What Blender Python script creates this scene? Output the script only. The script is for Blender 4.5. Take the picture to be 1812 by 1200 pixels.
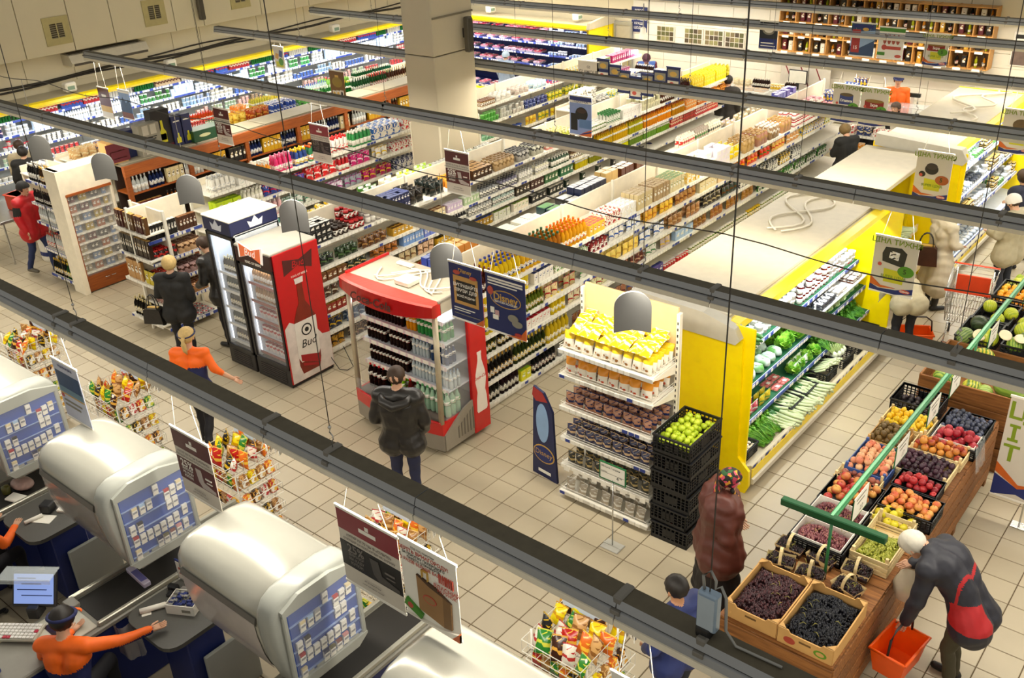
import bpy, math, random
import numpy as np
from mathutils import Vector, Matrix
R = random.Random(7)
SC = bpy.context.scene
COL = SC.collection
PI = math.pi; MT = Matrix.Translation; MR = Matrix.Rotation; RR = random.Random
for o in list(bpy.data.objects): bpy.data.objects.remove(o)

# ---------------------------------------------------------------- camera
cd = bpy.data.cameras.new('camera'); cam = bpy.data.objects.new('camera', cd); COL.objects.link(cam)
cd.sensor_width = 36.0; cd.lens = 1710.93 / 1812 * 36; cd.clip_end = 200; cd.clip_start = .05
RX = (0.772077987, 0.634074319, -0.042957398); RY = (0.263577645, -0.380983758, -0.886215664); RZ = (-0.578292665, 0.672904996, -0.461276989)
cam.matrix_world = Matrix(((RX[0], -RY[0], -RZ[0], 5.96937), (RX[1], -RY[1], -RZ[1], -6.96048), (RX[2], -RY[2], -RZ[2], 6.73095), (0, 0, 0, 1)))
SC.camera = cam

# ---------------------------------------------------------------- light and exposure
w = bpy.data.worlds.new('world'); SC.world = w; w.use_nodes = True
bg = w.node_tree.nodes['Background']; bg.inputs[0].default_value = (1.0, .95, .83, 1); bg.inputs[1].default_value = .31
SC.view_settings.view_transform = 'Standard'; SC.view_settings.look = 'None'
SC.view_settings.gamma = 1; SC.view_settings.use_curve_mapping = False
SC.view_settings.exposure = 0.35
SC.cycles.use_denoising = True
SC.cycles.max_bounces = 6; SC.cycles.diffuse_bounces = 3; SC.cycles.glossy_bounces = 3; SC.cycles.transmission_bounces = 4; SC.cycles.transparent_max_bounces = 12
SC.cycles.caustics_reflective = False; SC.cycles.caustics_refractive = False; SC.cycles.sample_clamp_indirect = 6

def area(name, loc, rot, sx, sy, watts, col):
 l = bpy.data.lights.new(name, 'AREA'); l.shape = 'RECTANGLE'; l.size = sx; l.size_y = sy; l.energy = watts; l.color = col
 o = bpy.data.objects.new(name, l); COL.objects.link(o); o.location = loc; o.rotation_euler = rot; return o
BEAM_Y = (-3.62, .1, 3.3, 6.53, 9.4, 12.27, 14.55)
WARM = (1, .93, .8)
for i, y in enumerate(BEAM_Y):
 area('lamp_row_light', (-2.6, y, 2.93), (0, 0, 0), 23, .12, 290, WARM)
COOL = (.86, .93, 1); TMP = bpy.data.scenes.new('tmp')
area('dairy_cooler_light', (-14.78, 7.6, 2.06), (0, math.radians(-20), 0), .08, 12.6, 150, COOL)
area('meat_cooler_light', (-11.9, 14.6, 2.06), (math.radians(15), 0, 0), 4.2, .08, 100, (.95, .9, 1))
area('produce_cooler_light', (1.78, 3.6, 1.86), (0, math.radians(28), 0), .06, 4.2, 42, COOL)
area('fish_cooler_light', (1.78, 10.8, 1.86), (0, math.radians(28), 0), .06, 4.2, 40, COOL)

# ---------------------------------------------------------------- materials
def lin(h):
 h = h.lstrip('#'); out = []
 for i in (0, 2, 4):
  c = int(h[i:i + 2], 16) / 255; out.append(c / 12.92 if c <= .04045 else ((c + .055) / 1.055) ** 2.4)
 return (*out, 1.0)
MATS = {}
def mat(name, hexc='#888888', rough=.5, metal=0.0, var=.06, scale=9, emit=0, alpha=1.0, trans=0.0, bump=0.0, coat=0.0, spec=.5):
 if name in MATS: return MATS[name]
 m = bpy.data.materials.new(name); m.use_nodes = True; nt = m.node_tree; b = nt.nodes['Principled BSDF']
 c = lin(hexc); b.inputs['Base Color'].default_value = c; b.inputs['Roughness'].default_value = rough; b.inputs['Metallic'].default_value = metal
 b.inputs['Specular IOR Level'].default_value = spec
 if coat: b.inputs['Coat Weight'].default_value = coat; b.inputs['Coat Roughness'].default_value = .08
 if trans: b.inputs['Transmission Weight'].default_value = trans; b.inputs['IOR'].default_value = 1.3
 if alpha < 1: b.inputs['Alpha'].default_value = alpha
 if emit: b.inputs['Emission Color'].default_value = c; b.inputs['Emission Strength'].default_value = emit
 if var or bump:
  tc = nt.nodes.new('ShaderNodeTexCoord'); n = nt.nodes.new('ShaderNodeTexNoise'); n.inputs['Scale'].default_value = scale; n.inputs['Detail'].default_value = 3
  nt.links.new(tc.outputs['Object'], n.inputs['Vector'])
  if var:
   r = nt.nodes.new('ShaderNodeMapRange'); r.inputs['To Min'].default_value = 1 - var * 2; r.inputs['To Max'].default_value = 1 + var * 2
   mx = nt.nodes.new('ShaderNodeMix'); mx.data_type = 'RGBA'; mx.blend_type = 'MULTIPLY'; mx.inputs['Factor'].default_value = 1
   cb = nt.nodes.new('ShaderNodeCombineColor')
   nt.links.new(n.outputs['Fac'], r.inputs['Value'])
   for k in range(3): nt.links.new(r.outputs['Result'], cb.inputs[k])
   mx.inputs[6].default_value = c; nt.links.new(cb.outputs[0], mx.inputs[7]); nt.links.new(mx.outputs[2], b.inputs['Base Color'])
  if bump:
   bp = nt.nodes.new('ShaderNodeBump'); bp.inputs['Strength'].default_value = bump; bp.inputs['Distance'].default_value = .01
   nt.links.new(n.outputs['Fac'], bp.inputs['Height']); nt.links.new(bp.outputs['Normal'], b.inputs['Normal'])
 MATS[name] = m; return m

def wood(name, a, b, scale=3.0, axis=1, rough=.6):
 if name in MATS: return MATS[name]
 m = bpy.data.materials.new(name); m.use_nodes = True; nt = m.node_tree; p = nt.nodes['Principled BSDF']; p.inputs['Roughness'].default_value = rough
 tc = nt.nodes.new('ShaderNodeTexCoord'); mp = nt.nodes.new('ShaderNodeMapping'); s = [14, 14, 14]; s[axis] = 1.2; mp.inputs['Scale'].default_value = s
 n = nt.nodes.new('ShaderNodeTexNoise'); n.inputs['Scale'].default_value = scale; n.inputs['Detail'].default_value = 5
 cr = nt.nodes.new('ShaderNodeValToRGB'); cr.color_ramp.elements[0].position = .3; cr.color_ramp.elements[0].color = lin(a); cr.color_ramp.elements[1].position = .7; cr.color_ramp.elements[1].color = lin(b)
 oi = nt.nodes.new('ShaderNodeObjectInfo'); hv = nt.nodes.new('ShaderNodeHueSaturation'); mr = nt.nodes.new('ShaderNodeMapRange'); mr.inputs['To Min'].default_value = .8; mr.inputs['To Max'].default_value = 1.15
 nt.links.new(oi.outputs['Random'], mr.inputs['Value']); nt.links.new(mr.outputs['Result'], hv.inputs['Value'])
 nt.links.new(tc.outputs['Object'], mp.inputs['Vector']); nt.links.new(mp.outputs[0], n.inputs['Vector']); nt.links.new(n.outputs['Fac'], cr.inputs['Fac'])
 nt.links.new(cr.outputs['Color'], hv.inputs['Color']); nt.links.new(hv.outputs['Color'], p.inputs['Base Color'])
 MATS[name] = m; return m

def pack_mat(name, mode, rough=.4, trans=0.0, scale=22):
 """Packaging: the object's own colour and its second colour ('c2'); mode plain | cap | print | label."""
 m = bpy.data.materials.new(name); m.use_nodes = True; nt = m.node_tree; p = nt.nodes['Principled BSDF']; p.inputs['Roughness'].default_value = rough
 L = nt.links.new
 oi = nt.nodes.new('ShaderNodeObjectInfo'); at = nt.nodes.new('ShaderNodeAttribute'); at.attribute_type = 'OBJECT'; at.attribute_name = 'c2'
 if mode == 'plain': L(oi.outputs['Color'], p.inputs['Base Color'])
 elif mode == 'cap': L(at.outputs['Color'], p.inputs['Base Color'])
 else:
  tc = nt.nodes.new('ShaderNodeTexCoord'); ad = nt.nodes.new('ShaderNodeVectorMath'); ad.operation = 'ADD'
  ml = nt.nodes.new('ShaderNodeMath'); ml.operation = 'MULTIPLY'; ml.inputs[1].default_value = 0.0
  L(tc.outputs['Object'], ad.inputs[0])
  vo = nt.nodes.new('ShaderNodeTexVoronoi'); vo.inputs['Scale'].default_value = scale; vo.inputs['Randomness'].default_value = .9
  mp = nt.nodes.new('ShaderNodeMapping'); mp.inputs['Scale'].default_value = (1, 1, 1.7); L(ad.outputs[0], mp.inputs[0]); L(mp.outputs[0], vo.inputs['Vector'])
  sp = nt.nodes.new('ShaderNodeSeparateColor'); L(vo.outputs['Color'], sp.inputs[0])
  def th(sock, t):
   q = nt.nodes.new('ShaderNodeMath'); q.operation = 'GREATER_THAN'; q.inputs[1].default_value = t; L(sock, q.inputs[0]); return q.outputs[0]
  def mix(f, a, b_):
   q = nt.nodes.new('ShaderNodeMix'); q.data_type = 'RGBA'
   L(f, q.inputs[0])
   for i, s in ((6, a), (7, b_)):
    if isinstance(s, tuple): q.inputs[i].default_value = s
    else: L(s, q.inputs[i])
   return q.outputs[2]
  if mode == 'print':
   c = mix(th(sp.outputs[0], .66), oi.outputs['Color'], at.outputs['Color'])
   c = mix(th(sp.outputs[1], .86), c, (.85, .83, .76, 1))
   c = mix(th(sp.outputs[2], .93), c, (.03, .03, .04, 1))
  else:
   c = mix(th(sp.outputs[0], .62), (.8, .77, .68, 1), at.outputs['Color'])
   c = mix(th(sp.outputs[1], .8), c, oi.outputs['Color'])
  L(c, p.inputs['Base Color'])
 if trans: p.inputs['Transmission Weight'].default_value = trans; p.inputs['IOR'].default_value = 1.2
 MATS[name] = m; return m
P_PLAIN = pack_mat('pack_plain', 'plain', .35); P_CAP = pack_mat('pack_cap', 'cap', .35)
P_PRINT = pack_mat('pack_print', 'print', .45); P_LABEL = pack_mat('pack_label', 'label', .5, scale=30)
P_FILM = pack_mat('pack_film', 'print', .22, scale=18); P_GLASS = pack_mat('pack_glass', 'plain', .08, trans=.25)
P_SKIN = pack_mat('fruit_skin', 'print', .4)
def fruit_mat(name, rough=.38, nscale=7, lo=.42, hi=.62):
 m = bpy.data.materials.new(name); m.use_nodes = True; nt = m.node_tree; p = nt.nodes['Principled BSDF']; p.inputs['Roughness'].default_value = rough; L = nt.links.new
 oi = nt.nodes.new('ShaderNodeObjectInfo'); at = nt.nodes.new('ShaderNodeAttribute'); at.attribute_type = 'OBJECT'; at.attribute_name = 'c2'
 tc = nt.nodes.new('ShaderNodeTexCoord'); n = nt.nodes.new('ShaderNodeTexNoise'); n.inputs['Scale'].default_value = nscale; n.noise_dimensions = '4D'
 ml = nt.nodes.new('ShaderNodeMath'); ml.operation = 'MULTIPLY'; ml.inputs[1].default_value = 50; L(oi.outputs['Random'], ml.inputs[0]); L(ml.outputs[0], n.inputs['W'])
 L(tc.outputs['Object'], n.inputs['Vector']); r = nt.nodes.new('ShaderNodeMapRange'); r.inputs['From Min'].default_value = lo; r.inputs['From Max'].default_value = hi; L(n.outputs['Fac'], r.inputs['Value'])
 x = nt.nodes.new('ShaderNodeMix'); x.data_type = 'RGBA'; L(r.outputs['Result'], x.inputs[0]); L(oi.outputs['Color'], x.inputs[6]); L(at.outputs['Color'], x.inputs[7]); L(x.outputs[2], p.inputs['Base Color'])
 MATS[name] = m; return m
P_FRUIT = fruit_mat('fruit_blush'); P_LEAF = fruit_mat('leaf_green', .45, 25, .35, .65)

WHITE = mat('white_metal', '#ece7d8', .35); CREAM = mat('cream_panel', '#f0e6cf', .5); GREY = mat('grey_metal', '#9a9a96', .35, .3); DARK = mat('dark_plastic', '#1c1c1e', .4)
STEEL = mat('steel', '#c9c9c6', .25, .9, var=.03); YELLOW = mat('yellow_panel', '#ffe200', .3); RED = mat('red_plastic', '#c80a0c', .3); NAVY = mat('navy_print', '#1c2a6b', .45)
PAPER = mat('paper_white', '#f2eee2', .6, var=.02); BLACKP = mat('black_print', '#161412', .5); BROWNW = wood('brown_veneer', '#8a4212', '#a9591d', 3, 1, .45)
CASE = mat('cooler_case', '#bdb297', .4); GLASS = mat('clear_glass', '#ffffff', .03, alpha=.1, var=0); ACRYL = mat('acrylic', '#dfe8ea', .08, alpha=.25, var=0)
BLUETAG = mat('blue_tag', '#2c3f8f', .5, var=.02); WIRE = mat('white_wire', '#e6e2d6', .35, .2, var=0); BLACKW = mat('black_wire', '#1a1a1a', .4, .3, var=0)
CARD = mat('cardboard', '#c89a5a', .75, bump=.1); PINE = wood('pine_slat', '#d9bd84', '#ecd6a4', 3, 0, .7); CRATE = mat('black_crate', '#17181b', .45)
BIN = wood('bin_plank', '#6b3f17', '#9a6430', 3, 0, .65)

# ---------------------------------------------------------------- mesh builder
class MB:
 def __init__(s): s.v = []; s.f = []; s.m = []
 def add(s, vs, fs, m=0):
  n = len(s.v); s.v.extend(vs); s.f.extend(tuple(i + n for i in f) for f in fs); s.m.extend([m] * len(fs)); return s
 def box(s, x0, x1, y0, y1, z0, z1, m=0, ch=0.0):
  if ch <= 0:
   return s.add([(x0, y0, z0), (x1, y0, z0), (x1, y1, z0), (x0, y1, z0), (x0, y0, z1), (x1, y0, z1), (x1, y1, z1), (x0, y1, z1)],
       [(3, 2, 1, 0), (4, 5, 6, 7), (0, 1, 5, 4), (1, 2, 6, 5), (2, 3, 7, 6), (3, 0, 4, 7)], m)
  c = ch; vs = []
  for z, k in ((z0, c), (z0 + c, 0), (z1 - c, 0), (z1, c)):
   vs += [(x0 + c, y0 + k, z), (x1 - c, y0 + k, z), (x1 - k, y0 + c, z), (x1 - k, y1 - c, z), (x1 - c, y1 - k, z), (x0 + c, y1 - k, z), (x0 + k, y1 - c, z), (x0 + k, y0 + c, z)]
  fs = [tuple(range(7, -1, -1)), tuple(range(24, 32))]
  for r in range(3):
   for i in range(8): j = (i + 1) % 8; fs.append((r * 8 + i, r * 8 + j, r * 8 + 8 + j, r * 8 + 8 + i))
  return s.add(vs, fs, m)
 def prism(s, poly, axis, t0, t1, m=0):
  """poly in the two other axes (cyclic order), extruded along axis"""
  n = len(poly); vs = []
  for t in (t0, t1):
   for a, b in poly: vs.append((t, a, b) if axis == 0 else (a, t, b) if axis == 1 else (a, b, t))
  fs = [tuple(range(n - 1, -1, -1)), tuple(range(n, 2 * n))] + [(i, (i + 1) % n, n + (i + 1) % n, n + i) for i in range(n)]
  return s.add(vs, fs, m)
 def lathe(s, prof, n=10, c=(0, 0, 0), mats=0, sx=1.0, sy=1.0):
  vs = []; 
  for r, z in prof:
   for i in range(n):
    a = 2 * PI * i / n; vs.append((c[0] + r * math.cos(a) * sx, c[1] + r * math.sin(a) * sy, c[2] + z))
  k = len(s.v); s.v.extend(vs)
  for r in range(len(prof) - 1):
   for i in range(n):
    j = (i + 1) % n; s.f.append((k + r * n + i, k + r * n + j, k + r * n + n + j, k + r * n + n + i)); s.m.append(mats[r] if isinstance(mats, (list, tuple)) else mats)
  s.f.append(tuple(k + i for i in range(n - 1, -1, -1))); s.m.append(mats[0] if isinstance(mats, (list, tuple)) else mats)
  t = k + (len(prof) - 1) * n; s.f.append(tuple(t + i for i in range(n))); s.m.append(mats[-1] if isinstance(mats, (list, tuple)) else mats)
  return s
 def tube(s, pts, r, n=6, m=0):
  pts = [Vector(p) for p in pts]; k = len(s.v)
  for i, p in enumerate(pts):
   d = (pts[min(i + 1, len(pts) - 1)] - pts[max(i - 1, 0)]).normalized()
   u = d.cross(Vector((0, 0, 1)) if abs(d.z) < .9 else Vector((1, 0, 0))).normalized(); v = d.cross(u)
   rr = r[i] if isinstance(r, (list, tuple)) else r
   for j in range(n): a = 2 * PI * j / n; s.v.append(tuple(p + (u * math.cos(a) + v * math.sin(a)) * rr))
  for i in range(len(pts) - 1):
   for j in range(n):
    q = (j + 1) % n; s.f.append((k + i * n + j, k + i * n + q, k + i * n + n + q, k + i * n + n + j)); s.m.append(m)
  s.f.append(tuple(k + j for j in range(n - 1, -1, -1))); s.m.append(m); t = k + (len(pts) - 1) * n; s.f.append(tuple(t + j for j in range(n))); s.m.append(m)
  return s
 def ball(s, c, r, n=10, k=6, m=0):
  if not isinstance(r, tuple): r = (r, r, r)
  prof = [(max(math.sin(PI * i / k), .03), -math.cos(PI * i / k)) for i in range(k + 1)]
  q = len(s.v); s.lathe(prof, n, (0, 0, 0), m)
  for i in range(q, len(s.v)): a = s.v[i]; s.v[i] = (c[0] + a[0] * r[0], c[1] + a[1] * r[1], c[2] + a[2] * r[2])
  return s
 def surf(s, fn, nu, nv, m=0):
  vs = [fn(i / nu, j / nv) for i in range(nu + 1) for j in range(nv + 1)]
  fs = [(i * (nv + 1) + j, (i + 1) * (nv + 1) + j, (i + 1) * (nv + 1) + j + 1, i * (nv + 1) + j + 1) for i in range(nu) for j in range(nv)]
  return s.add(vs, fs, m)
 def move(s, M, k=0):
  for i in range(k, len(s.v)): s.v[i] = tuple(M @ Vector(s.v[i]))
  return s
 def mesh(s, name, mats, smooth=False):
  me = bpy.data.meshes.new(name); me.from_pydata(s.v, [], s.f)
  for m in (mats if isinstance(mats, (list, tuple)) else [mats]): me.materials.append(m)
  me.polygons.foreach_set('material_index', s.m)
  if smooth: me.polygons.foreach_set('use_smooth', [True] * len(s.f))
  me.update(); return me
 def obj(s, name, mats, parent=None, loc=(0, 0, 0), rz=0, smooth=False, **kw):
  return link(name, s.mesh(name, mats, smooth), parent, loc, rz, **kw)

def link(name, me, parent=None, loc=(0, 0, 0), rz=0, label=None, cat=None, group=None, kind=None):
 o = bpy.data.objects.new(name, me); COL.objects.link(o); o.location = loc; o.rotation_euler = (0, 0, rz)
 if parent is not None: o.parent = parent; KIDS.setdefault(parent.as_pointer(), []).append(o)
 return tag(o, label, cat, group, kind)
ORD = ('first', 'second', 'third', 'fourth', 'fifth', 'sixth', 'seventh', 'eighth', 'ninth', 'tenth', 'eleventh', 'twelfth', 'thirteenth', 'fourteenth', 'fifteenth', 'sixteenth')
COUNT = {}; USED = {}
def uniq(label, group=None):
 if label in USED and USED[label] != (group or '-'): print('DUPLABEL', label)
 USED[label] = group or '-'
 if len(label.split()) > 16: print('LONG', len(label.split()), label)
 return label
def tag(o, label=None, cat=None, group=None, kind=None):
 if label: o['label'] = label
 if cat: o['category'] = cat
 if group: o['group'] = group
 if kind: o['kind'] = kind
 return o
def thing(name, label, cat, loc=(0, 0, 0), rz=0, group=None):
 uniq(label, group)
 return link(name, None, None, loc, rz, label, cat, group)
def struct(name, b, m, parent=None, smooth=False):
 return b.obj(name, m, parent, smooth=smooth, kind=None if parent else 'structure')
def colour(o, c1, c2=None):
 o.color = lin(c1)
 if c2: o['c2'] = list(lin(c2))
 return o
KIDS = {}
def copy_tree(o, parent=None, depth=0):
 c = o.copy(); COL.objects.link(c)
 if parent is not None: c.parent = parent; KIDS.setdefault(parent.as_pointer(), []).append(c)
 for ch in KIDS_OF(o): copy_tree(ch, c)
 return c
def KIDS_OF(o): return list(KIDS.get(o.as_pointer(), []))
FONTCACHE = {}
def evald(o):      # the evaluated mesh of a loose object, worked out in a scene of its own
 TMP.collection.objects.link(o); vl = TMP.view_layers[0]; vl.update(); me = bpy.data.meshes.new_from_object(o.evaluated_get(vl.depsgraph)); TMP.collection.objects.unlink(o); return me
def text(s, size, loc, parent, m, name='lettering', rx=PI / 2, rz=0, align='CENTER', wide=1.0, thick=0.0, skew=0.0):
 key = (s, size, align, thick, skew)
 me = FONTCACHE.get(key)
 if me is None:
  c = bpy.data.curves.new('text', 'FONT'); c.body = s; c.size = size; c.align_x = align; c.align_y = 'CENTER'; c.resolution_u = 2; c.offset = thick; c.shear = skew
  t = bpy.data.objects.new('text', c); me = evald(t); bpy.data.objects.remove(t); bpy.data.curves.remove(c)
  me.materials.clear(); FONTCACHE[key] = me
 else: me = me.copy(); me.materials.clear()
 me.materials.append(m)
 o = link(name, me, parent, loc); o.rotation_euler = (rx, 0, rz); o.scale = (wide, 1, 1)
 return o
# ================================================================ the setting
T = .33
def floor_mat():
 m = bpy.data.materials.new('floor_tile'); m.use_nodes = True; nt = m.node_tree; p = nt.nodes['Principled BSDF']; L = nt.links.new
 g = nt.nodes.new('ShaderNodeNewGeometry'); sn = nt.nodes.new('ShaderNodeVectorMath'); sn.operation = 'SNAP'; sn.inputs[1].default_value = (T, T, 10)
 L(g.outputs['Position'], sn.inputs[0]); wn = nt.nodes.new('ShaderNodeTexWhiteNoise'); wn.noise_dimensions = '3D'; L(sn.outputs[0], wn.inputs[0])
 no = nt.nodes.new('ShaderNodeTexNoise'); no.inputs['Scale'].default_value = 6; no.inputs['Detail'].default_value = 4; L(g.outputs['Position'], no.inputs['Vector'])
 a = nt.nodes.new('ShaderNodeMath'); a.operation = 'MULTIPLY_ADD'; a.inputs[1].default_value = .35; L(no.outputs['Fac'], a.inputs[0]); 
 s = nt.nodes.new('ShaderNodeMath'); s.operation = 'MULTIPLY'; s.inputs[1].default_value = .65; L(wn.outputs['Value'], s.inputs[0]); L(s.outputs[0], a.inputs[2])
 cr = nt.nodes.new('ShaderNodeValToRGB'); cr.color_ramp.elements[0].color = lin('#aca088'); cr.color_ramp.elements[1].color = lin('#c0b398'); L(a.outputs[0], cr.inputs[0]); L(cr.outputs[0], p.inputs['Base Color'])
 p.inputs['Roughness'].default_value = .34; p.inputs['Specular IOR Level'].default_value = .35
 return m
TILE = floor_mat(); GROUT = mat('grout', '#5f4f38', .9)
fb = MB(); fb.box(-16.2, 9.0, -9.9, 16.0, -.12, -.006); floor = struct('floor', fb, GROUT)
tb = MB(); e = .004; tb.add([(e, e, -.006), (T - e, e, -.006), (T - e, T - e, -.006), (e, T - e, -.006), (e + .003, e + .003, 0), (T - e - .003, e + .003, 0), (T - e - .003, T - e - .003, 0), (e + .003, T - e - .003, 0)],
 [(4, 5, 6, 7), (0, 1, 5, 4), (1, 2, 6, 5), (2, 3, 7, 6), (3, 0, 4, 7)])
tile_me = tb.mesh('tile', TILE)
def open_floor(i, j):
 x, y = (i + .5) * T, (j + .5) * T
 if not (-7 < x < 8 and -5 < y < 7): return False
 a = (-6.5 < x < 4 and -3.4 < y < -.2); b = (2.2 < x < 3.1 and -1 < y < 6); c = (x > 4.4 and y < 4)
 if not (a or b or c): return False
 v = Vector((x, y, 0)) - Vector((5.969, -6.960, 6.731)); zc = v.dot(Vector(RZ)); u = 906 + 1711 * v.dot(Vector(RX)) / zc; w_ = 600 + 1711 * v.dot(Vector(RY)) / zc
 return -20 < u < 1832 and -20 < w_ < 1220
cells = [(i, j) for i in range(-49, 27) for j in range(-30, 48)]
near = sorted([c for c in cells if open_floor(*c)], key=lambda c: (c[0] * T - 5.97) ** 2 + (c[1] * T + 6.96) ** 2)[:295]
for i, j in near: link('tile', tile_me, floor, (i * T, j * T, 0))
ns = set(near); rest = [c for c in cells if c not in ns]
rb = MB()
for i, j in rest:
 n = len(rb.v); rb.v.extend((x + i * T, y + j * T, z) for x, y, z in tb.v); rb.f.extend(tuple(q + n for q in f) for f in tb.f); rb.m.extend([0] * 5)
rb.obj('tile_field', TILE, floor, kind='stuff')

WALLC = mat('wall_paint', '#d6cbac', .7, var=.03, scale=2); WALLP = mat('wall_panel', '#dbd0b2', .6, var=.02, scale=2); TILEW = mat('white_wall_tile', '#e9e2d0', .25, var=.02)
wb = MB(); wb.box(-16.0, -15.7, -4, 16, 0, 2.95); wl = struct('wall_left', wb, WALLC)
js = [-4, -2.2, -.5, 1.3, 2.58, 3.69, 4.67, 6.24, 7.03, 8.75, 10.3, 11.9, 13.4, 15.9]
for a, b in zip(js, js[1:]): MB().box(-16.0, -15.4, a + .008, b - .008, 2.96, 5.6, 0, .006).obj('panel', WALLP, wl)
for a, b in zip(js, js[1:]): MB().box(-15.7, -15.68, a + .006, b - .006, 2.3, 2.95, 0, .004).obj('panel', WALLP, wl)
wb = MB(); wb.box(-16, 9, 15.7, 16, 0, 5.6); wk = struct('wall_back', wb, WALLC)
for i in range(11):
 for k in range(9):
  if i % 1 == 0: MB().box(-8.7 + i * .98 + .004, -8.7 + (i + 1) * .98 - .004, 15.68, 15.71, .1 + k * .3 + .004, .4 + k * .3 - .004, 0, .004).obj('wall_tile', TILEW, wk)
for i in range(9): MB().box(-15.4 + i * 1.9, -15.4 + (i + 1) * 1.9 - .012, 15.62, 15.71, 2.95, 5.5, 0, .005).obj('panel', WALLP, wk)

PIL = mat('pillar_paint', '#cfc3a8', .65, var=.02, scale=2)
pb = MB(); pb.box(-6.66, -5.94, 5.2, 6.25, 0, 3.4, 0, .012); pil = struct('pillar', pb, PIL)
MB().box(-6.655, -5.945, 5.205, 6.245, 3.415, 8, 0, .012).obj('column_casing', PIL, pil)
MB().box(-5.95, -5.93, 5.22, 6.25, 4.03, 4.06).obj('groove_strip', mat('groove', '#7d735f', .6), pil)
for x, y in ((-6.66, 5.2), (-5.94, 5.2), (-5.94, 6.25)): MB().box(x - .012, x + .012, y - .012, y + .012, 0, 2.2).obj('corner_bead', CREAM, pil)

# speakers, vents, air curtain, conduits
def wall_speaker(loc, rz, lab):
 t = thing('column_speaker', lab, 'speaker', loc, rz)
 MB().box(.05, .17, -.07, .07, -.3, .3, 0, .02).obj('cabinet', mat('speaker_grey', '#5c564a', .5), t)
 MB().box(.165, .178, -.055, .055, -.27, .27, 0, .005).obj('grille', mat('speaker_grille', '#4a4438', .7), t)
 MB().box(0, .06, -.03, .03, -.06, .1).obj('bracket', DARK, t)
wall_speaker((-5.94, 6.0, 3.68), 0, 'grey column loudspeaker bracketed on the square white pillar')
wall_speaker((-15.4, 6.93, 3.42), 0, 'dark slim loudspeaker high on the panelled wall between two vents')
for k, (y, z) in enumerate(((3.37, 3.43), (5.75, 3.46), (8.15, 3.5))):
 t = thing('wall_vent', ('square wall vent in the panel above the air curtain heater, first of three', 'square wall vent in the middle, next to the slim dark loudspeaker', 'square wall vent in the panel cut by the top edge of the photo')[k], 'vent', (-15.4, y, z), 0, 'wall vents')
 b = MB(); s0 = .29; s1 = .15
 for a in ((-s0, s0, s1, s0), (-s0, s0, -s0, -s1), (-s0, -s1, -s1, s1), (s1, s0, -s1, s1)): b.box(0, .02, a[0], a[1], a[2], a[3])
 b.obj('frame', mat('vent_frame', '#b9ac78', .6), t)
 MB().box(.0, .006, -s1, s1, -s1, s1).obj('backing', mat('vent_dark', '#4c4432', .8), t)
 for q in range(7): MB().box(.006, .02, -s1, s1, -s1 + q * .043, -s1 + q * .043 + .018).obj('slat', mat('vent_slat', '#8e8468', .6), t)
 MB().box(.02, .03, -.012, .012, -s1, s1).obj('divider', mat('vent_frame'), t)
t = thing('air_curtain', 'long white air curtain heater hung on the wall under the panels', 'heater', (-15.7, 4.4, 2.66))
MB().prism([(0, .0), (.42, .0), (.46, .06), (.36, .22), (0, .24)], 1, -.95, .95).obj('casing', mat('heater_case', '#cfc6b0', .4), t)
for q in range(3): MB().box(.12 + q * .1, .16 + q * .1, -.88, .88, .225 - q * .012, .245 - q * .012).obj('grille_slat', mat('heater_grille', '#4b4336', .6), t)
MB().box(.45, .47, -.9, .9, .005, .05).obj('outlet', mat('heater_grille'), t)
for k, (z, r, yy0, yy1) in enumerate(((2.42, .03, .5, 15.3), (2.36, .022, .5, 9.0), (2.5, .018, 5.5, 15.3))):
 pts = [(-15.64, y, z + .03 * math.sin(y * 1.7 + k)) for y in np.linspace(yy0, yy1, 26)]
 tag(MB().tube(pts, r, 6).obj('conduit', mat('conduit', '#2c261c', .6), smooth=1), ('thick dark pipe running along the wall above the dairy cooler', 'thin dark pipe just below the thick pipe along the dairy wall', 'thin dark cable above the thick pipe along the dairy wall')[k], 'pipe')
for k, (x, y, z) in enumerate(((-15.1, 3.19, 2.2), (-15.2, 5.77, 2.2), (-15.2, 9.2, 2.2), (-15.2, 10.9, 2.2), (-13.2, 15.1, 2.22), (-10.1, 15.1, 2.22))):
 t = thing('controller_box', 'small white control box on the %s cooler roof, %s' % (('dairy', 'dairy', 'dairy', 'dairy', 'meat', 'meat')[k], ('behind the red hanging poster', 'beside the air curtain heater', 'under the third wall vent', 'next to the pillar', 'just past the pillar', 'by the yellow end wall')[k]), 'control box', (x, y, z), 0, 'cooler control boxes')
 MB().box(-.1, .1, -.13, .13, 0, .2, 0, .03).obj('housing', WHITE, t); MB().box(.098, .105, -.09, .07, .05, .13).obj('display', mat('green_display', '#7f9a86', .3), t)

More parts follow.
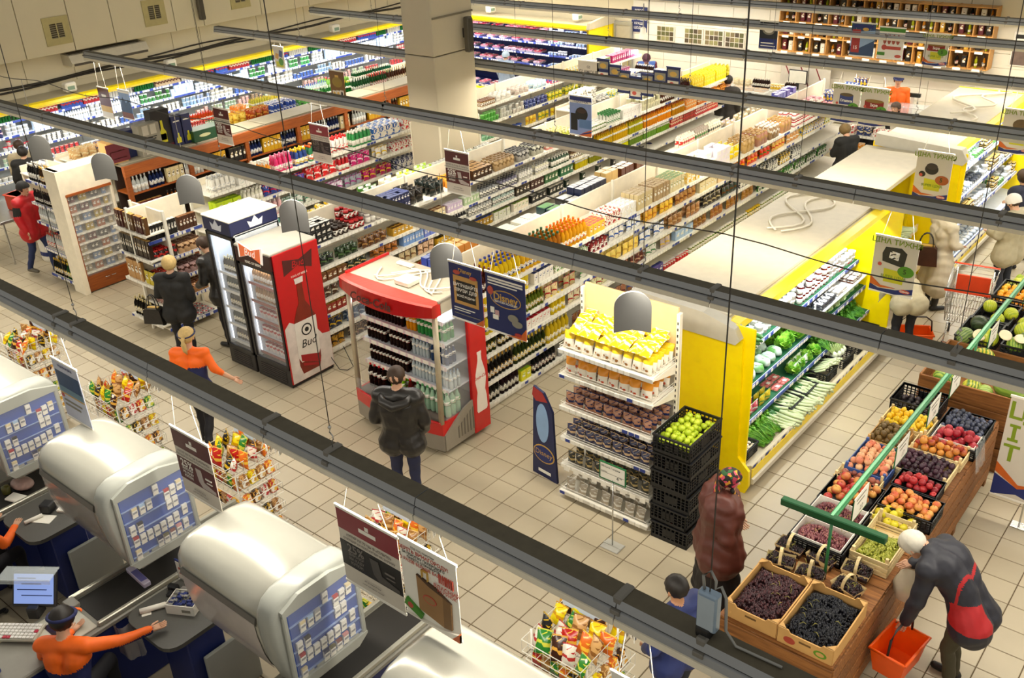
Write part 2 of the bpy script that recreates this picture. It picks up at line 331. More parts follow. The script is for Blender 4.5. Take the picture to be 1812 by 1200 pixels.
# ---------------------------------------------------------------- rows of lamps
HOUS = mat('lamp_housing', '#9a9da1', .45, .25, var=.03); HOUSD = mat('lamp_top_dust', '#565041', .8, var=.12, scale=14); LIP = mat('lamp_lip', '#e8e0cc', .4); TUBE = mat('lamp_tube', '#fff1d6', .4, emit=2.2, var=0)
HP = [(-.1, -.09), (-.092, -.09), (-.092, -.06), (.092, -.06), (.092, -.09), (.1, -.09), (.1, -.045), (.09, -.045), (.084, 0), (.07, .006), (.07, .014), (.078, .02), (.062, .07), (-.062, .07), (-.078, .02), (-.07, .014), (-.07, .006), (-.084, 0), (-.09, -.045), (-.1, -.045)]
def lamp_segment(x0, x1):
 b = MB(); b.prism(HP, 0, x0 + .004, x1 - .004); n = len(HP)
 b.m[0] = b.m[1] = 0
 for i in range(n):
  z = (HP[i][1] + HP[(i + 1) % n][1]) / 2
  b.m[2 + i] = 1 if z > .06 else 3 if .004 < z < .016 else 2 if z < -.04 else 0
 return b.mesh('lamp_housing', [HOUS, HOUSD, LIP, DARK])
seg = lamp_segment(0, 1.5)
tubem = MB().tube([(.03, 0, -.076), (1.47, 0, -.076)], .011, 8).mesh('lamp_tube', TUBE, True)
clipm = MB().box(-.03, .03, -.095, .095, -.02, .012, 0, .004).box(-.03, .03, -.07, .07, .012, .085, 0, .01).mesh('clip', mat('lamp_clip', '#77746e', .5, .2))
hookm = MB().tube([(0, 0, .08), (0, 0, .13), (.02, 0, .15), (.02, 0, .18), (-.01, 0, .2), (0, 0, .22)], .005, 5).ball((0, 0, .24), .014, 6, 4).mesh('hook', STEEL, True)
wirem = MB().tube([(0, 0, .24), (0, 0, 4.4)], .0035, 5).mesh('suspension_wire', mat('cable_dark', '#3a352c', .5, var=0))
rown = ('over the checkouts', 'over the front ends of the aisles', 'second in from the aisle fronts', 'passing just behind the square pillar', 'two rows behind the pillar', 'last but one before the back wall', 'along the back wall')
for k, y in enumerate(BEAM_Y):
 x0 = -14.2
 t = thing('lamp_row', 'long grey strip light track ' + rown[k], 'lamp', (x0, y, 3.05), 0, 'rows of strip lights')
 for i in range(15):
  link('housing', seg, t, (i * 1.5, 0, 0)); link('lamp_tube', tubem, t, (i * 1.5, 0, 0))
  if i % 2 == (k % 2): link('clip', clipm, t, (i * 1.5, 0, 0))
 hooks = {0: (12.3, 15.66, 18.5), 1: (2.5, 9.2, 15.75, 18.55), 2: (4.2, 9.0, 12.3, 15.8), 3: (3.0, 9.0, 12.5, 16.0), 4: (2.2, 9.0, 12.5, 16.0), 5: (4.0, 8.9, 12.5, 16.0), 6: (4.0, 9.0, 12.5)}[k]
 for h in hooks: link('clip', clipm, t, (h, 0, 0)); link('hook', hookm, t, (h, 0, 0)); link('suspension_wire', wirem, t, (h, 0, 0))
# the cable rail with aisle plaques
t = thing('cable_rail', 'thin black cable stretched across the aisles holding grey arched plaques', 'cable', (0, .1, 3.6))
MB().tube([(x, 0, .12 * math.cos((x % 2.4) * 2.6) * .3) for x in np.linspace(-12, 6.5, 50)], .006, 5).obj('cable', mat('cable_dark'), t)
pl = []
for q in range(13): a = PI * q / 12; pl.append((.18 * math.cos(a), .27 + .17 * math.sin(a)))
pl = pl + [(-.18, 0), (-.12, .014), (0, .035), (.12, .014), (.18, 0)]
pm = MB().prism(pl, 1, -.012, .012).mesh('plaque', mat('plaque_grey', '#6a6a68', .45, .2, var=.02))
rodm = MB().tube([(0, 0, .41), (0, 0, 1.2)], .004, 5).mesh('rod', STEEL)
where = ('over the far bread stand', 'in front of the tobacco cabinet', 'over the chocolate stand', 'above the red beer fridge', 'above the open red drinks cooler', 'over the yellow snack bags')
for k, (x, z) in enumerate(((-10.25, 2.24), (-8.24, 2.25), (-5.93, 2.3), (-3.63, 2.37), (-1.0, 2.37), (1.44, 2.42))):
 q = thing('aisle_plaque', 'grey arched aisle plaque hanging ' + where[k], 'sign', (x, .1, z), .6, 'arched aisle plaques')
 link('plaque', pm, q); r_ = link('rod', rodm, q); r_.scale = (1, 1, (3.6 - z - .41) / .79); r_.location = (0, 0, .41 - .41 * r_.scale.z)
# ================================================================ goods: one prototype of each shape
def gbox():
 b = MB(); b.box(-.035, .033, -.05, .05, 0, .158, 0, .003).box(.033, .035, -.044, .044, .012, .148, 1).box(-.03, .028, -.045, .045, .158, .16, 0)
 return [('box', b, [P_PRINT, P_LABEL])]
def gplainbox():
 b = MB(); b.box(-.035, .033, -.05, .05, 0, .158, 0, .003).box(.033, .0345, -.03, .03, .06, .12, 1).box(-.03, .028, -.045, .045, .158, .16, 2)
 return [('box', b, [P_PLAIN, P_LABEL, P_CAP])]
def gcarton():
 b = MB(); b.box(-.035, .035, -.035, .035, 0, .165, 0, .003).prism([(-.035, .165), (.035, .165), (.004, .2), (-.004, .2)], 1, -.034, .034, 1).box(-.003, .003, -.034, .034, .2, .212, 1).lathe([(.012, 0), (.012, .016)], 8, (.02, 0, .182), 2)
 return [('carton', b, [P_PRINT, P_PLAIN, P_CAP])]
def bottle(prof, nm, caps, lab, sx=1, n=10, glass=P_GLASS):
 """prof: body profile; caps: cap profile; lab: (z0, z1, r) of the label band"""
 a = MB().lathe(prof, n, (0, 0, 0), 0, sx); l = MB().lathe([(lab[2], lab[0]), (lab[2], lab[1])], n, (0, 0, 0), 0, sx); c = MB().lathe(caps, 8)
 return [('body', a, [glass]), ('label', l, [P_LABEL]), ('cap', c, [P_CAP])]
def gwine(): return bottle([(.034, 0), (.037, .01), (.037, .18), (.03, .205), (.014, .235), (.013, .29)], 'w', [(.0145, .255), (.0145, .3)], (.05, .14, .0375))
def goil(): return bottle([(.036, 0), (.04, .012), (.04, .1), (.036, .12), (.04, .14), (.039, .2), (.018, .245), (.014, .262)], 'o', [(.017, .255), (.017, .285)], (.05, .11, .0408))
def gpet(): return bottle([(.03, 0), (.036, .012), (.036, .1), (.03, .14), (.036, .18), (.034, .21), (.015, .265), (.012, .28)], 'p', [(.014, .275), (.014, .297)], (.15, .2, .0368))
def gdet(): return bottle([(.04, 0), (.046, .01), (.044, .12), (.036, .17), (.038, .2), (.02, .232), (.018, .24)], 'd', [(.021, .236), (.019, .27), (.01, .285)], (.03, .12, .0465), .62, 10, P_PLAIN)
def gspray():
 p = bottle([(.036, 0), (.04, .01), (.038, .12), (.026, .17), (.014, .195)], 's', [(.016, .19), (.014, .215)], (.03, .11, .0405), .7, 10, P_PLAIN)
 p[2][1].box(-.014, .05, -.011, .011, .215, .242, 0, .004).box(.018, .026, -.007, .007, .17, .216); return p
def gjar(): return bottle([(.036, 0), (.04, .008), (.04, .09), (.034, .1)], 'j', [(.036, .1), (.037, .102), (.037, .12), (.034, .122)], (.02, .08, .0405))
def gcan():
 b = MB().lathe([(.034, 0), (.036, .004), (.036, .106), (.034, .11), (.03, .107)], 10, (0, 0, 0), [0, 0, 0, 1, 1]); return [('can', b, [P_PRINT, P_CAP])]
def gcup():
 b = MB().lathe([(.027, 0), (.035, .07), (.038, .074), (.038, .079)], 10, (0, 0, 0), [0, 1, 1, 1]); return [('cup', b, [P_PRINT, P_CAP])]
def gtub():
 b = MB().lathe([(.05, 0), (.056, .06), (.06, .064), (.06, .078), (.05, .081)], 12, (0, 0, 0), [0, 1, 1, 1, 1]); return [('tub', b, [P_LABEL, P_CAP])]
def pillow(w, d, h, nu=8, nv=8, mat_=0, seed=1):
 r = RR(seed); b = MB()
 for sgn in (1, -1):
  def fn(u, v):
   y = (u - .5) * w * (1 - .1 * math.sin(PI * v)); z = v * h
   t = (math.sin(PI * min(max(u, 0), 1)) ** .6) * (math.sin(PI * (.08 + .84 * v)) ** .55 - .45 if .0 < v < 1 else 0) / .55
   t = max(t, 0) if 0 < u < 1 else 0
   return (sgn * d / 2 * t * (1 + .12 * math.sin(9 * u + 5 * v + seed)), y, z)
  b.surf(fn, nu, nv, mat_)
 return b
def gbag():
 b = pillow(.15, .07, .2); k = len(b.f)
 b.box(-.002, .002, -.075, .075, .192, .206, 1); return [('bag', b, [P_FILM, P_CAP])]
def gwbag():   # two-tone snack bag: white body, coloured top band
 b = pillow(.15, .075, .2, 8, 10)
 for i, f in enumerate(b.f):
  z = sum(b.v[q][2] for q in f) / len(f); b.m[i] = 1 if z > .125 else 2 if z > .03 and abs(sum(b.v[q][1] for q in f) / len(f)) < .04 and z < .09 else 0
 b.box(-.002, .002, -.075, .075, .192, .205, 1); return [('bag', b, [mat('bag_white', '#efe6d4', .3, var=.02), P_PLAIN, P_LABEL])]
def gpouch():
 b = MB(); b.add([(-.03, -.045, 0), (.03, -.045, 0), (.03, .045, 0), (-.03, .045, 0), (-.033, -.048, .09), (.033, -.048, .09), (.033, .048, .09), (-.033, .048, .09), (-.022, -.045, .15), (.022, -.045, .15), (.022, .045, .15), (-.022, .045, .15)],
  [(3, 2, 1, 0)] + [(r * 4 + i, r * 4 + (i + 1) % 4, r * 4 + 4 + (i + 1) % 4, r * 4 + 4 + i) for r in (0, 1) for i in range(4)] + [(8, 9, 10, 11)])
 b.box(-.012, .012, -.044, .044, .15, .166, 1, .003).box(.0, .026, -.04, .04, .15, .158, 1, .003); return [('pouch', b, [P_FILM, P_CAP])]
def gtray():
 b = MB(); b.add([(-.05, -.08, 0), (.05, -.08, 0), (.05, .08, 0), (-.05, .08, 0), (-.065, -.1, .03), (.065, -.1, .03), (.065, .1, .03), (-.065, .1, .03)], [(3, 2, 1, 0), (0, 1, 5, 4), (1, 2, 6, 5), (2, 3, 7, 6), (3, 0, 4, 7)], 1)
 for i in range(3):
  for j in range(2): b.ball((-.03 + j * .06, -.06 + i * .06, .028), (.036, .036, .02), 8, 4, 0)
 b.box(.0, .05, -.03, .03, .047, .049, 2); return [('tray', b, [P_PLAIN, P_CAP, mat('white_label', '#f4efe2', .4, var=0)])]
def groll():
 b = MB()
 for i in (0, 1):
  for k in (0, 1):
   n = len(b.v); b.lathe([(.018, 0), (.05, 0), (.052, .01), (.052, .09), (.05, .1), (.018, .1), (.018, .02)], 12, (0, 0, 0), [0, 0, 0, 0, 0, 1])
   b.move(MT((-.05, -.053 + i * .106, .053 + k * .104)) @ MR(PI / 2, 4, 'Y'), n)
 return [('roll_pack', b, [P_PLAIN, P_CAP])]
def gflat():   # a flat pack lying down
 b = MB(); b.box(-.06, .06, -.045, .045, 0, .024, 0, .006).box(-.045, .045, -.035, .035, .024, .0255, 1); return [('pack', b, [P_PRINT, P_LABEL])]
def gsix():    # shrink-wrapped block of six
 b = MB(); b.box(-.065, .065, -.1, .1, .0, .13, 0, .012)
 for i in range(3):
  for j in range(2): b.lathe([(.03, 0), (.03, .03), (.014, .06), (.014, .075)], 8, (-.032 + .064 * j, -.065 + .065 * i, .125), 1)
 return [('multipack', b, [P_PRINT, P_CAP])]
def gpump():
 p = bottle([(.034, 0), (.038, .01), (.036, .13), (.016, .16)], 'p', [(.017, .155), (.017, .175), (.006, .18), (.006, .2)], (.03, .11, .0385), .7, 10, P_PLAIN)
 p[2][1].box(-.008, .035, -.008, .008, .198, .212, 0, .003); return p
PROTO = {}
for k_, f_ in dict(box=gbox, pbox=gplainbox, carton=gcarton, wine=gwine, oil=goil, pet=gpet, det=gdet, spray=gspray, jar=gjar, can=gcan, cup=gcup, tub=gtub, bag=gbag, wbag=gwbag, pouch=gpouch, tray=gtray, roll=groll, flat=gflat, six=gsix, pump=gpump).items():
 parts = f_(); one = MB(); ms = []
 for nm, b, mm in parts:
  n = len(one.v); one.v.extend(b.v); one.f.extend(tuple(q + n for q in f) for f in b.f); one.m.extend(i + len(ms) for i in b.m); ms += mm
 xs = [v[0] for v in one.v]; ys = [v[1] for v in one.v]; zs = [v[2] for v in one.v]
 sm = k_ not in ('box', 'pbox', 'carton', 'tray', 'flat')
 PROTO[k_] = dict(one=one.mesh(k_, ms, sm), parts=[(nm, b.mesh(nm, mm, sm)) for nm, b, mm in parts], dim=(max(xs) - min(xs), max(ys) - min(ys), max(zs)))

# what hides what, from where the photograph was taken (goods nothing shows of are left out)
CAMP = (5.969, -6.960, 6.731)
BLOCK = [(.5, 2.0, 1.4, 13.5), (1.75, 2.0, 1.4, 13.5), (-2.0, 1.98, 1.0, 12.6), (-4.95, 1.98, .9, 12.9), (-7.75, 1.95, 1.2, 13), (-9.2, 2.1, .8, 8.5)]
def in_view(x, y, z, hidden=True):
 v = Vector((x - CAMP[0], y - CAMP[1], z - CAMP[2])); zc = v.dot(Vector(RZ)); u = 906 + 1711 * v.dot(Vector(RX)) / zc; q = 600 + 1711 * v.dot(Vector(RY)) / zc
 if not (-25 < u < 1837 and -25 < q < 1225): return False
 if hidden:
  for xb, zb, a, b in BLOCK:
   if x < xb - .65:
    t = (CAMP[0] - xb) / (CAMP[0] - x); yy = CAMP[1] + t * (y - CAMP[1]); zz = CAMP[2] + t * (z - CAMP[2])
    if a < yy < b and zz < zb - .03: return False
 return True

def put(proto, name, label, group, cat, M, c1, c2, sc=(1, 1, 1), parts=False):
 p = PROTO[proto]; COUNT[name] = COUNT.get(name, 0) + 1
 if parts and len(p['parts']) > 1:
  o = link(name, None, None, (0, 0, 0), 0, label, cat, group); o.matrix_world = M @ Matrix.Diagonal((*sc, 1))
  for nm, me in p['parts']: colour(link(nm, me, o), c1, c2)
 else:
  o = link(name, p['one'], None, (0, 0, 0), 0, label, cat, group); o.matrix_world = M @ Matrix.Diagonal((*sc, 1)); colour(o, c1, c2)
 return o

# ================================================================ shelving
TAGS = {}
def rail_mesh(L, blue, seed):
 key = ('rail', round(L, 3), blue)
 if key not in TAGS:
  TAGS[key] = MB().box(0, .012, .004, L - .004, -.03, .018, 0, .003).mesh('price_rail', mat('rail_grey', '#d8d4c8', .4, var=0) if not blue else mat('rail_blue', '#3c4f9f', .4, var=0))
 key2 = ('tags', round(L, 3), blue, seed % 4)
 if key2 not in TAGS:
  r = RR(seed % 4); b = MB(); u = .02
  while u < L - .08:
   wd = r.choice((.05, .055, .06)); q = r.random()
   if q < .7: b.box(.012, .0145, u, u + wd, -.027, .015, 0)
   elif q < .9: b.box(.012, .014, u, u + wd * 1.2, -.025, .013, 1)
   u += wd + r.uniform(.004, .03)
  TAGS[key2] = b.mesh('price_tags', [PAPER, BLUETAG])
 return TAGS[key], TAGS[key2]
class Rack: pass
def shelving(name, label, cat, fx, loc, rz, length, levels, depth=.55, ridge=2.0, bay=1.25, blue=False, tags=(0, 99), posts=True, base=True, shelfm=None, panelm=None, front='aisle front', ridgew=.03, group=None):
 """local axes: goods face +x, the run goes along +y from 0 to length; levels = [(z, front x offset, depth)] """
 F = Rack(); F.loc = Vector(loc); F.rz = rz; F.len = length; F.fx = fx; F.front = front
 F.lv = [l if isinstance(l, tuple) else (l, 0.0, depth) for l in levels]
 t = thing(name, label, cat, loc, rz, group); F.root = t
 F.M = MT(loc) @ MR(rz, 4, 'Z')
 sm = shelfm or WHITE; pm = panelm or CREAM
 nb = max(1, round(length / bay)); L = length / nb
 pan = MB().box(-depth - ridgew, -depth, .006, L - .006, .05, ridge, 0, .008).mesh('back_panel', pm)
 post = MB().box(-depth - .005, -depth + .035, -.02, .02, 0, ridge + .03, 0, .004).mesh('upright', WHITE)
 bm = MB().box(-depth, -.03, 0, L, 0, max(F.lv[0][0] - .03, .04)).box(-.03, -.02, .01, L - .01, .01, max(F.lv[0][0] - .035, .035)).mesh('plinth', sm)
 cache = {}
 for i in range(nb):
  link('back_panel', pan, t, (0, i * L, 0))
  if base: link('plinth', bm, t, (0, i * L, 0))
  for k, (z, xo, d) in enumerate(F.lv):
   key = (xo, d)
   if key not in cache: cache[key] = MB().box(xo - d, xo, .003, L - .003, -.028, 0, 0, .004).mesh('shelf', sm)
   s = link('shelf', cache[key], t, (0, i * L, z))
   if tags[0] <= k <= tags[1]:
    a, b = rail_mesh(L, blue, i * 3 + k); link('price_rail', a, s, (xo, 0, -.012)); link('price_tags', b, s, (xo + .0005, 0, -.012), kind='stuff')
 if posts:
  for i in range(nb + 1): link('upright', post, t, (0, i * L, 0))
 return F
def names_run(e, F, lname, k, total):
 ph = e[2]; n = ('' if total == 1 else ', %s batch from %s' % (ORD[min(k, 15)], F.front))
 return '%s%s, %s shelf, %s' % (ph, n, lname, F.fx)
def fill(F, lv, lname, cat, runs, u0=0.0, u1=None, rows=1, gap=1.06, parts=False, hidden=True, run=(.3, .7), seed=0, turn=0.0, jit=.004, stack=1, order=False, xoff=0.0):
 """runs: (proto, object name, phrase, c1, c2, scale[, stack[, length]]); goods stand in batches along the shelf"""
 r = RR(seed * 31 + lv * 7 + 1); z, xo, d = F.lv[lv]; u1 = F.len if u1 is None else u1
 plan = []; u = u0 + .03; i = 0; last = None
 while u < u1 - .05:
  e = runs[i % len(runs)] if order else r.choice([q for q in runs if q is not last] or runs)
  if order and i >= len(runs): break
  L = e[7] if len(e) > 7 else r.uniform(*run); i += 1; last = e; n_ = max(1, round(L / .5)) if L > .75 else 1
  for q in range(n_):      # long stretches are several batches of slightly different makes
   c1, c2 = e[3], e[4]
   if q:
    h = [int(c1[k:k + 2], 16) for k in (1, 3, 5)]; f = r.uniform(.72, 1.18); h = [max(0, min(245, int(v * f + r.uniform(-16, 16)))) for v in h]; c1 = '#%02x%02x%02x' % tuple(h)
    if r.random() < .35: c2 = r.choice(('#c8281c', '#2c4a9a', '#e8c020', '#3a7a2c', '#e8e0d0', '#6a3a1c', c2))
   plan.append(((*e[:3], c1, c2, *e[5:]), u, min(u + L / n_, u1 - .02))); u += L / n_ + .012
  if u > u1: break
 tot = {}
 for e, a, b in plan: tot[e[2]] = tot.get(e[2], 0) + 1
 seen = {}
 for e, a, b in plan:
  k = seen.get(e[2], 0); seen[e[2]] = k + 1
  sc = e[5] if isinstance(e[5], tuple) else (e[5],) * 3
  dm = PROTO[e[0]]['dim']; wy = dm[1] * sc[1] * gap; wx = dm[0] * sc[0] * 1.08; hh = dm[2] * sc[2]; st = e[6] if len(e) > 6 else stack
  lab = names_run(e, F, lname, k, tot[e[2]]); grp = lab; any_ = False
  n = max(1, int((b - a) / wy))
  for q in range(n):
   for w_ in range(rows):
    x = xo - .02 - wx / 2 - w_ * wx + xoff; y = a + wy * (q + .5)
    if -x + xo > d + .03: continue
    for s_ in range(st if w_ == 0 or rows > 1 else 1):
     if s_ == st - 1 and st > 1 and r.random() < .2: continue
     p = F.M @ Vector((x + r.uniform(-jit, jit), y + r.uniform(-jit, jit), z + s_ * hh * 1.004))
     if not in_view(p.x, p.y, p.z + hh * .95, hidden): continue
     M = MT(p) @ MR(F.rz + turn + r.uniform(-.07, .07), 4, 'Z')
     put(e[0], e[1], lab, grp, cat if isinstance(cat, str) and cat else e[1].split('_')[-1], M, e[3], e[4], sc, parts); any_ = True
  if any_: uniq(lab, grp)
# ================================================================ the long aisles
DR = math.radians
F1 = shelving('aisle_rack', 'long white aisle rack with oils and groceries behind the red drinks cooler', 'shelf', 'oil rack', (-1.4, .95, 0), 0, 11.6, [.1, .42, .82, 1.09, 1.42, 1.69], .6, 2.0)
F1b = shelving('aisle_rack', 'back side of the oil rack, seen over its cream ridge', 'shelf', 'oil rack rear', (-2.66, 12.55, 0), PI, 11.6, [.1, 1.69], .6, 1.98, posts=0, front='far end')
OIL = [('wine', 'vinegar_bottle', 'dark red vinegar bottle', '#3a1208', '#5a1008', .95, 1, .42), ('oil', 'oil_bottle', 'yellow oil bottle with a blue cap', '#e8c21c', '#1d2f8a', 1.0, 1, 1.0), ('oil', 'oil_bottle', 'brown oil bottle with a green cap', '#b5701c', '#1d5a2c', 1.05, 1, .35),
    ('oil', 'oil_bottle', 'amber oil bottle with an orange cap', '#e6a21a', '#f07010', 1.0, 1, .6), ('pbox', 'tea_box', 'red topped yellow box', '#f0c23a', '#c8281c', (.8, .9, 1.0), 1, .4), ('box', 'cereal_box', 'white carton with a dark red band', '#efe6d0', '#a8201c', (1, 1.2, 1.15), 1, .8),
    ('pbox', 'rice_box', 'tall beige rice box', '#cdb98a', '#a88c54', (1, .8, 1.5), 1, .9), ('pbox', 'rice_box', 'beige rice box with a green seal', '#d5c598', '#5c7a3a', (1, .8, 1.4), 1, .5), ('box', 'cereal_box', 'yellow and beige cereal carton', '#e4cf8e', '#e0b020', (1, 1.3, 1.2), 1, .5),
    ('pbox', 'tissue_box', 'white tissue box in a low pile', '#f4efe6', '#e6e0d6', (1.2, 1.4, .6), 3, .9), ('bag', 'sugar_bag', 'yellow plastic bag', '#f0d000', '#e8e0c0', (1.3, 1.2, 1.1), 1, .5), ('pouch', 'paper_bag', 'brown paper flour bag', '#c9a468', '#b08a4a', (1.3, 1.2, 1.4), 1, 1.9),
    ('jar', 'jam_jar', 'red and white lidded jam jar', '#c8404a', '#e8dcd0', 1.0, 2, 1.3), ('tub', 'cream_tub', 'pink lidded tub', '#f0d8d8', '#e8a0a8', 1, 2, .6), ('box', 'cereal_box', 'blue cornflakes carton', '#2c4a9a', '#e8c020', (1, 1.2, 1.3), 1, 2)]
fill(F1, 5, 'top', '', OIL, 0, None, rows=4, order=1, parts=False, seed=3)
L2 = [('oil', 'oil_bottle', 'yellow oil bottle', '#e0c024', '#d8a818', 1.0, 1, 1.15), ('pbox', 'noodle_box', 'white box with navy stripes', '#efe8da', '#20306a', (1, .8, 1), 1, .45), ('box', 'soup_packet', 'white packet with greens printed on it', '#ece4cc', '#5a8a30', (.6, .8, .9), 1, .8), ('box', 'soup_packet', 'deep red packet', '#a01018', '#5a0a10', (.7, 1, .9), 1, .5),
   ('bag', 'flour_bag', 'white bag with a blue print', '#ece6d8', '#3058a8', (1, .8, .85), 1, .9), ('bag', 'pasta_bag', 'orange yellow pasta bag', '#e8b030', '#c87818', (1, .8, .85), 1, .9), ('bag', 'pasta_bag', 'brown pasta bag', '#b5803c', '#7a3c14', (1, .8, .85), 1, .7), ('pbox', 'noodle_box', 'cream noodle box', '#e8d8a8', '#c0a050', (1, .9, 1.1), 1, 1.2),
   ('bag', 'pasta_bag', 'red and yellow pasta bag', '#d84020', '#f0c020', (1, .8, .85), 1, 1.4), ('bag', 'pasta_bag', 'golden pasta bag', '#dfae4c', '#c8281c', (1, .8, .85), 1, 1.2), ('box', 'soup_packet', 'yellow soup packet with a blue print', '#f0d028', '#2858a8', (.8, .9, .9), 1, 2)]
fill(F1, 4, 'second', '', L2, 0, None, rows=2, order=1, seed=4)
L3 = [('oil', 'oil_bottle', 'pale oil bottle with a blue label', '#d8c028', '#203a9a', 1.0, 1, .9), ('wine', 'oil_bottle', 'green olive oil bottle', '#5c6a14', '#c8a020', .85, 1, .5), ('bag', 'pasta_bag', 'clear pasta bag with a red label', '#e0c890', '#b01c20', (1, .9, .9), 1, .8), ('bag', 'rice_bag', 'white bag with a green logo', '#e8e4d4', '#3a9a30', (1.2, 1, 1), 1, .6),
   ('bag', 'pasta_bag', 'yellow packed pasta bag', '#e4c860', '#d0a040', (1, .9, .9), 1, .9), ('bag', 'sugar_bag', 'white sugar bag with blue bands', '#eeece6', '#2f62b8', (1.2, 1, .9), 1, .8), ('bag', 'pasta_bag', 'brown buckwheat bag', '#9a6a3a', '#c8a070', (1, .9, .9), 1, 1.1), ('bag', 'nut_bag', 'dark printed nut bag', '#3a3434', '#c8b890', (1, .9, .9), 1, 1.2), ('box', 'soup_packet', 'black and white packet', '#22242c', '#d8d4c8', (.8, 1, 1), 1, 2.5)]
fill(F1, 3, 'third', '', L3, 0, None, rows=2, order=1, seed=5)
L4 = [('wine', 'oil_bottle', 'dark olive oil bottle', '#2a3008', '#c0a020', .95, 1, .8), ('pbox', 'salt_pack', 'white and red salt pack', '#efe8dc', '#c01c24', (1, .8, .9), 1, .7), ('oil', 'oil_bottle', 'yellow oil bottle with a yellow cap', '#e4c41c', '#e8cc20', 1, 1, .4), ('bag', 'rice_bag', 'clear rice bag', '#dccfa8', '#a82020', (1, .9, .85), 1, 1.1), ('bag', 'bean_bag', 'dark red bean bag', '#6a2018', '#c89a7a', (1, .9, .85), 1, .9), ('bag', 'sugar_bag', 'white and green packet', '#e6e4d8', '#2a7a34', (1, .9, .8), 1, .8), ('pbox', 'tissue_box', 'light blue and white pack', '#a8c4e4', '#e8eef4', (1.2, 1.3, 1), 1, .6), ('bag', 'bean_bag', 'brown lentil bag', '#8a5a2c', '#b88a50', (1, .9, .85), 1, 2.2), ('box', 'soup_packet', 'green and black packet', '#3a7a2c', '#181818', (.8, 1, .9), 1, 3)]
fill(F1, 2, 'fourth', '', L4, 0, None, rows=1, order=1, seed=6)
L5 = [('wine', 'liqueur_bottle', 'black bottle with a gold label', '#14100a', '#c8982c', 1.0, 1, .7), ('wine', 'liqueur_bottle', 'dark green bottle with a yellow label', '#26320c', '#e0c030', 1.0, 1, .7), ('oil', 'oil_bottle', 'large yellow oil bottle', '#d8b820', '#e0d080', 1.05, 1, .6), ('bag', 'bean_bag', 'brown bean bag', '#7a4a28', '#4a2010', (1, .9, 1), 1, .8), ('bag', 'bean_bag', 'clear bag of dried fruit', '#a06848', '#5a1818', (1, .9, 1), 1, 1.2), ('pbox', 'detergent_box', 'violet and blue box', '#4a3a8a', '#202c6a', (1, 1.2, 1.1), 1, .4), ('can', 'tin_can', 'red and white tin', '#b82828', '#d8d4cc', 1, 1, .8), ('jar', 'pickle_jar', 'pickle jar with a white lid', '#7a8a34', '#e8e4d8', 1, 1, 4)]
fill(F1, 1, 'fifth', '', L5, 0, None, rows=1, order=1, seed=7)
fill(F1, 0, 'bottom', '', [('wine', 'liqueur_bottle', 'dark bottle with a grey label', '#1c1c14', '#b8b4a0', 1, 1, .8), ('pbox', 'detergent_box', 'yellow green box', '#d8d020', '#8ab020', (1, 1, 1), 1, .25), ('wine', 'liqueur_bottle', 'black bottle', '#101010', '#602020', 1, 1, .6), ('can', 'tin_can', 'silver tin', '#a8a8a4', '#c8c8c4', 1, 1, .6)], 0, 3.2, rows=1, order=1, seed=8)
fill(F1b, 1, 'top', '', [('pbox', 'stock_carton', 'brown stock carton', '#5a2c12', '#e8e0d0', (1.6, 1.2, 1.3), 1, .9), ('pbox', 'stock_carton', 'beige stock carton', '#d8b470', '#e8dcc0', (1.6, 1.6, 1.5), 1, .4), ('pbox', 'stock_carton', 'navy folder box with white spines', '#1c2440', '#e8e8ea', (2, .8, 1.3), 1, .7), ('pbox', 'stock_carton', 'black and white flat carton', '#2c2c2c', '#d8d8d4', (2.4, 2.6, .7), 1, .9), ('pbox', 'stock_carton', 'white flat carton', '#d8d4c8', '#b8b4a8', (2.4, 2, .5), 1, 1.0), ('pbox', 'stock_carton', 'amber stock carton', '#d88c18', '#e8b040', (1.8, 1.2, 1.3), 1, .8), ('pbox', 'stock_carton', 'blue stock carton', '#2a3f94', '#6878b8', (1.6, 1, 1), 1, .5)], 6.0, 11.5, rows=2, order=1, seed=9, hidden=0)
fill(F1b, 1, 'rear top', '', [('pbox', 'soap_pack', 'violet soap pack', '#6a60a8', '#c8c4e0', (1.4, 1.3, .6), 2, .9), ('bag', 'towel_pack', 'coral towel pack', '#e08a60', '#c8a040', (1.3, 1.2, .6), 1, .6), ('bag', 'towel_pack', 'cream towel pack', '#d8ccb0', '#b8a888', (1.3, 1.2, .6), 1, 1.5), ('carton', 'milk_carton', 'cream carton with black stripes', '#d8d0b8', '#2c2c24', 1, 1, 1.4)], 0.3, 5.6, rows=2, order=1, seed=10, hidden=0)

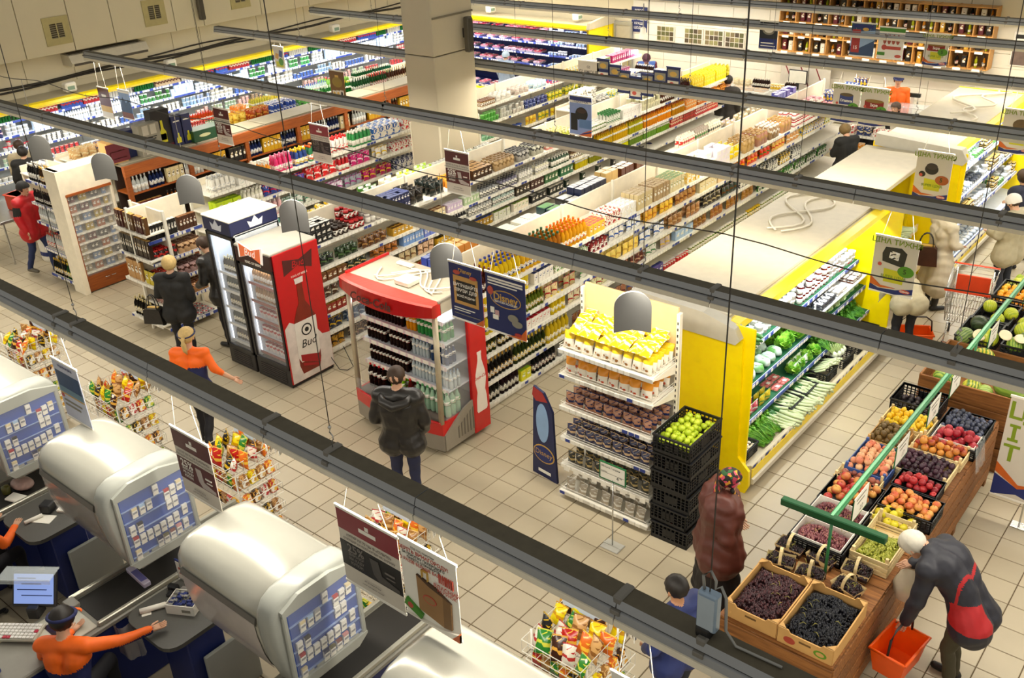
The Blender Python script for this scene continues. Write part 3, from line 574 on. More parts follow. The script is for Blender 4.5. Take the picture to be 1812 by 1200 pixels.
F2 = shelving('aisle_rack', 'long white aisle rack with coffee, cosmetics and juices behind the beer fridges', 'shelf', 'coffee rack', (-4.35, .85, 0), 0, 12.2, [.08, .37, .65, .89, 1.15, 1.38, 1.74], .58, 2.0, blue=False)
F2b = shelving('aisle_rack', 'back side of the coffee rack, seen over its cream ridge', 'shelf', 'coffee rack rear', (-5.55, 7.0, 0), PI, 6.0, [.1, 1.74], .55, 1.98, posts=0, front='far end')
C7 = [('pbox', 'tea_box', 'black and white tea box in a pile', '#1a1a1c', '#e4e0d8', (1, .9, .6), 3, .42), ('jar', 'coffee_jar', 'coffee jar with a dark lid', '#3a2010', '#2a1a10', 1.1, 1, .3), ('jar', 'coffee_jar', 'coffee jar with a red lid', '#5a1c14', '#b81c20', 1.1, 2, .3), ('jar', 'coffee_jar', 'coffee jar with a white lid', '#b8b0a8', '#e8e4dc', 1.2, 2, .45), ('pbox', 'tea_box', 'navy tea tin', '#16204a', '#3a4a8a', (1, .6, .8), 2, .45),
   ('bag', 'coffee_bag', 'glossy black coffee bag', '#181614', '#403830', (1.3, 1, 1.1), 1, .9), ('can', 'coffee_tin', 'orange coffee tin', '#d88a20', '#f0b040', 1.25, 1, .5), ('pbox', 'biscuit_tube', 'dark brown biscuit pack', '#3c2410', '#b88c50', (1.5, .9, 1), 1, .55), ('pouch', 'paper_bag', 'kraft paper pouch', '#c0a070', '#8a6a3c', (1.2, 1, 1.1), 1, .6), ('pouch', 'coffee_bag', 'silver grey pouch', '#a8a49c', '#3c3a38', (1.2, 1, 1.1), 1, .8),
   ('pump', 'soap_bottle', 'pink pump bottle', '#e89a90', '#e8b8a8', 1.25, 1, .3), ('pump', 'soap_bottle', 'olive green pump bottle', '#9aa030', '#e8d88c', 1.25, 1, .45), ('jar', 'face_cream_jar', 'brown jar with a white lid', '#7a5a30', '#ece4d4', .9, 1, .5), ('jar', 'face_cream_jar', 'green jar with a white lid', '#6a8a3a', '#ece8dc', .9, 1, .6), ('spray', 'cleaner_bottle', 'green topped white bottle', '#dcdccc', '#2a7a34', .9, 1, .5), ('pbox', 'cosmetic_box', 'white cosmetic box', '#ece8e0', '#c8b8a8', (.8, .9, 1.1), 1, .7),
   ('cup', 'glass_tumbler', 'pale glass jar in rows', '#dcd8b8', '#e0d8b0', 1.3, 2, .7), ('wine', 'syrup_bottle', 'brown syrup bottle', '#4a2410', '#2a1408', 1.0, 1, 1.2), ('carton', 'juice_carton', 'yellow juice carton', '#f0cc10', '#f0e060', 1.25, 1, 2.0), ('carton', 'juice_carton', 'blue and white juice carton', '#4a8ac0', '#e8e8e0', 1.2, 1, .4), ('carton', 'juice_carton', 'lemon yellow juice carton', '#f2d830', '#e89018', 1.25, 1, 2)]
fill(F2, 6, 'top', '', C7, 0, None, rows=4, order=1, seed=11)
C6 = [('bag', 'coffee_bag', 'black coffee bag with a green print', '#1c201a', '#4a6a3a', (1, .8, .75), 1, .9), ('bag', 'coffee_bag', 'brown coffee bag', '#5a3418', '#b88a4a', (1, .8, .75), 1, .6), ('pbox', 'tea_box', 'gold tea box', '#c89a30', '#5a3a10', (1, .8, .8), 1, .5), ('pbox', 'tea_box', 'cream tea box with brown print', '#e4d4a4', '#7a4a1c', (1, .9, .85), 1, .7), ('pbox', 'tea_box', 'lilac tea box', '#c4b0c8', '#e0d8e0', (1, .7, .8), 1, .4), ('pbox', 'tea_box', 'pale green tea box', '#b0c49a', '#e0e4d8', (1, .7, .8), 1, .4), ('pump', 'shampoo_bottle', 'grey shampoo bottle', '#8a8c8c', '#3a3a3c', 1, 1, 1.0), ('pump', 'shampoo_bottle', 'white shampoo bottle', '#e0dcd4', '#a8a8a4', 1, 1, .9), ('pump', 'shampoo_bottle', 'dark green shampoo bottle', '#2c4a30', '#d8d4c8', 1, 1, .6),
   ('jar', 'face_cream_jar', 'cream jar with a brown lid', '#d8c8a0', '#5a3a1c', 1, 1, .8), ('pet', 'juice_bottle', 'yellow juice bottle', '#d8b018', '#d88818', .85, 1, 1.6), ('pet', 'juice_bottle', 'orange juice bottle', '#e89018', '#c84810', .85, 1, 1.6), ('carton', 'juice_carton', 'orange juice carton', '#e08828', '#d8c8a0', 1, 1, 2)]
fill(F2, 5, 'second', '', C6, 0, None, rows=2, order=1, seed=12)
C5 = [('pbox', 'tea_box', 'brown tea box', '#6a3c1c', '#c89a5a', (1, .9, .85), 1, .6), ('bag', 'coffee_bag', 'dark green coffee bag', '#1c2c20', '#c8b070', (1, .8, .75), 1, .5), ('bag', 'coffee_bag', 'orange brown coffee bag', '#b06a20', '#3a2010', (1, .8, .75), 1, .6), ('pbox', 'tea_box', 'light blue boxed tea', '#7aa0d8', '#c8d8f0', (.8, .6, 1), 1, .9), ('spray', 'cleaner_bottle', 'black bottle with a white stripe', '#1c1c20', '#d8d8d4', .75, 1, .6), ('pump', 'shampoo_bottle', 'silver shampoo bottle', '#b8b8b4', '#70706c', .95, 1, 1.2), ('pbox', 'cosmetic_box', 'dark cosmetic box', '#3c3428', '#a08450', (.8, .9, 1), 1, .8), ('pbox', 'cosmetic_box', 'green cosmetic box', '#3a6a3a', '#c8c4a0', (.8, .9, 1), 1, .9), ('pet', 'juice_bottle', 'lemon yellow juice bottle', '#dcc81c', '#6a9a20', .8, 1, 1.8), ('pet', 'juice_bottle', 'green tea bottle', '#7a9a34', '#d8c850', .8, 1, 1.5), ('carton', 'juice_carton', 'red juice carton', '#b83020', '#e0c8a0', .95, 1, 2)]
fill(F2, 4, 'third', '', C5, 0, None, rows=2, order=1, seed=13)
C4 = [('bag', 'coffee_bag', 'brown and white coffee pack', '#4a2c18', '#d8ccb4', (1, .8, .85), 1, .5), ('pbox', 'tea_box', 'red tea box', '#a8281c', '#e0c060', (1, .9, .9), 1, .5), ('jar', 'coffee_jar', 'coffee jar with a brown lid', '#3c1c0c', '#6a4020', 1, 1, .6), ('bag', 'coffee_bag', 'cream coffee bag', '#d0bc90', '#7a4a20', (1, .8, .85), 1, .8), ('pbox', 'tea_box', 'yellow tea box', '#d8a820', '#3a2a10', (1, .8, .9), 1, 1.4), ('pbox', 'cosmetic_box', 'white and lime box', '#dcdccc', '#8aa838', (1, 1, .9), 1, 1.0), ('pbox', 'cosmetic_box', 'black box with a white print', '#20201e', '#c8c4b8', (1, 1, .9), 1, 4)]
fill(F2, 3, 'fourth', '', C4, 0, 6, rows=1, order=1, seed=14)
fill(F2, 2, 'fifth', '', [('pbox', 'tea_box', 'cream and brown tea box', '#d8c8a0', '#5a3418', (1, .9, .9), 1, .5), ('can', 'coffee_tin', 'brown coffee tin', '#5a3a1c', '#b89860', 1, 1, .5), ('pouch', 'coffee_bag', 'beige coffee pouch', '#c8b088', '#7a5a30', 1, 1, .8), ('pbox', 'tea_box', 'red and gold tea box', '#90281c', '#c8a040', (1, .9, .9), 1, 1)], 0, 3.4, rows=2, seed=15)
fill(F2, 1, 'sixth', '', [('bag', 'coffee_bag', 'navy coffee bag with yellow print', '#1c2440', '#d8b020', (1, .8, .9), 1, .45), ('bag', 'coffee_bag', 'steel blue coffee bag', '#3c587a', '#a8b8c8', (1, .8, .9), 1, .4), ('pbox', 'tea_box', 'white tea box', '#d8d4c8', '#5a3820', (1, 1, .9), 1, .7)], 0, 2.6, rows=2, seed=16, order=1)
fill(F2, 0, 'bottom', '', [('bag', 'coffee_bag', 'gold coffee bag', '#b88820', '#2a1a0c', (1, .8, .9), 1, .5), ('bag', 'coffee_bag', 'dark brown coffee bag', '#3a2414', '#b8a078', (1, .8, .9), 1, .5), ('pbox', 'tea_box', 'brown boxed tea', '#6a4828', '#d8c8a4', (1, 1, .9), 1, .5)], 0, 2.4, rows=2, seed=17, order=1)
fill(F2b, 1, 'top', '', [('flat', 'sponge_pack', 'silver flat pack', '#c8c8c0', '#8a8a84', (1.2, 1, 1.4), 2, .9), ('flat', 'sponge_pack', 'grey flat pack', '#a8a8a2', '#d8d8d2', (1.2, 1, 1.4), 2, .7), ('bag', 'napkin_pack', 'lime green napkin pack', '#a8d020', '#e0e8c0', (1.5, 1, .7), 1, .8), ('bag', 'napkin_pack', 'cream napkin pack', '#e8e0c8', '#d8d0b8', (1.5, 1, .7), 1, .9), ('flat', 'sponge_pack', 'yellow sponge pack', '#e8c828', '#d8a818', (1.1, 1, 2), 2, .8)], 1.0, 5.9, rows=3, order=1, seed=18, hidden=0)

F3 = shelving('aisle_rack', 'white aisle rack with detergents in front of the square pillar', 'shelf', 'detergent rack', (-7.15, 1.15, 0), 0, 5.1, [.1, .5, .9, 1.2, 1.55, 1.89], .6, 2.0)
F3c = shelving('aisle_rack', 'white aisle rack with household goods beyond the square pillar', 'shelf', 'household rack', (-7.1, 7.6, 0), 0, 6.0, [.1, .5, .85, 1.15, 1.5, 1.86], .6, 2.05)
D6 = [('det', 'detergent_bottle', 'white bottle with a silver cap', '#e4e0d4', '#b8b8b4', .95, 1, .5), ('pbox', 'cleaner_box', 'white flat box', '#e8e4da', '#7a9a8a', (1.2, 1.2, .35), 3, .5), ('spray', 'cleaner_bottle', 'orange cleaner spray', '#e89a1c', '#e8e4d8', 1, 1, .22), ('det', 'detergent_bottle', 'pink detergent bottle', '#e02c70', '#e878a0', 1, 1, .42), ('det', 'detergent_bottle', 'yellow capped blue bottle', '#2c4c94', '#f0c808', 1, 1, .3), ('det', 'detergent_bottle', 'orange capped green bottle', '#2c7a4c', '#f06020', 1, 1, .42), ('det', 'detergent_bottle', 'red capped white bottle', '#ece6e0', '#d02020', 1, 1, .55), ('det', 'dish_soap_bottle', 'green dish soap bottle', '#2c8a44', '#ece4d8', 1, 1, .5),
   ('box', 'powder_box', 'blue and white powder box', '#2a62b0', '#f0e8dc', (2, 1.6, 1.35), 1, .75), ('box', 'powder_box', 'white and red powder box', '#efe8dc', '#c8282c', (1.6, 1.4, 1.35), 1, 1.2)]
fill(F3, 5, 'top', '', D6, 0.05, None, rows=3, order=1, seed=20)
D5 = [('pbox', 'cleaner_box', 'lime green box', '#b4cc1c', '#7a9a10', (1.4, 1.6, 1.1), 1, .55), ('spray', 'cleaner_bottle', 'cream cleaner spray', '#dcd8c4', '#f0ece0', .95, 1, .4), ('bag', 'powder_bag', 'blue powder bag with red print', '#28408c', '#c8283c', (1.2, .9, .9), 1, .9), ('bag', 'powder_bag', 'red powder bag', '#d01418', '#f0d8d0', (1.3, 1.1, 1.1), 1, .7), ('det', 'detergent_bottle', 'red bottle', '#c01c24', '#e8d8d0', .9, 1, .3), ('bag', 'powder_bag', 'magenta powder bag', '#c81c70', '#e8c0d0', (1.2, 1, 1), 1, .6), ('bag', 'powder_bag', 'white bag with a yellow print', '#e8e4dc', '#e0b820', (1.2, 1, .9), 1, .4), ('box', 'powder_box', 'white powder box with red letters', '#e8e4da', '#b02028', (1.5, 1.3, 1), 1, 1.2)]
fill(F3, 4, 'second', '', D5, 0.05, None, rows=2, order=1, seed=21)
D4 = [('spray', 'cleaner_bottle', 'white cleaner spray with yellow label', '#e4e4dc', '#d8c820', 1, 1, .8), ('det', 'detergent_bottle', 'pale pink bottle', '#e0b0b4', '#e8d8d8', 1, 1, .5), ('bag', 'powder_bag', 'white and green bag', '#dce0d8', '#3a8a6a', (1.2, .9, .9), 1, .9), ('bag', 'powder_bag', 'lilac white bag', '#d8d0dc', '#a82c88', (1.2, .9, .9), 1, .9), ('bag', 'powder_bag', 'magenta and yellow bag', '#b01c60', '#e0b020', (1.2, 1, .9), 1, .8), ('box', 'powder_box', 'navy powder box', '#1c2858', '#c8c8d0', (1.4, 1.2, 1.1), 1, 1.1)]
fill(F3, 3, 'third', '', D4, 0.05, None, rows=2, order=1, seed=22)
fill(F3, 2, 'fourth', '', [('det', 'detergent_bottle', 'teal bottle', '#2c7a7c', '#d8d8d0', 1, 1, .9), ('det', 'detergent_bottle', 'turquoise bottle with a red cap', '#4a9a90', '#c01c20', 1, 1, .8), ('bag', 'powder_bag', 'yellow and white bag', '#e0c020', '#e8e4d4', (1.2, .9, .8), 1, .8), ('pbox', 'cleaner_box', 'green and white box', '#4a9a44', '#e4e4d8', (1.2, 1.2, 1), 1, .8)], 0.05, 4.4, rows=1, order=1, seed=23)
fill(F3, 1, 'fifth', '', [('det', 'detergent_bottle', 'dark teal bottle', '#1c5a5c', '#c8ccc4', 1, 1, .9), ('bag', 'napkin_pack', 'lemon yellow pack', '#e0cc28', '#3a7a28', (1.2, 1, .9), 1, 1)], .05, 3.4, rows=1, seed=24)
H6 = [('jar', 'storage_jar', 'jar with a brown lid', '#c8a878', '#7a4a20', .9, 1, .5), ('bag', 'tissue_pack', 'white tissue pack', '#eae6dc', '#d0ccc0', (1.3, 1, .7), 1, 1.2), ('bag', 'tissue_pack', 'pale blue tissue pack', '#b8d0e0', '#e8ece8', (1.2, 1, .7), 1, .6), ('box', 'napkin_box', 'red and blue napkin box', '#c83048', '#3060b0', (1.2, 1, .9), 1, .8), ('box', 'napkin_box', 'yellow and teal napkin box', '#e0b838', '#2c8a9a', (1.2, 1, .9), 1, .7), ('pbox', 'cosmetic_box', 'olive cosmetic box', '#8a9a48', '#d8d8c0', (.9, .8, 1.1), 1, .8), ('pbox', 'cosmetic_box', 'magenta cosmetic box', '#a82060', '#d890b0', (.9, .8, 1.1), 1, 1.2)]
fill(F3c, 5, 'top', '', H6, 0.05, None, rows=3, order=1, seed=25)
H5 = [('cup', 'plastic_cup', 'green plastic cup', '#5ab048', '#8ad078', 1.2, 2, .6), ('cup', 'plastic_cup', 'clear plastic cup', '#d8d8d0', '#e8e8e0', 1.2, 2, .8), ('bag', 'glove_pack', 'navy glove pack', '#1c2c6a', '#8a98c8', (1, .8, .8), 1, .8), ('bag', 'glove_pack', 'yellow glove pack', '#e0cc20', '#3a7a30', (1, .8, .8), 1, 1.2), ('bag', 'glove_pack', 'olive sack pack', '#9a9a50', '#d0c8a0', (1, .8, .8), 1, .6), ('pbox', 'cosmetic_box', 'plum cosmetic box', '#8a2058', '#c8a0b0', (.9, .8, 1), 1, 1.4)]
fill(F3c, 4, 'second', '', H5, 0.05, None, rows=2, order=1, seed=26)
H4 = [('cup', 'plastic_cup', 'mint plastic cup', '#8ac8a0', '#c8e0d0', 1.2, 2, .6), ('tub', 'storage_tub', 'clear storage tub', '#d8d8d4', '#c8d4d0', 1.1, 1, .8), ('bag', 'glove_pack', 'golden brush pack', '#d8b820', '#c87a18', (1, .8, .85), 1, 1.3), ('pbox', 'cosmetic_box', 'yellow cosmetic box', '#d8b028', '#a87818', (.9, .8, 1), 1, .8), ('pbox', 'cosmetic_box', 'dark pink cosmetic box', '#b03068', '#e0c0c8', (.9, .8, 1), 1, 1.6)]
fill(F3c, 3, 'third', '', H4, 0.05, None, rows=1, order=1, seed=27)
fill(F3c, 2, 'fourth', '', [('bag', 'glove_pack', 'dark blue pack', '#1c2850', '#c8c8c0', (1, .8, .8), 1, .8), ('pbox', 'candle_box', 'dark red candle box', '#7a1c2c', '#d0b8a8', (.9, .9, 1), 1, .5), ('cup', 'plastic_cup', 'white plastic cup', '#e0dcd0', '#c8c4b8', 1, 1, 1.0)], .05, 4, rows=1, seed=28)
# ================================================================ wall coolers
INNER = mat('cooler_inner', '#e6ebee', .4); NAVYS = mat('cooler_navy', '#26306a', .4); BUMP = mat('bumper_white', '#d9d4c4', .4)
def cooler(name, label, fx, loc, rz, length, levels, depth, top, dark=False, trim='yellow', bay=1.25, front='aisle front', blue=True, bin_=.25, cx=0.0, ends=None):
 F = shelving(name, label, 'cooler', fx, loc, rz, length, levels, depth - .06, top - .02, bay, blue=blue, posts=0, base=0, shelfm=NAVYS if dark else INNER, panelm=NAVYS if dark else INNER, front=front)
 t = F.root; L = length
 MB().box(-depth, .0, 0, L, .06, bin_ - .05, 0, .01).prism([(.0, .08), (.06, .1), (.05, bin_), (.02, bin_ + .03), (0, bin_ + .03)], 1, 0, L).obj('base_tub', CASE, t)
 MB().prism([(.055, .1), (.085, .11), (.085, .17), (.056, .18)], 1, 0, L).obj('bumper', BUMP, t)
 MB().box(.05, .062, 0, L, .18, bin_, 0, .004).obj('kick_trim', YELLOW if trim == 'yellow' else NAVYS, t)
 MB().box(-depth, cx - .08, 0, L, top - .015, top + .04, 0, .012).obj('roof_board', CASE, t)
 MB().prism([(cx + a, top + b) for a, b in ((-.14, -.08), (-.02, -.05), (.03, 0), (.0, .05), (-.1, .07), (-.14, .05))], 1, 0, L).obj('canopy_trim', YELLOW if trim == 'yellow' else CASE, t)
 MB().box(cx - .3, cx - .26, .02, L - .02, top - .06, top - .04).obj('lamp_strip', mat('cooler_lamp', '#f4f8ff', .4, emit=2.2, var=0), t)
 lp = MB().box(.02, .056, 0, L, bin_ + .02, bin_ + .045, 0, .006); q_ = .03
 while q_ < L - .1:
  lp.box(.0562, .058, q_, q_ + .07, bin_ - .02, bin_ + .04, 1 if int(q_ * 9) % 3 else 2); q_ += .105
 lp.obj('lip_strip', [CASE, PAPER, BLUETAG], t)
 for y, nm in ((-.03, 'end_panel'), (L, 'end_panel')): MB().box(-depth, -.02, y, y + .03, .02, top + .05, 0, .008).obj(nm, ends or CASE, t)
 return F
W1 = cooler('dairy_cooler', 'long dairy cooler under a yellow canopy along the panelled wall', 'dairy cooler', (-14.72, .9, 0), 0, 14.0, [(.3, -.02, .75), (.68, -.3, .5), (.98, -.32, .46), (1.27, -.35, .44), (1.57, -.37, .42), (1.86, -.4, .4)], .95, 2.13, front='near end')
def dairy(l, names, seed):
 fill(W1, l, ('bottom', 'fifth', 'fourth', 'third', 'second', 'top')[l], '', names, .05, None, rows=1, seed=seed, run=(.4, .8), gap=1.04)
dairy(5, [('pet', 'milk_bottle', 'white milk bottle', '#eceae4', '#3a6ac8', .85), ('carton', 'kefir_carton', 'red kefir carton', '#b01c28', '#e8dcd4', 1.15), ('carton', 'kefir_carton', 'red and blue kefir carton', '#2c50a8', '#c82830', 1.15), ('carton', 'kefir_carton', 'brown topped carton', '#c8b090', '#5a2414', 1.15), ('pet', 'yogurt_bottle', 'green yogurt bottle', '#2c7a3c', '#e8e8e0', .85)], 1)
dairy(4, [('cup', 'yogurt_cup', 'navy and pink yogurt cup', '#28306a', '#e8b8c0', 1.3, 2), ('cup', 'yogurt_cup', 'green and white yogurt cup', '#4a9a50', '#e8ece4', 1.3, 2), ('tub', 'dessert_tub', 'white dessert tub', '#e8ecee', '#d8e0ea', 1.0, 3), ('pet', 'milk_bottle', 'white milk bottle with a blue cap', '#e6ecf2', '#2c58b8', .8), ('pbox', 'butter_pack', 'pale blue butter pack', '#b8cce4', '#e8eef4', (1, 1, .5), 3)], 2)
dairy(3, [('cup', 'yogurt_cup', 'white and red yogurt cup', '#ece8e4', '#c8283c', 1.3, 2), ('cup', 'yogurt_cup', 'light blue yogurt cup', '#a8c8e8', '#ecf0f4', 1.3, 2), ('tub', 'dessert_tub', 'tub with a white lid', '#d8e0e4', '#f0f0ec', 1.05, 3), ('flat', 'cheese_pack', 'white cheese pack in a pile', '#ece8dc', '#d0c8b8', (1.1, 1.2, 1.6), 4), ('flat', 'curd_pack', 'blue curd pack in a pile', '#3a60b0', '#e8e8ec', (1.1, 1.2, 1.6), 3)], 3)
dairy(2, [('cup', 'yogurt_cup', 'pale green yogurt cup', '#c8dcc0', '#f0f0e8', 1.1, 2), ('tub', 'dessert_tub', 'jar shaped dessert tub', '#d8d4b8', '#f0ece0', .9), ('flat', 'cheese_pack', 'red topped cheese pack', '#c83a3a', '#ece4dc', (1.1, 1.2, 1.8), 3), ('flat', 'curd_pack', 'pink curd pack', '#d8a8a0', '#ece4dc', (1.1, 1.2, 1.8), 4)], 4)
dairy(1, [('carton', 'milk_carton', 'white milk carton', '#ece8dc', '#d8c8b0', .9), ('bag', 'milk_bag', 'white milk bag', '#eceade', '#c8d4dc', (.9, .9, .7)), ('tub', 'dessert_tub', 'white pail', '#e4e4dc', '#f0eee6', 1.1)], 5)
dairy(0, [('bag', 'milk_bag', 'clear wrapped bag', '#e0d8c4', '#d0b088', (1, 1, .7)), ('tray', 'chicken_tray', 'pale chicken tray', '#e8c8a0', '#f0ece0', 1)], 6)
W2 = cooler('meat_cooler', 'meat cooler with navy shelves under a yellow canopy on the back wall', 'meat cooler', (-14.3, 14.5, 0), -PI / 2, 5.0, [(.3, -.02, .75), (.68, -.3, .5), (.98, -.32, .46), (1.27, -.35, .44), (1.57, -.37, .42), (1.86, -.4, .4)], .95, 2.13, dark=1, front='dairy corner')
for l in range(6):
 fill(W2, l, ('bottom', 'fifth', 'fourth', 'third', 'second', 'top')[l], '', [('tray', 'meat_tray', 'pink minced meat tray', '#d86878', '#e8d0d4', (1.2, 1.2, 1.7)), ('tray', 'meat_tray', 'dark red beef tray', '#9a1c34', '#d8b0b8', (1.2, 1.2, 1.7)), ('tray', 'meat_tray', 'pale pink pork tray', '#e898a8', '#ece0e4', (1.2, 1.2, 1.7))], .05, 3.2, rows=2, seed=40 + l, run=(.5, 1.1), turn=0)
 fill(W2, l, ('bottom', 'fifth', 'fourth', 'third', 'second', 'top')[l] + ' right', '', [('tub', 'fish_tub', 'pale blue fish tub', '#b8c8e0', '#dce4ee', .8, 2), ('flat', 'fish_pack', 'light blue fish pack', '#8aa8d0', '#e0e8f0', (1.1, 1.1, 1.4), 2)], 3.3, 4.95, rows=1, seed=50 + l, run=(.3, .6))
ep = MB(); ep.box(-9.3, -9.26, 14.42, 15.55, 0, 2.16, 0, .01); t = thing('end_wall', 'tall yellow end wall closing the meat cooler beside the butcher door', 'panel', (0, 0, 0))
ep.obj('panel', YELLOW, t); MB().prism([(14.4, 2.14), (14.46, 2.3), (15.6, 2.42), (15.6, 2.14)], 0, -9.32, -9.22).obj('cap', CASE, t)
for y in (14.42, 15.56): MB().box(-9.31, -9.25, y, y + .03, 0, 2.16, 0, .006).obj('edge_strip', mat('yellow_dark', '#d8b800', .4), t)

# produce cooler, the wooden bay behind it, and the fish cooler, all in one line
GREENM = mat('green_mat', '#17603a', .6)
PC = cooler('produce_cooler', 'produce cooler with yellow trims facing the fruit stand', 'produce cooler', (2.1, 1.5, 0), 0, 4.25, [(.2, -.06, .98), (.5, -.3, .72), (.86, -.4, .6), (1.22, -.54, .5)], 1.62, 2.0, front='yellow end', bin_=.3, cx=-.23, ends=YELLOW)
for k in range(4):
 z, xo, d = PC.lv[k]; MB().box(xo - d, xo - .01, .02, 4.23, .001, .012).obj('shelf_mat', GREENM, PC.root, (0, 0, z))
t = PC.root; MB().box(-1.2, -.02, .02, 4.23, .2, .215).obj('tub_mat', GREENM, t)
MB().box(-1.62, -.4, 0, 4.25, 2.0, 2.07, 0, .015).obj('roof_panel', CASE, t)
ep = MB(); ep.prism([(-1.15, 0), (.02, 0), (.06, .1), (.05, .3), (-.1, .45), (-.14, 1.9), (-1.15, 1.9)], 1, -.07, -.03); ep.obj('yellow_end', YELLOW, t)
cap = MB(); cap.prism([(-1.5, 1.88), (-.2, 1.86), (-.15, 1.92), (-.22, 2.04), (-.6, 2.14), (-1.5, 2.18)], 1, -.12, .04); cap.obj('canopy_end', mat('canopy_grey', '#c4bfb0', .4), t)
pts = lambda *a: [Vector(q) for q in a]
for k, (dx, sw) in enumerate(((0, .3), (.12, -.25), (.2, .2))):
 MB().tube([(-1.2 + dx + sw * math.sin(i * .5), 2.6 + i * .13, 2.09) for i in range(14)], .014, 6).obj('roof_hose', mat('hose', '#d8d0bc', .5, var=0), t, smooth=1)
MB().box(-.42, -.24, 4.05, 4.2, 2.05, 2.22, 0, .03).obj('fan_housing', mat('canopy_grey'), t)

t = thing('wooden_bay', 'open wooden vegetable bay in the gap between the two coolers', 'display', (0, 0, 0))
MB().box(.48, 1.55, 5.85, 8.5, 1.95, 2.03, 0, .01).obj('roof_board', CASE, t)
MB().box(.48, .54, 5.85, 8.5, 0, 1.95).obj('back_panel', mat('yellow_soft', '#e0cc10', .5), t)
for k, (z, x1) in enumerate(((.35, 1.75), (.8, 1.5), (1.25, 1.25))):
 s = MB().box(.54, x1, 5.9, 8.45, z - .03, z).obj('shelf', PINE, t); MB().box(x1 - .02, x1 + .01, 5.9, 8.45, z - .04, z + .08).obj('shelf_lip', PINE, s)
for y in (5.88, 7.2, 8.46): MB().box(1.28, 1.32, y - .02, y + .02, 0, 1.95).obj('post', YELLOW, t)
MB().box(.5, 1.78, 8.5, 8.54, 0, 1.95).obj('side_panel', YELLOW, t)
FC = cooler('fish_cooler', 'far fish and salad cooler with yellow trims behind the white poster', 'fish cooler', (2.05, 8.65, 0), 0, 4.3, [(.22, -.06, .9), (.6, -.2, .7), (.95, -.32, .6), (1.3, -.46, .5), (1.62, -.52, .44)], 1.5, 2.02, front='yellow end', cx=-.18, ends=YELLOW)
for l in range(1, 5):
 fill(FC, l, ('bottom', 'fourth', 'third', 'second', 'top')[l], '', [('tub', 'salad_tub', 'white salad tub', '#dce4ee', '#eef2f6', 1, 2), ('tub', 'salad_tub', 'dark lidded salad tub', '#c8d4e0', '#20242c', 1), ('flat', 'fish_pack', 'silver fish pack', '#c8d4e0', '#ecf0f4', (1.2, 1.2, 1.6), 2), ('flat', 'fish_pack', 'green fish pack', '#5aa048', '#e4ece4', (1.2, 1.2, 1.6), 2), ('jar', 'caviar_jar', 'small dark caviar jar', '#2a1a14', '#d0b060', .8, 2)], .05, None, rows=2, seed=60 + l, run=(.35, .7))
fill(FC, 0, 'bottom', '', [('flat', 'fish_pack', 'ice grey fish pack', '#a8b4c0', '#ecf0f4', (1.5, 1.6, 1.4), 1)], .05, 2.6, rows=4, seed=66)
t = FC.root; MB().prism([(-1.45, 2.03), (-.06, 1.9), (0, 1.98), (-.1, 2.14), (-1.45, 2.22)], 1, -.1, .1).obj('canopy_end', mat('canopy_grey'), t)
MB().prism([(-.5, 0), (.06, 0), (.05, .3), (-.06, .5), (-.1, 1.95), (-.5, 1.95)], 1, -.06, -.03).obj('yellow_end', YELLOW, t)
MB().tube([(-1.0 + .3 * math.sin(i * .6), 2.2 + i * .14, 2.1) for i in range(15)], .02, 6).obj('roof_hose', mat('hose'), t, smooth=1)
MB().tube([(-.7 + .2 * math.sin(i * .8 + 1), 1.9 + i * .14, 2.1) for i in range(17)], .016, 6).obj('roof_hose', mat('hose'), t, smooth=1)
MB().box(-.25, -.05, 4.1, 4.3, 2.06, 2.35, 0, .02).obj('fan_housing', mat('canopy_grey'), t)

# ================================================================ spirits rack, tobacco cabinet, bread stand
SP = shelving('spirits_rack', 'brown wooden spirits rack with a broad cornice', 'shelf', 'spirits rack', (-9.12, .9, 0), 0, 7.4, [(.25, 0, .45), (.75, 0, .45), (1.2, 0, .45), (1.62, 0, .45)], .45, 2.1, 1.23, shelfm=BROWNW, panelm=mat('rack_dark', '#2a1a10', .6), posts=0, tags=(9, 9))
t = SP.root
MB().box(-.06, .03, -.04, 7.42, 1.93, 2.11, 0, .006).obj('cornice', BROWNW, t)
for i in range(7): MB().box(-.04, .02, i * 1.22 - .04, i * 1.22 + .04, 0, 1.93).obj('post', BROWNW, t)
MB().box(-.62, -.03, -.02, 7.4, 2.08, 2.115, 0, .004).obj('top_board', mat('top_board', '#8c8370', .5), t)
for i in range(5): MB().box(-.6, -.06, i * 1.48, i * 1.48 + 1.44, 2.116, 2.135, 0, .006).obj('top_lid', mat('top_lid', '#a0977f', .5), t)
fill(SP, 3, 'top', '', [('wine', 'spirit_bottle', 'brown spirit bottle', '#5a2c10', '#d8c8a0', .95), ('pbox', 'gift_box', 'black gift box', '#1c1a1c', '#a89868', (1, .9, 1.6)), ('wine', 'spirit_bottle', 'clear spirit bottle', '#c8ccc8', '#e8e8e8', .95), ('pbox', 'gift_box', 'cream gift box', '#d8c898', '#3c2c18', (1, .8, 1.6)), ('wine', 'spirit_bottle', 'navy spirit bottle', '#16224c', '#c8ccd8', .95), ('pbox', 'gift_box', 'yellow gift box', '#c89a18', '#3c2c10', (1, .8, 1.7))], .06, None, rows=1, seed=70, run=(.25, .5))
fill(SP, 2, 'second', '', [('wine', 'spirit_bottle', 'amber spirit bottle', '#8a4a10', '#1c1410', .95), ('wine', 'spirit_bottle', 'black spirit bottle with a cream label', '#14120e', '#c8b890', .95), ('pbox', 'gift_box', 'dark red gift box', '#5a1418', '#c89a50', (1, .9, 1.5))], .06, 4.2, rows=1, seed=71, run=(.3, .6))
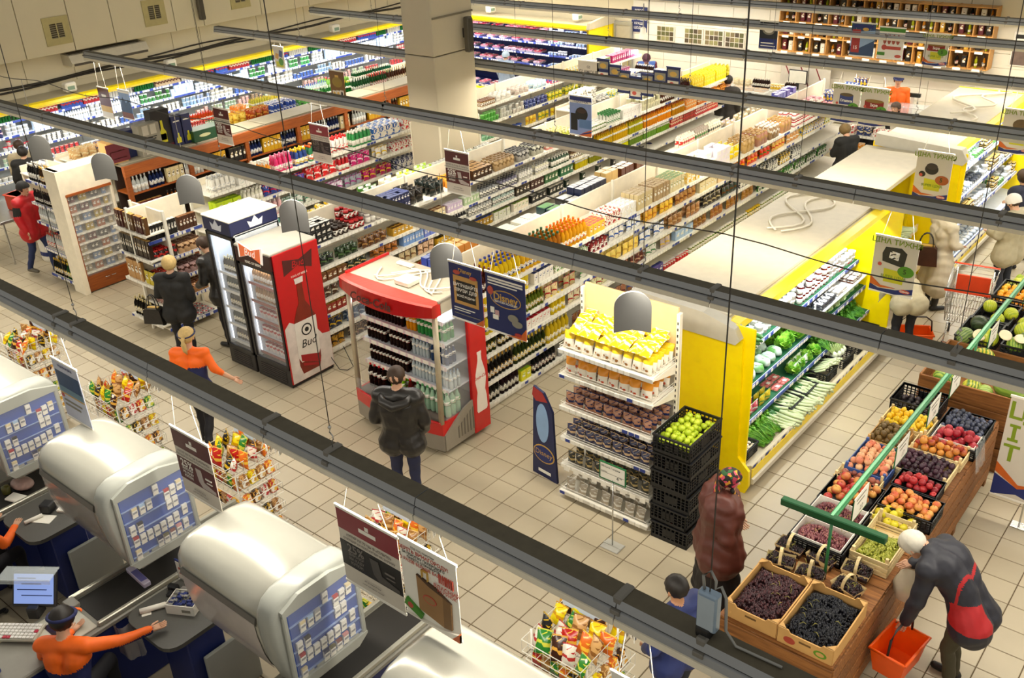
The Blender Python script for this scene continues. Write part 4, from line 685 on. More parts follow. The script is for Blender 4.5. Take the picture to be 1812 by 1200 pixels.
def on_top(proto, name, phrase, where, x, y, z, rz, c1, c2, sc, cat='box', parts=False):
 M = MT((x, y, z)) @ MR(rz, 4, 'Z'); return put(proto, name, uniq(phrase + ' ' + where), None, cat, M, c1, c2, sc, parts)
# giant dummy packs on the cornice top
def dummy(name, label, x, y, w, h, d, body, art, textm=None):
 t = thing(name, label, 'box', (x, y, 2.136)); MB().box(-d, 0, -w / 2, w / 2, 0, h, 0, .006).obj('carton', body, t)
 for a in art:
  b = MB(); q = a[1:]
  if a[0] == 'r': b.box(0, .006, q[0], q[1], q[2], q[3]); b.obj('print', q[4], t)
  else: b.prism([(y_, z_) for y_, z_ in q[0]], 0, 0, .006); b.obj('print', q[1], t)
 return t
GOLD = mat('gold_print', '#c8a04a', .4); YEL2 = mat('bottle_yellow', '#d8d020', .4); DGREEN = mat('crate_green', '#16482a', .45); MAROON = mat('maroon_print', '#5c1420', .5); NAVYB = mat('box_navy', '#1c2450', .5)
dummy('display_carton', 'open brown carton with a dark red front on the spirits rack top', -9.3, .93, .34, .36, .3, CARD, [('r', -.2, .2, .02, .34, MAROON), ('r', -.14, .14, .2, .21, GOLD), ('r', -.14, -.13, .1, .21, GOLD), ('r', -.1, .16, .08, .09, GOLD)])
dummy('display_carton', 'navy carton half hidden beside the tall silver carton', -9.42, 1.28, .22, .46, .2, NAVYB, [('r', -.1, .1, .3, .31, WHITE)])
dummy('display_carton', 'tall silver carton with a crest on the spirits rack top', -9.2, 1.52, .4, .54, .2, mat('silver_print', '#8d8878', .4), [('r', -.13, .13, .04, .16, mat('silver_light', '#b8b2a0', .4)), ('r', -.13, -.02, .36, .52, mat('silver_light')), ('r', .02, .13, .36, .52, mat('silver_light')), ('r', -.1, .1, .27, .29, BLACKP), ('r', -.12, .12, .31, .325, BLACKP), ('r', -.04, .04, .22, .31, BLACKP)])
BOT = [(-.02, .5), (.02, .5), (.025, .36), (.06, .3), (.06, .12), (-.06, .12), (-.06, .3), (-.025, .36)]
dummy('display_carton', 'tallest black carton with a printed yellow bottle', -9.36, 1.86, .36, .68, .2, BLACKP, [('p', BOT, YEL2), ('r', -.055, .055, .16, .27, mat('label_cream', '#e8dca8', .5)), ('r', -.17, .17, .02, .08, MAROON)])
for k in (0, 1): dummy('display_carton', ('slim navy carton next to the tallest black carton', 'slim navy carton nearer the green bottle crate')[k], -9.32, 2.12 + k * .2, .18, .52, .16, NAVYB, [('r', -.06, .06, .42, .44, WHITE), ('p', [(a * .7, b * .45) for a, b in BOT], YEL2)])
t = thing('bottle_crate', 'dark green cardboard tray of bottles on the spirits rack', 'tray', (-9.22, 2.68, 2.136))
MB().box(-.3, 0, -.33, .33, 0, .2, 0, .006).obj('tray', DGREEN, t); MB().box(0, .004, .27, .33, .02, .18).obj('red_corner', RED, t)
MB().prism([(.12 * math.cos(a) - .1, .1 + .03 * math.sin(a)) for a in np.linspace(0, 2 * PI, 14)[:-1]], 0, 0, .004).obj('oval_badge', mat('badge_pale', '#c8c898', .5), t)
MB().prism([(.05 * math.cos(a) + .2, .12 + .05 * math.sin(a)) for a in np.linspace(0, 2 * PI, 14)[:-1]], 0, 0, .004).obj('round_badge', GOLD, t)
SPT = Rack(); SPT.loc = Vector((-9.45, .9, 2.0)); SPT.rz = 0; SPT.len = 7.4; SPT.fx = 'spirits rack roof'; SPT.front = 'aisle front'; SPT.M = MT((-9.5, .9, 0)); SPT.lv = [(2.14, 0, .8), (1.85, -.45, .9)]
fill(SPT, 0, 'upper', '', [('pet', 'soda_bottle', 'white bottle with a red cap', '#e8e4dc', '#c81c1c', .7, 1, .5), ('pet', 'soda_bottle', 'white bottle with a green cap', '#e4e4da', '#1c7a3c', .7, 1, .4)], 1.45, 2.35, rows=3, order=1, seed=72, hidden=0)
# the far side of the spirits rack: juices, snacks and beer seen over the roof
SB = shelving('aisle_rack', 'snack and drinks rack standing back to back with the spirits rack', 'shelf', 'drinks rack', (-10.1, .95, 0), 0, 8.6, [(.3, 0, .5), (1.2, -.15, .5), (1.93, -.1, .6)], .6, 1.95, tags=(2, 2), blue=1, posts=0)
S3 = [('pouch', 'nut_pouch', 'beige nut pouch', '#d8b880', '#e8d8b0', 1.0, 1, .9), ('pet', 'nectar_bottle', 'red nectar bottle', '#8a1c18', '#c83020', .85, 1, 1.6), ('bag', 'crisp_bag', 'yellow crisp bag', '#e4c048', '#c88a20', (1, 1, 1.1), 1, .7), ('bag', 'crisp_bag', 'orange brown crisp bag', '#b04a20', '#e0a040', (1, 1, 1.1), 1, .5), ('can', 'drink_can', 'blue and white can', '#3a58b0', '#e4e4e4', 1.1, 2, .7), ('six', 'water_multipack', 'green shrink wrapped water pack', '#4a9a34', '#5ab048', 1.1, 1, .7), ('pet', 'mineral_water_bottle', 'green mineral water bottle', '#2c7a34', '#c8d8c0', .9, 1, .8), ('wine', 'beer_bottle', 'green beer bottle with a white label', '#1c4a24', '#d8d4c8', .9, 1, 1.0), ('wine', 'beer_bottle', 'brown beer bottle', '#4a2410', '#c8b070', .9, 1, 1.2)]
fill(SB, 2, 'top', '', S3, .05, None, rows=3, order=1, seed=73, hidden=0)
SB2 = shelving('aisle_rack', 'low rack of crisps and drinks in the dairy aisle', 'shelf', 'crisps rack', (-11.6, 1.2, 0), 0, 9.4, [(.3, 0, .6), (.9, 0, .6), (1.7, 0, .6)], .62, 1.75, tags=(2, 2), blue=1, posts=0)
fill(SB2, 2, 'top', '', [('bag', 'crisp_bag', 'beige crisp bag', '#d8b078', '#e8d8a8', (1.1, 1, 1), 1, 1.0), ('roll', 'roll_pack', 'white wrapped roll pack', '#e8e4dc', '#d0c8b8', .9, 1, .9), ('pet', 'juice_bottle', 'orange red juice bottle', '#b83418', '#e87820', .85, 1, 1.2), ('bag', 'crisp_bag', 'orange crisp bag', '#dc8a3c', '#e8c890', (1, 1, 1), 1, .9), ('pet', 'soda_bottle', 'lemon soda bottle', '#d8d050', '#e0c820', .85, 1, .9), ('pet', 'mineral_water_bottle', 'clear water bottle', '#d0dce4', '#3060b8', .85, 1, 1.2), ('six', 'water_multipack', 'lime green multipack', '#5aa830', '#8ac850', 1.1, 1, .8), ('pet', 'mineral_water_bottle', 'dark green water bottle', '#1c5a2c', '#d8d8c0', .85, 1, 1.2)], .05, None, rows=3, order=1, seed=74, hidden=0)

t = thing('tobacco_cabinet', 'white cabinet of small packets behind sliding glass with a brown drawer base', 'cabinet', (-9.6, -.05, 0))
MB().box(-.32, .0, .03, .87, .02, .3, 0, .006).obj('drawer_base', BROWNW, t)
for y in (.38, .5): MB().tube([(.01, y, .2), (.025, y + .02, .2), (.025, y + .06, .2), (.01, y + .08, .2)], .006, 6).obj('handle', STEEL, t)
MB().prism([(-.34, 0), (.03, 0), (.05, 2.2), (-.36, 2.2)], 1, -.04, .05).obj('side_post', CREAM, t); MB().box(-.34, .02, .85, .9, 0, 2.2, 0, .01).obj('side_post', CREAM, t)
MB().box(-.36, .03, -.03, .89, 1.78, 2.2, 0, .01).obj('header', CREAM, t); MB().box(.0, .05, .04, .86, 1.75, 1.79).obj('wood_trim', BROWNW, t); MB().box(.0, .03, .05, .07, .3, 1.78).obj('wood_trim', BROWNW, t)
MB().box(-.34, -.31, .03, .87, .3, 1.78).obj('back_panel', mat('cabinet_back', '#7c766a', .6), t)
TCR = Rack(); TCR.M = MT((-9.6, -.05, 0)); TCR.rz = 0; TCR.len = .86; TCR.fx = 'tobacco cabinet'; TCR.front = 'white post'; TCR.lv = []
for k in range(8):
 z = .36 + k * .178; s = MB().box(-.31, -.03, .05, .86, z - .012, z).obj('shelf', WHITE, t)
 b = MB(); b.box(-.03, -.022, .06, .85, z - .03, z - .002)
 for q in range(7): b.box(-.022, -.02, .08 + q * .11, .14 + q * .11, z - .028, z - .004, 1)
 b.obj('price_rail', [mat('rail_grey'), PAPER], s); TCR.lv.append((z, -.04, .2))
TC = ['#c8b890', '#7a1c20', '#d8c040', '#3a3a44', '#e0dcd0', '#b86a30', '#5a7a9a', '#d8a8b0']
for k in range(8):
 r = [('pbox', 'cigarette_pack', '%s packet' % n, c, '#8a8478', (.6, .66, .8), 1, .2) for n, c in (('cream', '#a89a78'), ('dark red', '#5a1418'), ('yellow', '#a89020'), ('grey', '#3c3a38'), ('pale blue', '#6a84a8'), ('orange', '#9a5420'))]
 fill(TCR, k, ORD[k] + ' from the bottom', '', r, .06, .86, rows=1, seed=80 + k, run=(.12, .26), hidden=0)
for y in (.06, .46): MB().box(-.015, -.009, y, y + .4, .31, 1.76).obj('glass_door', GLASS, t)
EL = shelving('bottle_stand', 'white bottle shelves built against the end post of the tobacco cabinet', 'shelf', 'bottle stand', (-10.85, -.02, 0), -PI / 2, .87, [.1, .6, 1.1, 1.45, 1.85], .45, 2.1, .87, blue=1, base=0, front='white post')
fill(EL, 4, 'top', '', [('wine', 'wine_bottle', 'black wine bottle with a white cap', '#161412', '#e0dcd4', 1), ('wine', 'wine_bottle', 'brown wine bottle', '#3a2412', '#c8a050', 1)], .03, None, rows=2, seed=90, hidden=0)
fill(EL, 3, 'second', '', [('wine', 'wine_bottle', 'lying dark wine bottle', '#1c1614', '#301410', .8)], .03, .7, rows=1, seed=91, hidden=0)
fill(EL, 2, 'third', '', [('wine', 'vodka_bottle', 'clear vodka bottle', '#c8ccca', '#e8e8e8', .95)], .03, None, rows=2, seed=92, hidden=0)
fill(EL, 1, 'fourth', '', [('wine', 'vodka_bottle', 'frosted vodka bottle', '#d4d4ce', '#d8b0a0', .95), ('wine', 'vodka_bottle', 'vodka bottle with a red label', '#c8c8c4', '#b8402c', .95)], .03, None, rows=2, seed=93, hidden=0)
fill(EL, 0, 'bottom', '', [('wine', 'sparkling_bottle', 'green sparkling wine bottle', '#1a4a20', '#d8c040', 1), ('wine', 'sparkling_bottle', 'black sparkling wine bottle', '#101410', '#c8a030', 1)], .03, None, rows=2, seed=94, hidden=0)
BS = shelving('bread_stand', 'white bread stand with blue price strips behind the tobacco cabinet', 'shelf', 'bread stand', (-11.15, .45, 0), 0, 2.6, [(.4, 0, .7), (1.0, 0, .8), (1.62, 0, 1.0)], .95, 1.75, blue=1, posts=0, tags=(1, 2))
fill(BS, 2, 'top', '', [('bag', 'milk_bag', 'flat white packet', '#ece8da', '#d8d0b8', (1, 1, .35), 1, .5), ('bag', 'bread_bag', 'wrapped bread loaf', '#d0a868', '#e8d0a0', (1.5, 1.4, .6), 1, .9), ('bag', 'bread_bag', 'bag of pink buns', '#d89a88', '#e8d8c8', (1.3, 1.2, .6), 1, .6), ('bag', 'bread_bag', 'pale bread bag', '#e0c898', '#c89858', (1.5, 1.4, .6), 1, .8)], .3, None, rows=4, order=1, seed=95, hidden=0)
fill(BS, 2, 'topmost', '', [('roll', 'roll_pack', 'blue and white roll pack', '#e8eaf0', '#3060b0', 1.1, 2)], .02, .4, rows=2, seed=96, hidden=0)
# ================================================================ chocolate stand, drinks fridges, snack stand
CS = shelving('chocolate_stand', 'chocolate and gift stand with blue price strips at the detergent aisle end', 'shelf', 'chocolate stand', (-7.0, -.12, 0), 0, .95, [(.12, .06, .5), (.5, 0, .42), (.85, 0, .42), (1.2, 0, .42), (1.55, 0, .42)], .45, 2.0, .95, blue=1, base=0, front='front corner')
CF = shelving('gift_stand', 'gift box shelves with scalloped white strips facing the main aisle', 'shelf', 'gift stand', (-7.85, -.16, 0), -PI / 2, .9, [(.2, .05, .35), (.83, 0, .35), (1.27, 0, .35), (1.68, 0, .35)], .36, 1.95, .9, base=0, front='aisle corner')
fill(CF, 3, 'top', '', [('pbox', 'gift_box', 'brown and gold gift box', '#5a3a18', '#c8a050', (1, .6, 1.7)), ('pbox', 'gift_box', 'dark maroon gift box', '#4a1a18', '#a07838', (1, .6, 1.7))], .03, None, rows=1, run=(.2, .4), seed=100, hidden=0)
fill(CF, 2, 'second', '', [('pbox', 'gift_box', 'black gift box', '#14120f', '#806838', (1, .6, 1.9)), ('pbox', 'gift_box', 'dark brown gift box', '#2c1a10', '#b08a48', (1, .6, 1.9))], .03, None, rows=1, run=(.3, .5), seed=101, hidden=0)
fill(CF, 1, 'third', '', [('pbox', 'gift_box', 'gold window gift box', '#c8b428', '#2a1c10', (.6, 1.2, 1.4)), ('pbox', 'gift_box', 'tan wooden gift box', '#b88a50', '#6a4418', (.8, 1.0, 2.0))], .03, None, rows=1, run=(.3, .5), seed=102, hidden=0)
fill(CF, 0, 'bottom', '', [('wine', 'sparkling_bottle', 'dark bottle with a cream label', '#17140f', '#d8c890', 1)], .03, None, rows=2, seed=103, hidden=0)
fill(CS, 4, 'top', '', [('pbox', 'gift_box', 'slim black gift box with a white spine', '#161514', '#dcd6c8', (1.4, .5, 1.5), 1, .5), ('pbox', 'gift_box', 'deep brown gift box', '#4a2a18', '#8a5a30', (1.2, .6, 1.4), 1, .4)], .03, None, rows=1, order=1, seed=104, hidden=0)
CHO = [('pouch', 'chocolate_bag', 'black and red chocolate bag', '#2a1410', '#c02018', (1.1, 1, 1.1), 1, .42), ('pouch', 'chocolate_bag', 'cream chocolate bag', '#d8ae80', '#5a3418', (1.1, 1, 1.1), 1, .5)]
CHO2 = [('pouch', 'chocolate_bag', 'dark chocolate bag', '#33180f', '#a83020', (1.1, 1, 1.1), 1, .35), ('pouch', 'chocolate_bag', 'mauve chocolate bag', '#b08a88', '#4a2820', (1.1, 1, 1.1), 1, .55)]
CHO3 = [('pouch', 'chocolate_bag', 'pinkish chocolate bag', '#a87a74', '#4a2018', (1.1, 1, 1.1), 1, .4), ('pouch', 'chocolate_bag', 'tan chocolate bag', '#c08a54', '#6a3a1c', (1.1, 1, 1.1), 1, .5)]
for l, nm, rr in ((3, 'second', CHO), (2, 'third', CHO2), (1, 'fourth', CHO3)): fill(CS, l, nm, '', rr, .02, None, rows=3, order=1, seed=105 + l, hidden=0)
fill(CS, 0, 'bottom', '', [('flat', 'chocolate_bar', 'silver and red chocolate bar', '#a8a4a8', '#b83840', (1.2, 1, 1)), ('flat', 'chocolate_bar', 'mixed wrapped chocolate bar', '#8a6058', '#e0d8d0', (1.2, 1, 1))], .02, None, rows=3, seed=110, hidden=0, run=(.2, .4))

FRD = mat('fridge_black', '#1e1b1c', .4); FRIN = mat('fridge_inner', '#dfe6ee', .4); BROWNB = mat('banner_brown', '#3a1512', .5); BUDRED = mat('beer_red', '#b90a10', .4)
def fridge(label, loc, wdt, dep, h, doors):
 t = thing('drinks_fridge', label, 'fridge', loc, -PI / 2)     # local +x faces the aisle, +y runs along it
 MB().box(-dep, 0, 0, wdt, 0, .28, 0, .01).obj('base', FRD, t)
 for q in range(6): MB().box(0, .008, .1, wdt - .1, .06 + q * .032, .074 + q * .032).obj('grille_slat', mat('grille_dark', '#3a3432', .5), t)
 MB().box(-dep, -dep + .03, 0, wdt, .28, h - .2).obj('back', FRIN, t)
 for y in (0, wdt - .03): MB().box(-dep, -.04, y, y + .03, .28, h - .2, 0, .004).obj('side', FRIN, t)
 MB().box(-dep, -.02, 0, wdt, h - .22, h - .18).obj('lining', FRIN, t)
 for q in range(5):
  z = .36 + q * .27
  if z < h - .35: s = MB().box(-dep + .04, -.08, .035, wdt - .035, z - .012, z).obj('shelf', mat('fridge_shelf', '#c8ccd0', .4), t); MB().box(-.08, -.072, .04, wdt - .04, z - .03, z + .01).obj('shelf_lip', mat('lip_red', '#8a4038', .5) if 'red' in label else mat('lip_white', '#dcdcd8', .5), s)
 dw = wdt / doors
 for d in range(doors):
  d_ = MB(); y0 = d * dw + .004; y1 = (d + 1) * dw - .004
  for a in ((y0, y0 + .045, .28, h - .22), (y1 - .045, y1, .28, h - .22), (y0, y1, .28, .33), (y0, y1, h - .27, h - .22)): d_.box(-.03, .012, *a, 0, .004)
  D = d_.obj('door', FRD, t); MB().box(-.012, -.006, y0 + .04, y1 - .04, .33, h - .27).obj('pane', GLASS, D); MB().box(.012, .035, y1 - .035, y1 - .018, .9, 1.25, 0, .006).obj('handle', STEEL, D)
 for y in (.05, wdt - .05): MB().box(-.09, -.08, y - .006, y + .008, .34, h - .3).obj('lamp_strip', mat('fridge_lamp', '#f2f6ff', .4, emit=1.6, var=0), t)
 return t
BX, BY = -5.46, -.06
t = fridge('beer fridge with a navy crowned banner and a white roof', (BX, BY, 0), .62, .78, 2.3, 1)
MB().box(-.78, .02, 0, .62, 2.1, 2.3, 0, .008).obj('banner', NAVYB, t); MB().box(-.8, .03, -.01, .63, 2.29, 2.32, 0, .01).obj('roof', WHITE, t)
CROWN = [(-.1, 0), (.1, 0), (.13, .1), (.06, .07), (.0, .15), (-.06, .07), (-.13, .1)]
MB().prism([(y + .31, z + 2.14) for y, z in CROWN], 0, .018, .026).obj('crown_emblem', mat('emblem_pale', '#dfe4f0', .5), t)
MB().prism([(x - .4, z + 2.14) for x, z in CROWN], 1, .618, .626).obj('crown_emblem', mat('emblem_pale'), t)
MB().box(-.78, .0, .6, .615, .28, 2.1, 0, .004).obj('side_panel', FRD, t)
t2 = fridge('red beer fridge with a bow tie banner and a bottle picture on its side', (-4.8, BY, 0), .76, .76, 2.0, 1)
MB().box(-.5, .03, 0, .76, 1.78, 2.0, 0, .008).obj('banner', BROWNB, t2); MB().box(-.76, .03, -.004, .764, 1.99, 2.03, 0, .01).obj('roof', mat('roof_grey', '#b4afa2', .5), t2)
BOW = [(-.26, -.12), (-.02, -.035), (.24, -.13), (.28, .13), (.03, .05), (-.25, .12)]
bow = MB().prism([(y + .38, z * .95 + 1.98) for y, z in BOW], 0, .04, .055).obj('bow_tie_sign', mat('sign_white', '#f4ece0', .4, emit=.35), t2); MB().prism([(y * .85 + .38, z * .85 * .95 + 1.98) for y, z in BOW], 0, .055, .06).obj('bow_tie_face', mat('sign_orange', '#e06a3a', .4, emit=.35), t2)
text('Bud', .15, (.063, .38, 1.98), t2, mat('sign_white'), rz=PI / 2, skew=.2); text('KING OF BEERS', .05, (.034, .38, 1.82), t2, PAPER, rz=PI / 2, thick=.002)
side = MB().box(-.76, .0, .76, .785, .06, 2.0, 0, .006).obj('side_panel', BUDRED, t2)
SY = .7865
def sp(poly, m, d, nm='print'): MB().prism([(x, z) for x, z in poly], 1, SY - .002, SY + d).obj(nm, m, t2)
snow = [(-.75, .07), (-.01, .07), (-.01, .92), (-.1, 1.0), (-.2, .93), (-.32, .9), (-.4, .78), (-.55, .72), (-.62, .62), (-.75, .6)]
ICE = mat('ice_print', '#d8ccc4', .5, var=.16, scale=7); BGL = mat('bottle_brown', '#7a1c08', .3, var=.2, scale=6)
sp(snow, ICE, .002, 'snow_print')
sp([(-.5, .16), (-.2, .16), (-.16, .3), (-.17, .95), (-.24, 1.12), (-.3, 1.22), (-.31, 1.5), (-.28, 1.53), (-.29, 1.58), (-.42, 1.58), (-.43, 1.53), (-.4, 1.5), (-.41, 1.22), (-.47, 1.12), (-.55, .95), (-.54, .3)], BGL, .004, 'bottle_print')
sp([(-.29, 1.5), (-.28, 1.58), (-.43, 1.58), (-.42, 1.5)], ICE, .006, 'cap_print')
sp([(-.55, .95), (-.17, .95), (-.16, .42), (-.2, .34), (-.5, .34), (-.54, .42)], mat('label_print', '#e2dcd2', .5), .006, 'label_print')
sp([(-.36 + .09 * math.cos(a), .8 + .09 * math.sin(a)) for a in np.linspace(0, 2 * PI, 20)[:-1]], BLACKP, .008, 'seal_print'); sp([(-.36 + .07 * math.cos(a), .8 + .07 * math.sin(a)) for a in np.linspace(0, 2 * PI, 20)[:-1]], mat('label_print'), .009, 'seal_print'); sp([(-.36 + .035 * math.cos(a), .8 + .035 * math.sin(a)) for a in np.linspace(0, 2 * PI, 16)[:-1]], BLACKP, .01, 'seal_print')
sp([(-.52, .22), (-.2, .36), (-.2, .46), (-.52, .36)], mat('ribbon_red', '#a01018', .5), .008, 'ribbon_print'); sp([(-.5, .18), (-.22, .28), (-.22, .32), (-.5, .22)], mat('ribbon_red'), .008, 'ribbon_print')
text('Bud', .17, (-.36, SY + .009, .6), t2, BLACKP, rz=PI, skew=.25)
DKB = mat('bow_dark', '#4a1410', .5)
sp([(-x * .95 - .38, z * .95 + 1.78) for x, z in BOW], DKB, .003, 'bow_tie_print'); text('Bud', .14, (-.38, SY + .004, 1.78), t2, BUDRED, rz=PI, skew=.2); text('KING OF BEERS', .04, (-.38, SY + .003, 1.62), t2, PAPER, rz=PI)
MB().tube([(-.7, .8, .2), (-.74, .9, .02), (-.8, 1.0, .01), (-.9, 1.02, .03), (-.85, .92, .35)], .006, 5).obj('power_cord', BLACKW, t2, smooth=1)
for F_, nm, run in ((Rack(), 'navy topped beer fridge', [('wine', 'beer_bottle', 'dark beer bottle', '#1c1408', '#c8b888', .72), ('wine', 'beer_bottle', 'green beer bottle', '#16321c', '#d8d0b0', .72)]), (Rack(), 'red beer fridge', [('wine', 'beer_bottle', 'pale labelled beer bottle', '#b88a5a', '#e8dcd0', .72), ('can', 'beer_can', 'silver beer can', '#d0c8c8', '#a82028', 1.1)])):
 first = nm[0] == 'n'; F_.M = MT((BX if first else -4.8, BY, 0)) @ MR(-PI / 2, 4, 'Z'); F_.rz = -PI / 2; F_.len = .62 if first else .76; F_.fx = nm; F_.front = 'hinges'
 F_.lv = [(.362 + q * .27, -.1, .5) for q in range(5 if first else 5)]
 for q in range(5): fill(F_, q, ORD[q] + ' lowest', '', [run[q % 2]] if first else [run[0 if q > 2 else 1]], .04, None, rows=2, seed=120 + q, hidden=0, run=(1, 1), gap=1.04)

# open red drinks cooler
t = thing('open_drinks_cooler', 'open red and grey drinks cooler with a curved canopy and a bottle on its side', 'cooler', (-2.68, -.04, 0), -PI / 2)
CG = mat('cooler_grey', '#8d8578', .45); CRED = mat('cola_red', '#c40507', .3, coat=.3); W_, D_ = 1.53, .82
MB().box(-D_, -.06, .06, W_ - .06, 0, .1, 0, .01).obj('plinth', mat('plinth_grey', '#6e675c', .5), t)
def front_poly(z0, z1, bulge, y0=0, y1=W_, n=12):
 return [(bulge * math.sin(PI * i / n) , y0 + (y1 - y0) * i / n) for i in range(n + 1)]
fp = front_poly(0, 0, .09)
MB().prism([(-D_, 0)] + fp + [(-D_, W_)], 2, .08, .3).obj('lower_tub', CG, t)
MB().prism([(-D_, 0)] + front_poly(0, 0, .11) + [(-D_, W_)], 2, .3, .46).obj('red_band', CRED, t)
MB().box(-D_ + .02, -.0, .04, W_ - .04, .46, .47).obj('tub_floor', mat('tub_floor', '#5a504a', .5), t)
rim = MB(); rim.tube([(a + .0, b, .475) for a, b in front_poly(0, 0, .1, .02, W_ - .02)], .018, 8); rim.obj('tub_rim', CRED, t, smooth=1)
MB().box(-D_, -D_ + .04, 0, W_, .46, 1.95).obj('back', FRIN, t)
for y in (.0, W_ - .06):
 MB().tube([(-.02, y + .03, .46), (-.06, y + .03, 1.95)], .035, 8).obj('post', mat('post_champagne', '#c0b49a', .35, .4), t, smooth=1)
MB().prism([(-D_, .46), (-.1, .46), (-.13, 1.9), (-D_, 1.9)], 1, .008, .016).obj('side_glass', GLASS, t); MB().prism([(-D_ + .2, .46), (-.1, .46), (-.13, 1.9), (-D_ + .2, 1.9)], 1, W_ - .03, W_ - .022).obj('side_glass', GLASS, t)
MB().box(.02, .03, .06, .5, .47, .66).obj('front_glass', GLASS, t)
# side fin: grey ribbed panel and red panel with a white bottle
MB().prism([(-.56, .08), (-.02, .08), (-.02, .3), (-.2, .42), (-.36, .52), (-.5, .56), (-.56, .56)], 1, W_, W_ + .02).obj('ribbed_panel', CG, t)
for q in range(6): MB().prism([(-.54 + q * .055, .16 + .0 * q), (-.52 + q * .055, .16), (-.52 + q * .055, .46 - q * .03), (-.54 + q * .055, .48 - q * .03)], 1, W_ + .02, W_ + .026).obj('rib', mat('rib_dark', '#6e675c', .5), t)
MB().box(-D_ - .02, -.54, W_ - .03, W_ + .035, .06, 1.88, 0, .012).obj('red_fin', CRED, t)
BT = [(-.07, 0), (.07, 0), (.085, .03), (.078, .2), (.062, .3), (.085, .45), (.075, .56), (.03, .74), (.028, .82), (.033, .83), (.033, .86), (-.033, .86), (-.033, .83), (-.028, .82), (-.03, .74), (-.075, .56), (-.085, .45), (-.062, .3), (-.078, .2), (-.085, .03)]
MB().prism([(x * 1.15 - .69, z * .98 + .34) for x, z in BT], 1, W_ + .035, W_ + .038).obj('bottle_print', mat('print_white', '#eadfd6', .5), t)
text('Coca-Cola', .062, (-.69, W_ + .0395, .83), t, CRED, rz=PI, skew=.3, thick=.001)
# canopy
def canopy(x0, dx, zb, zt, lo, hi, n=18):
 b = MB()
 for i in range(n + 1):
  u = i / n; k = math.sin(PI * u); x = x0 + dx * k ** .8; y = -.02 + (W_ + .04) * u; b.v += [(-.12, y, zb), (x - .03, y, zb - lo * k), (x, y, zb - lo * k + .02), (x - .005, y, zt + hi * k - .015), (x - .035, y, zt + hi * k), (-.12, y, zt)]
 for i in range(n):
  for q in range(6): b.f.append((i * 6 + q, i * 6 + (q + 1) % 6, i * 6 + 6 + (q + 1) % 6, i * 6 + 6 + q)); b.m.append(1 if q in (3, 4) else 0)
 b.f += [tuple(range(5, -1, -1)), tuple(n * 6 + q for q in range(6))]; b.m += [0, 0]; return b
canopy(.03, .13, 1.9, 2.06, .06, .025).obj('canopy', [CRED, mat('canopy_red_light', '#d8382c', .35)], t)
MB().box(-D_, -.1, -.02, W_ + .02, 1.9, 2.05, 0, .012).obj('roof', mat('roof_beige', '#b5ab97', .5), t)
for y in (-.025, W_ - .0): MB().box(-D_, -.08, y, y + .03, 2.05, 2.085, 0, .006).obj('roof_edge', CRED if y < 0 else CG, t)
MB().box(-.42, -.2, .72, .96, 2.055, 2.12, 0, .01).obj('junction_box', WHITE, t); MB().box(-.72, -.64, .3, .56, 2.055, 2.085, 0, .008).obj('power_strip', WHITE, t)
for k in range(4): MB().tube([(-.45 + .28 * math.sin(i * .5 + k * 1.4) * (1 - k * .12), .25 + k * .12 + i * .075, 2.07 + .012 * (k % 2)) for i in range(15 - k)], .011, 5).obj('white_cord', mat('cord_white', '#e8e2d2', .5, var=0), t, smooth=1)
tx = text('Coca-Cola', .16, (.172, W_ / 2 - .1, 1.955), t, mat('script_dark', '#4a2622', .5), rz=PI / 2, skew=.3, thick=.003)
for q, z in enumerate((.82, 1.14, 1.46, 1.75)):
 s = MB().box(-D_ + .04, -.2, .02, W_ - .04, z - .025, z, 0, .006).obj('shelf', mat('cool_shelf', '#c6ccd2', .4), t)
 b = MB().box(-.2, -.19, .03, W_ - .05, z - .045, z + .01); 
 for i in range(11): b.box(-.19, -.187, .06 + i * .13, .15 + i * .13, z - .04, z + .006, 1)
 b.obj('price_rail', [mat('rail_pink', '#dcc8cc', .5), PAPER], s)
MB().box(-.3, -.2, .06, W_ - .06, 1.84, 1.86).obj('lamp_strip', mat('fridge_lamp'), t)
CK = Rack(); CK.M = MT((-2.68, -.04, 0)) @ MR(-PI / 2, 4, 'Z'); CK.rz = -PI / 2; CK.len = W_; CK.fx = 'red drinks cooler'; CK.front = 'Bud side'; CK.lv = [(.472, -.12, .5), (.82, -.22, .5), (1.14, -.22, .5), (1.46, -.22, .5), (1.75, -.22, .3)]; CK.front = 'aisle'
CO = ('pet', 'cola_bottle', 'cola bottle with a red cap', '#1c0806', '#c01418', .78)
fill(CK, 3, 'upper', '', [(*CO, 1, .72), ('pet', 'orange_soda_bottle', 'orange soda bottle', '#e89a18', '#e8e0d0', .78, 1, .18), ('pet', 'green_soda_bottle', 'green soda bottle', '#3a9a4c', '#d8e0d0', .78, 1, .5)], .03, None, rows=3, order=1, seed=130, parts=1, hidden=0)
fill(CK, 2, 'middle', '', [(*CO, 1, .78), ('pet', 'water_bottle', 'clear water bottle', '#c8d4d8', '#2850a0', .76, 1, .3), ('pet', 'water_bottle', 'dark blue water bottle', '#2c4470', '#d8dce4', .76, 1, .4)], .03, None, rows=3, order=1, seed=131, parts=1, hidden=0)
fill(CK, 1, 'lower', '', [(*CO, 1, .75), ('pet', 'water_bottle', 'clear still water bottle', '#d0dce0', '#a8c0d8', .76, 1, .75)], .03, None, rows=3, order=1, seed=132, parts=1, hidden=0)
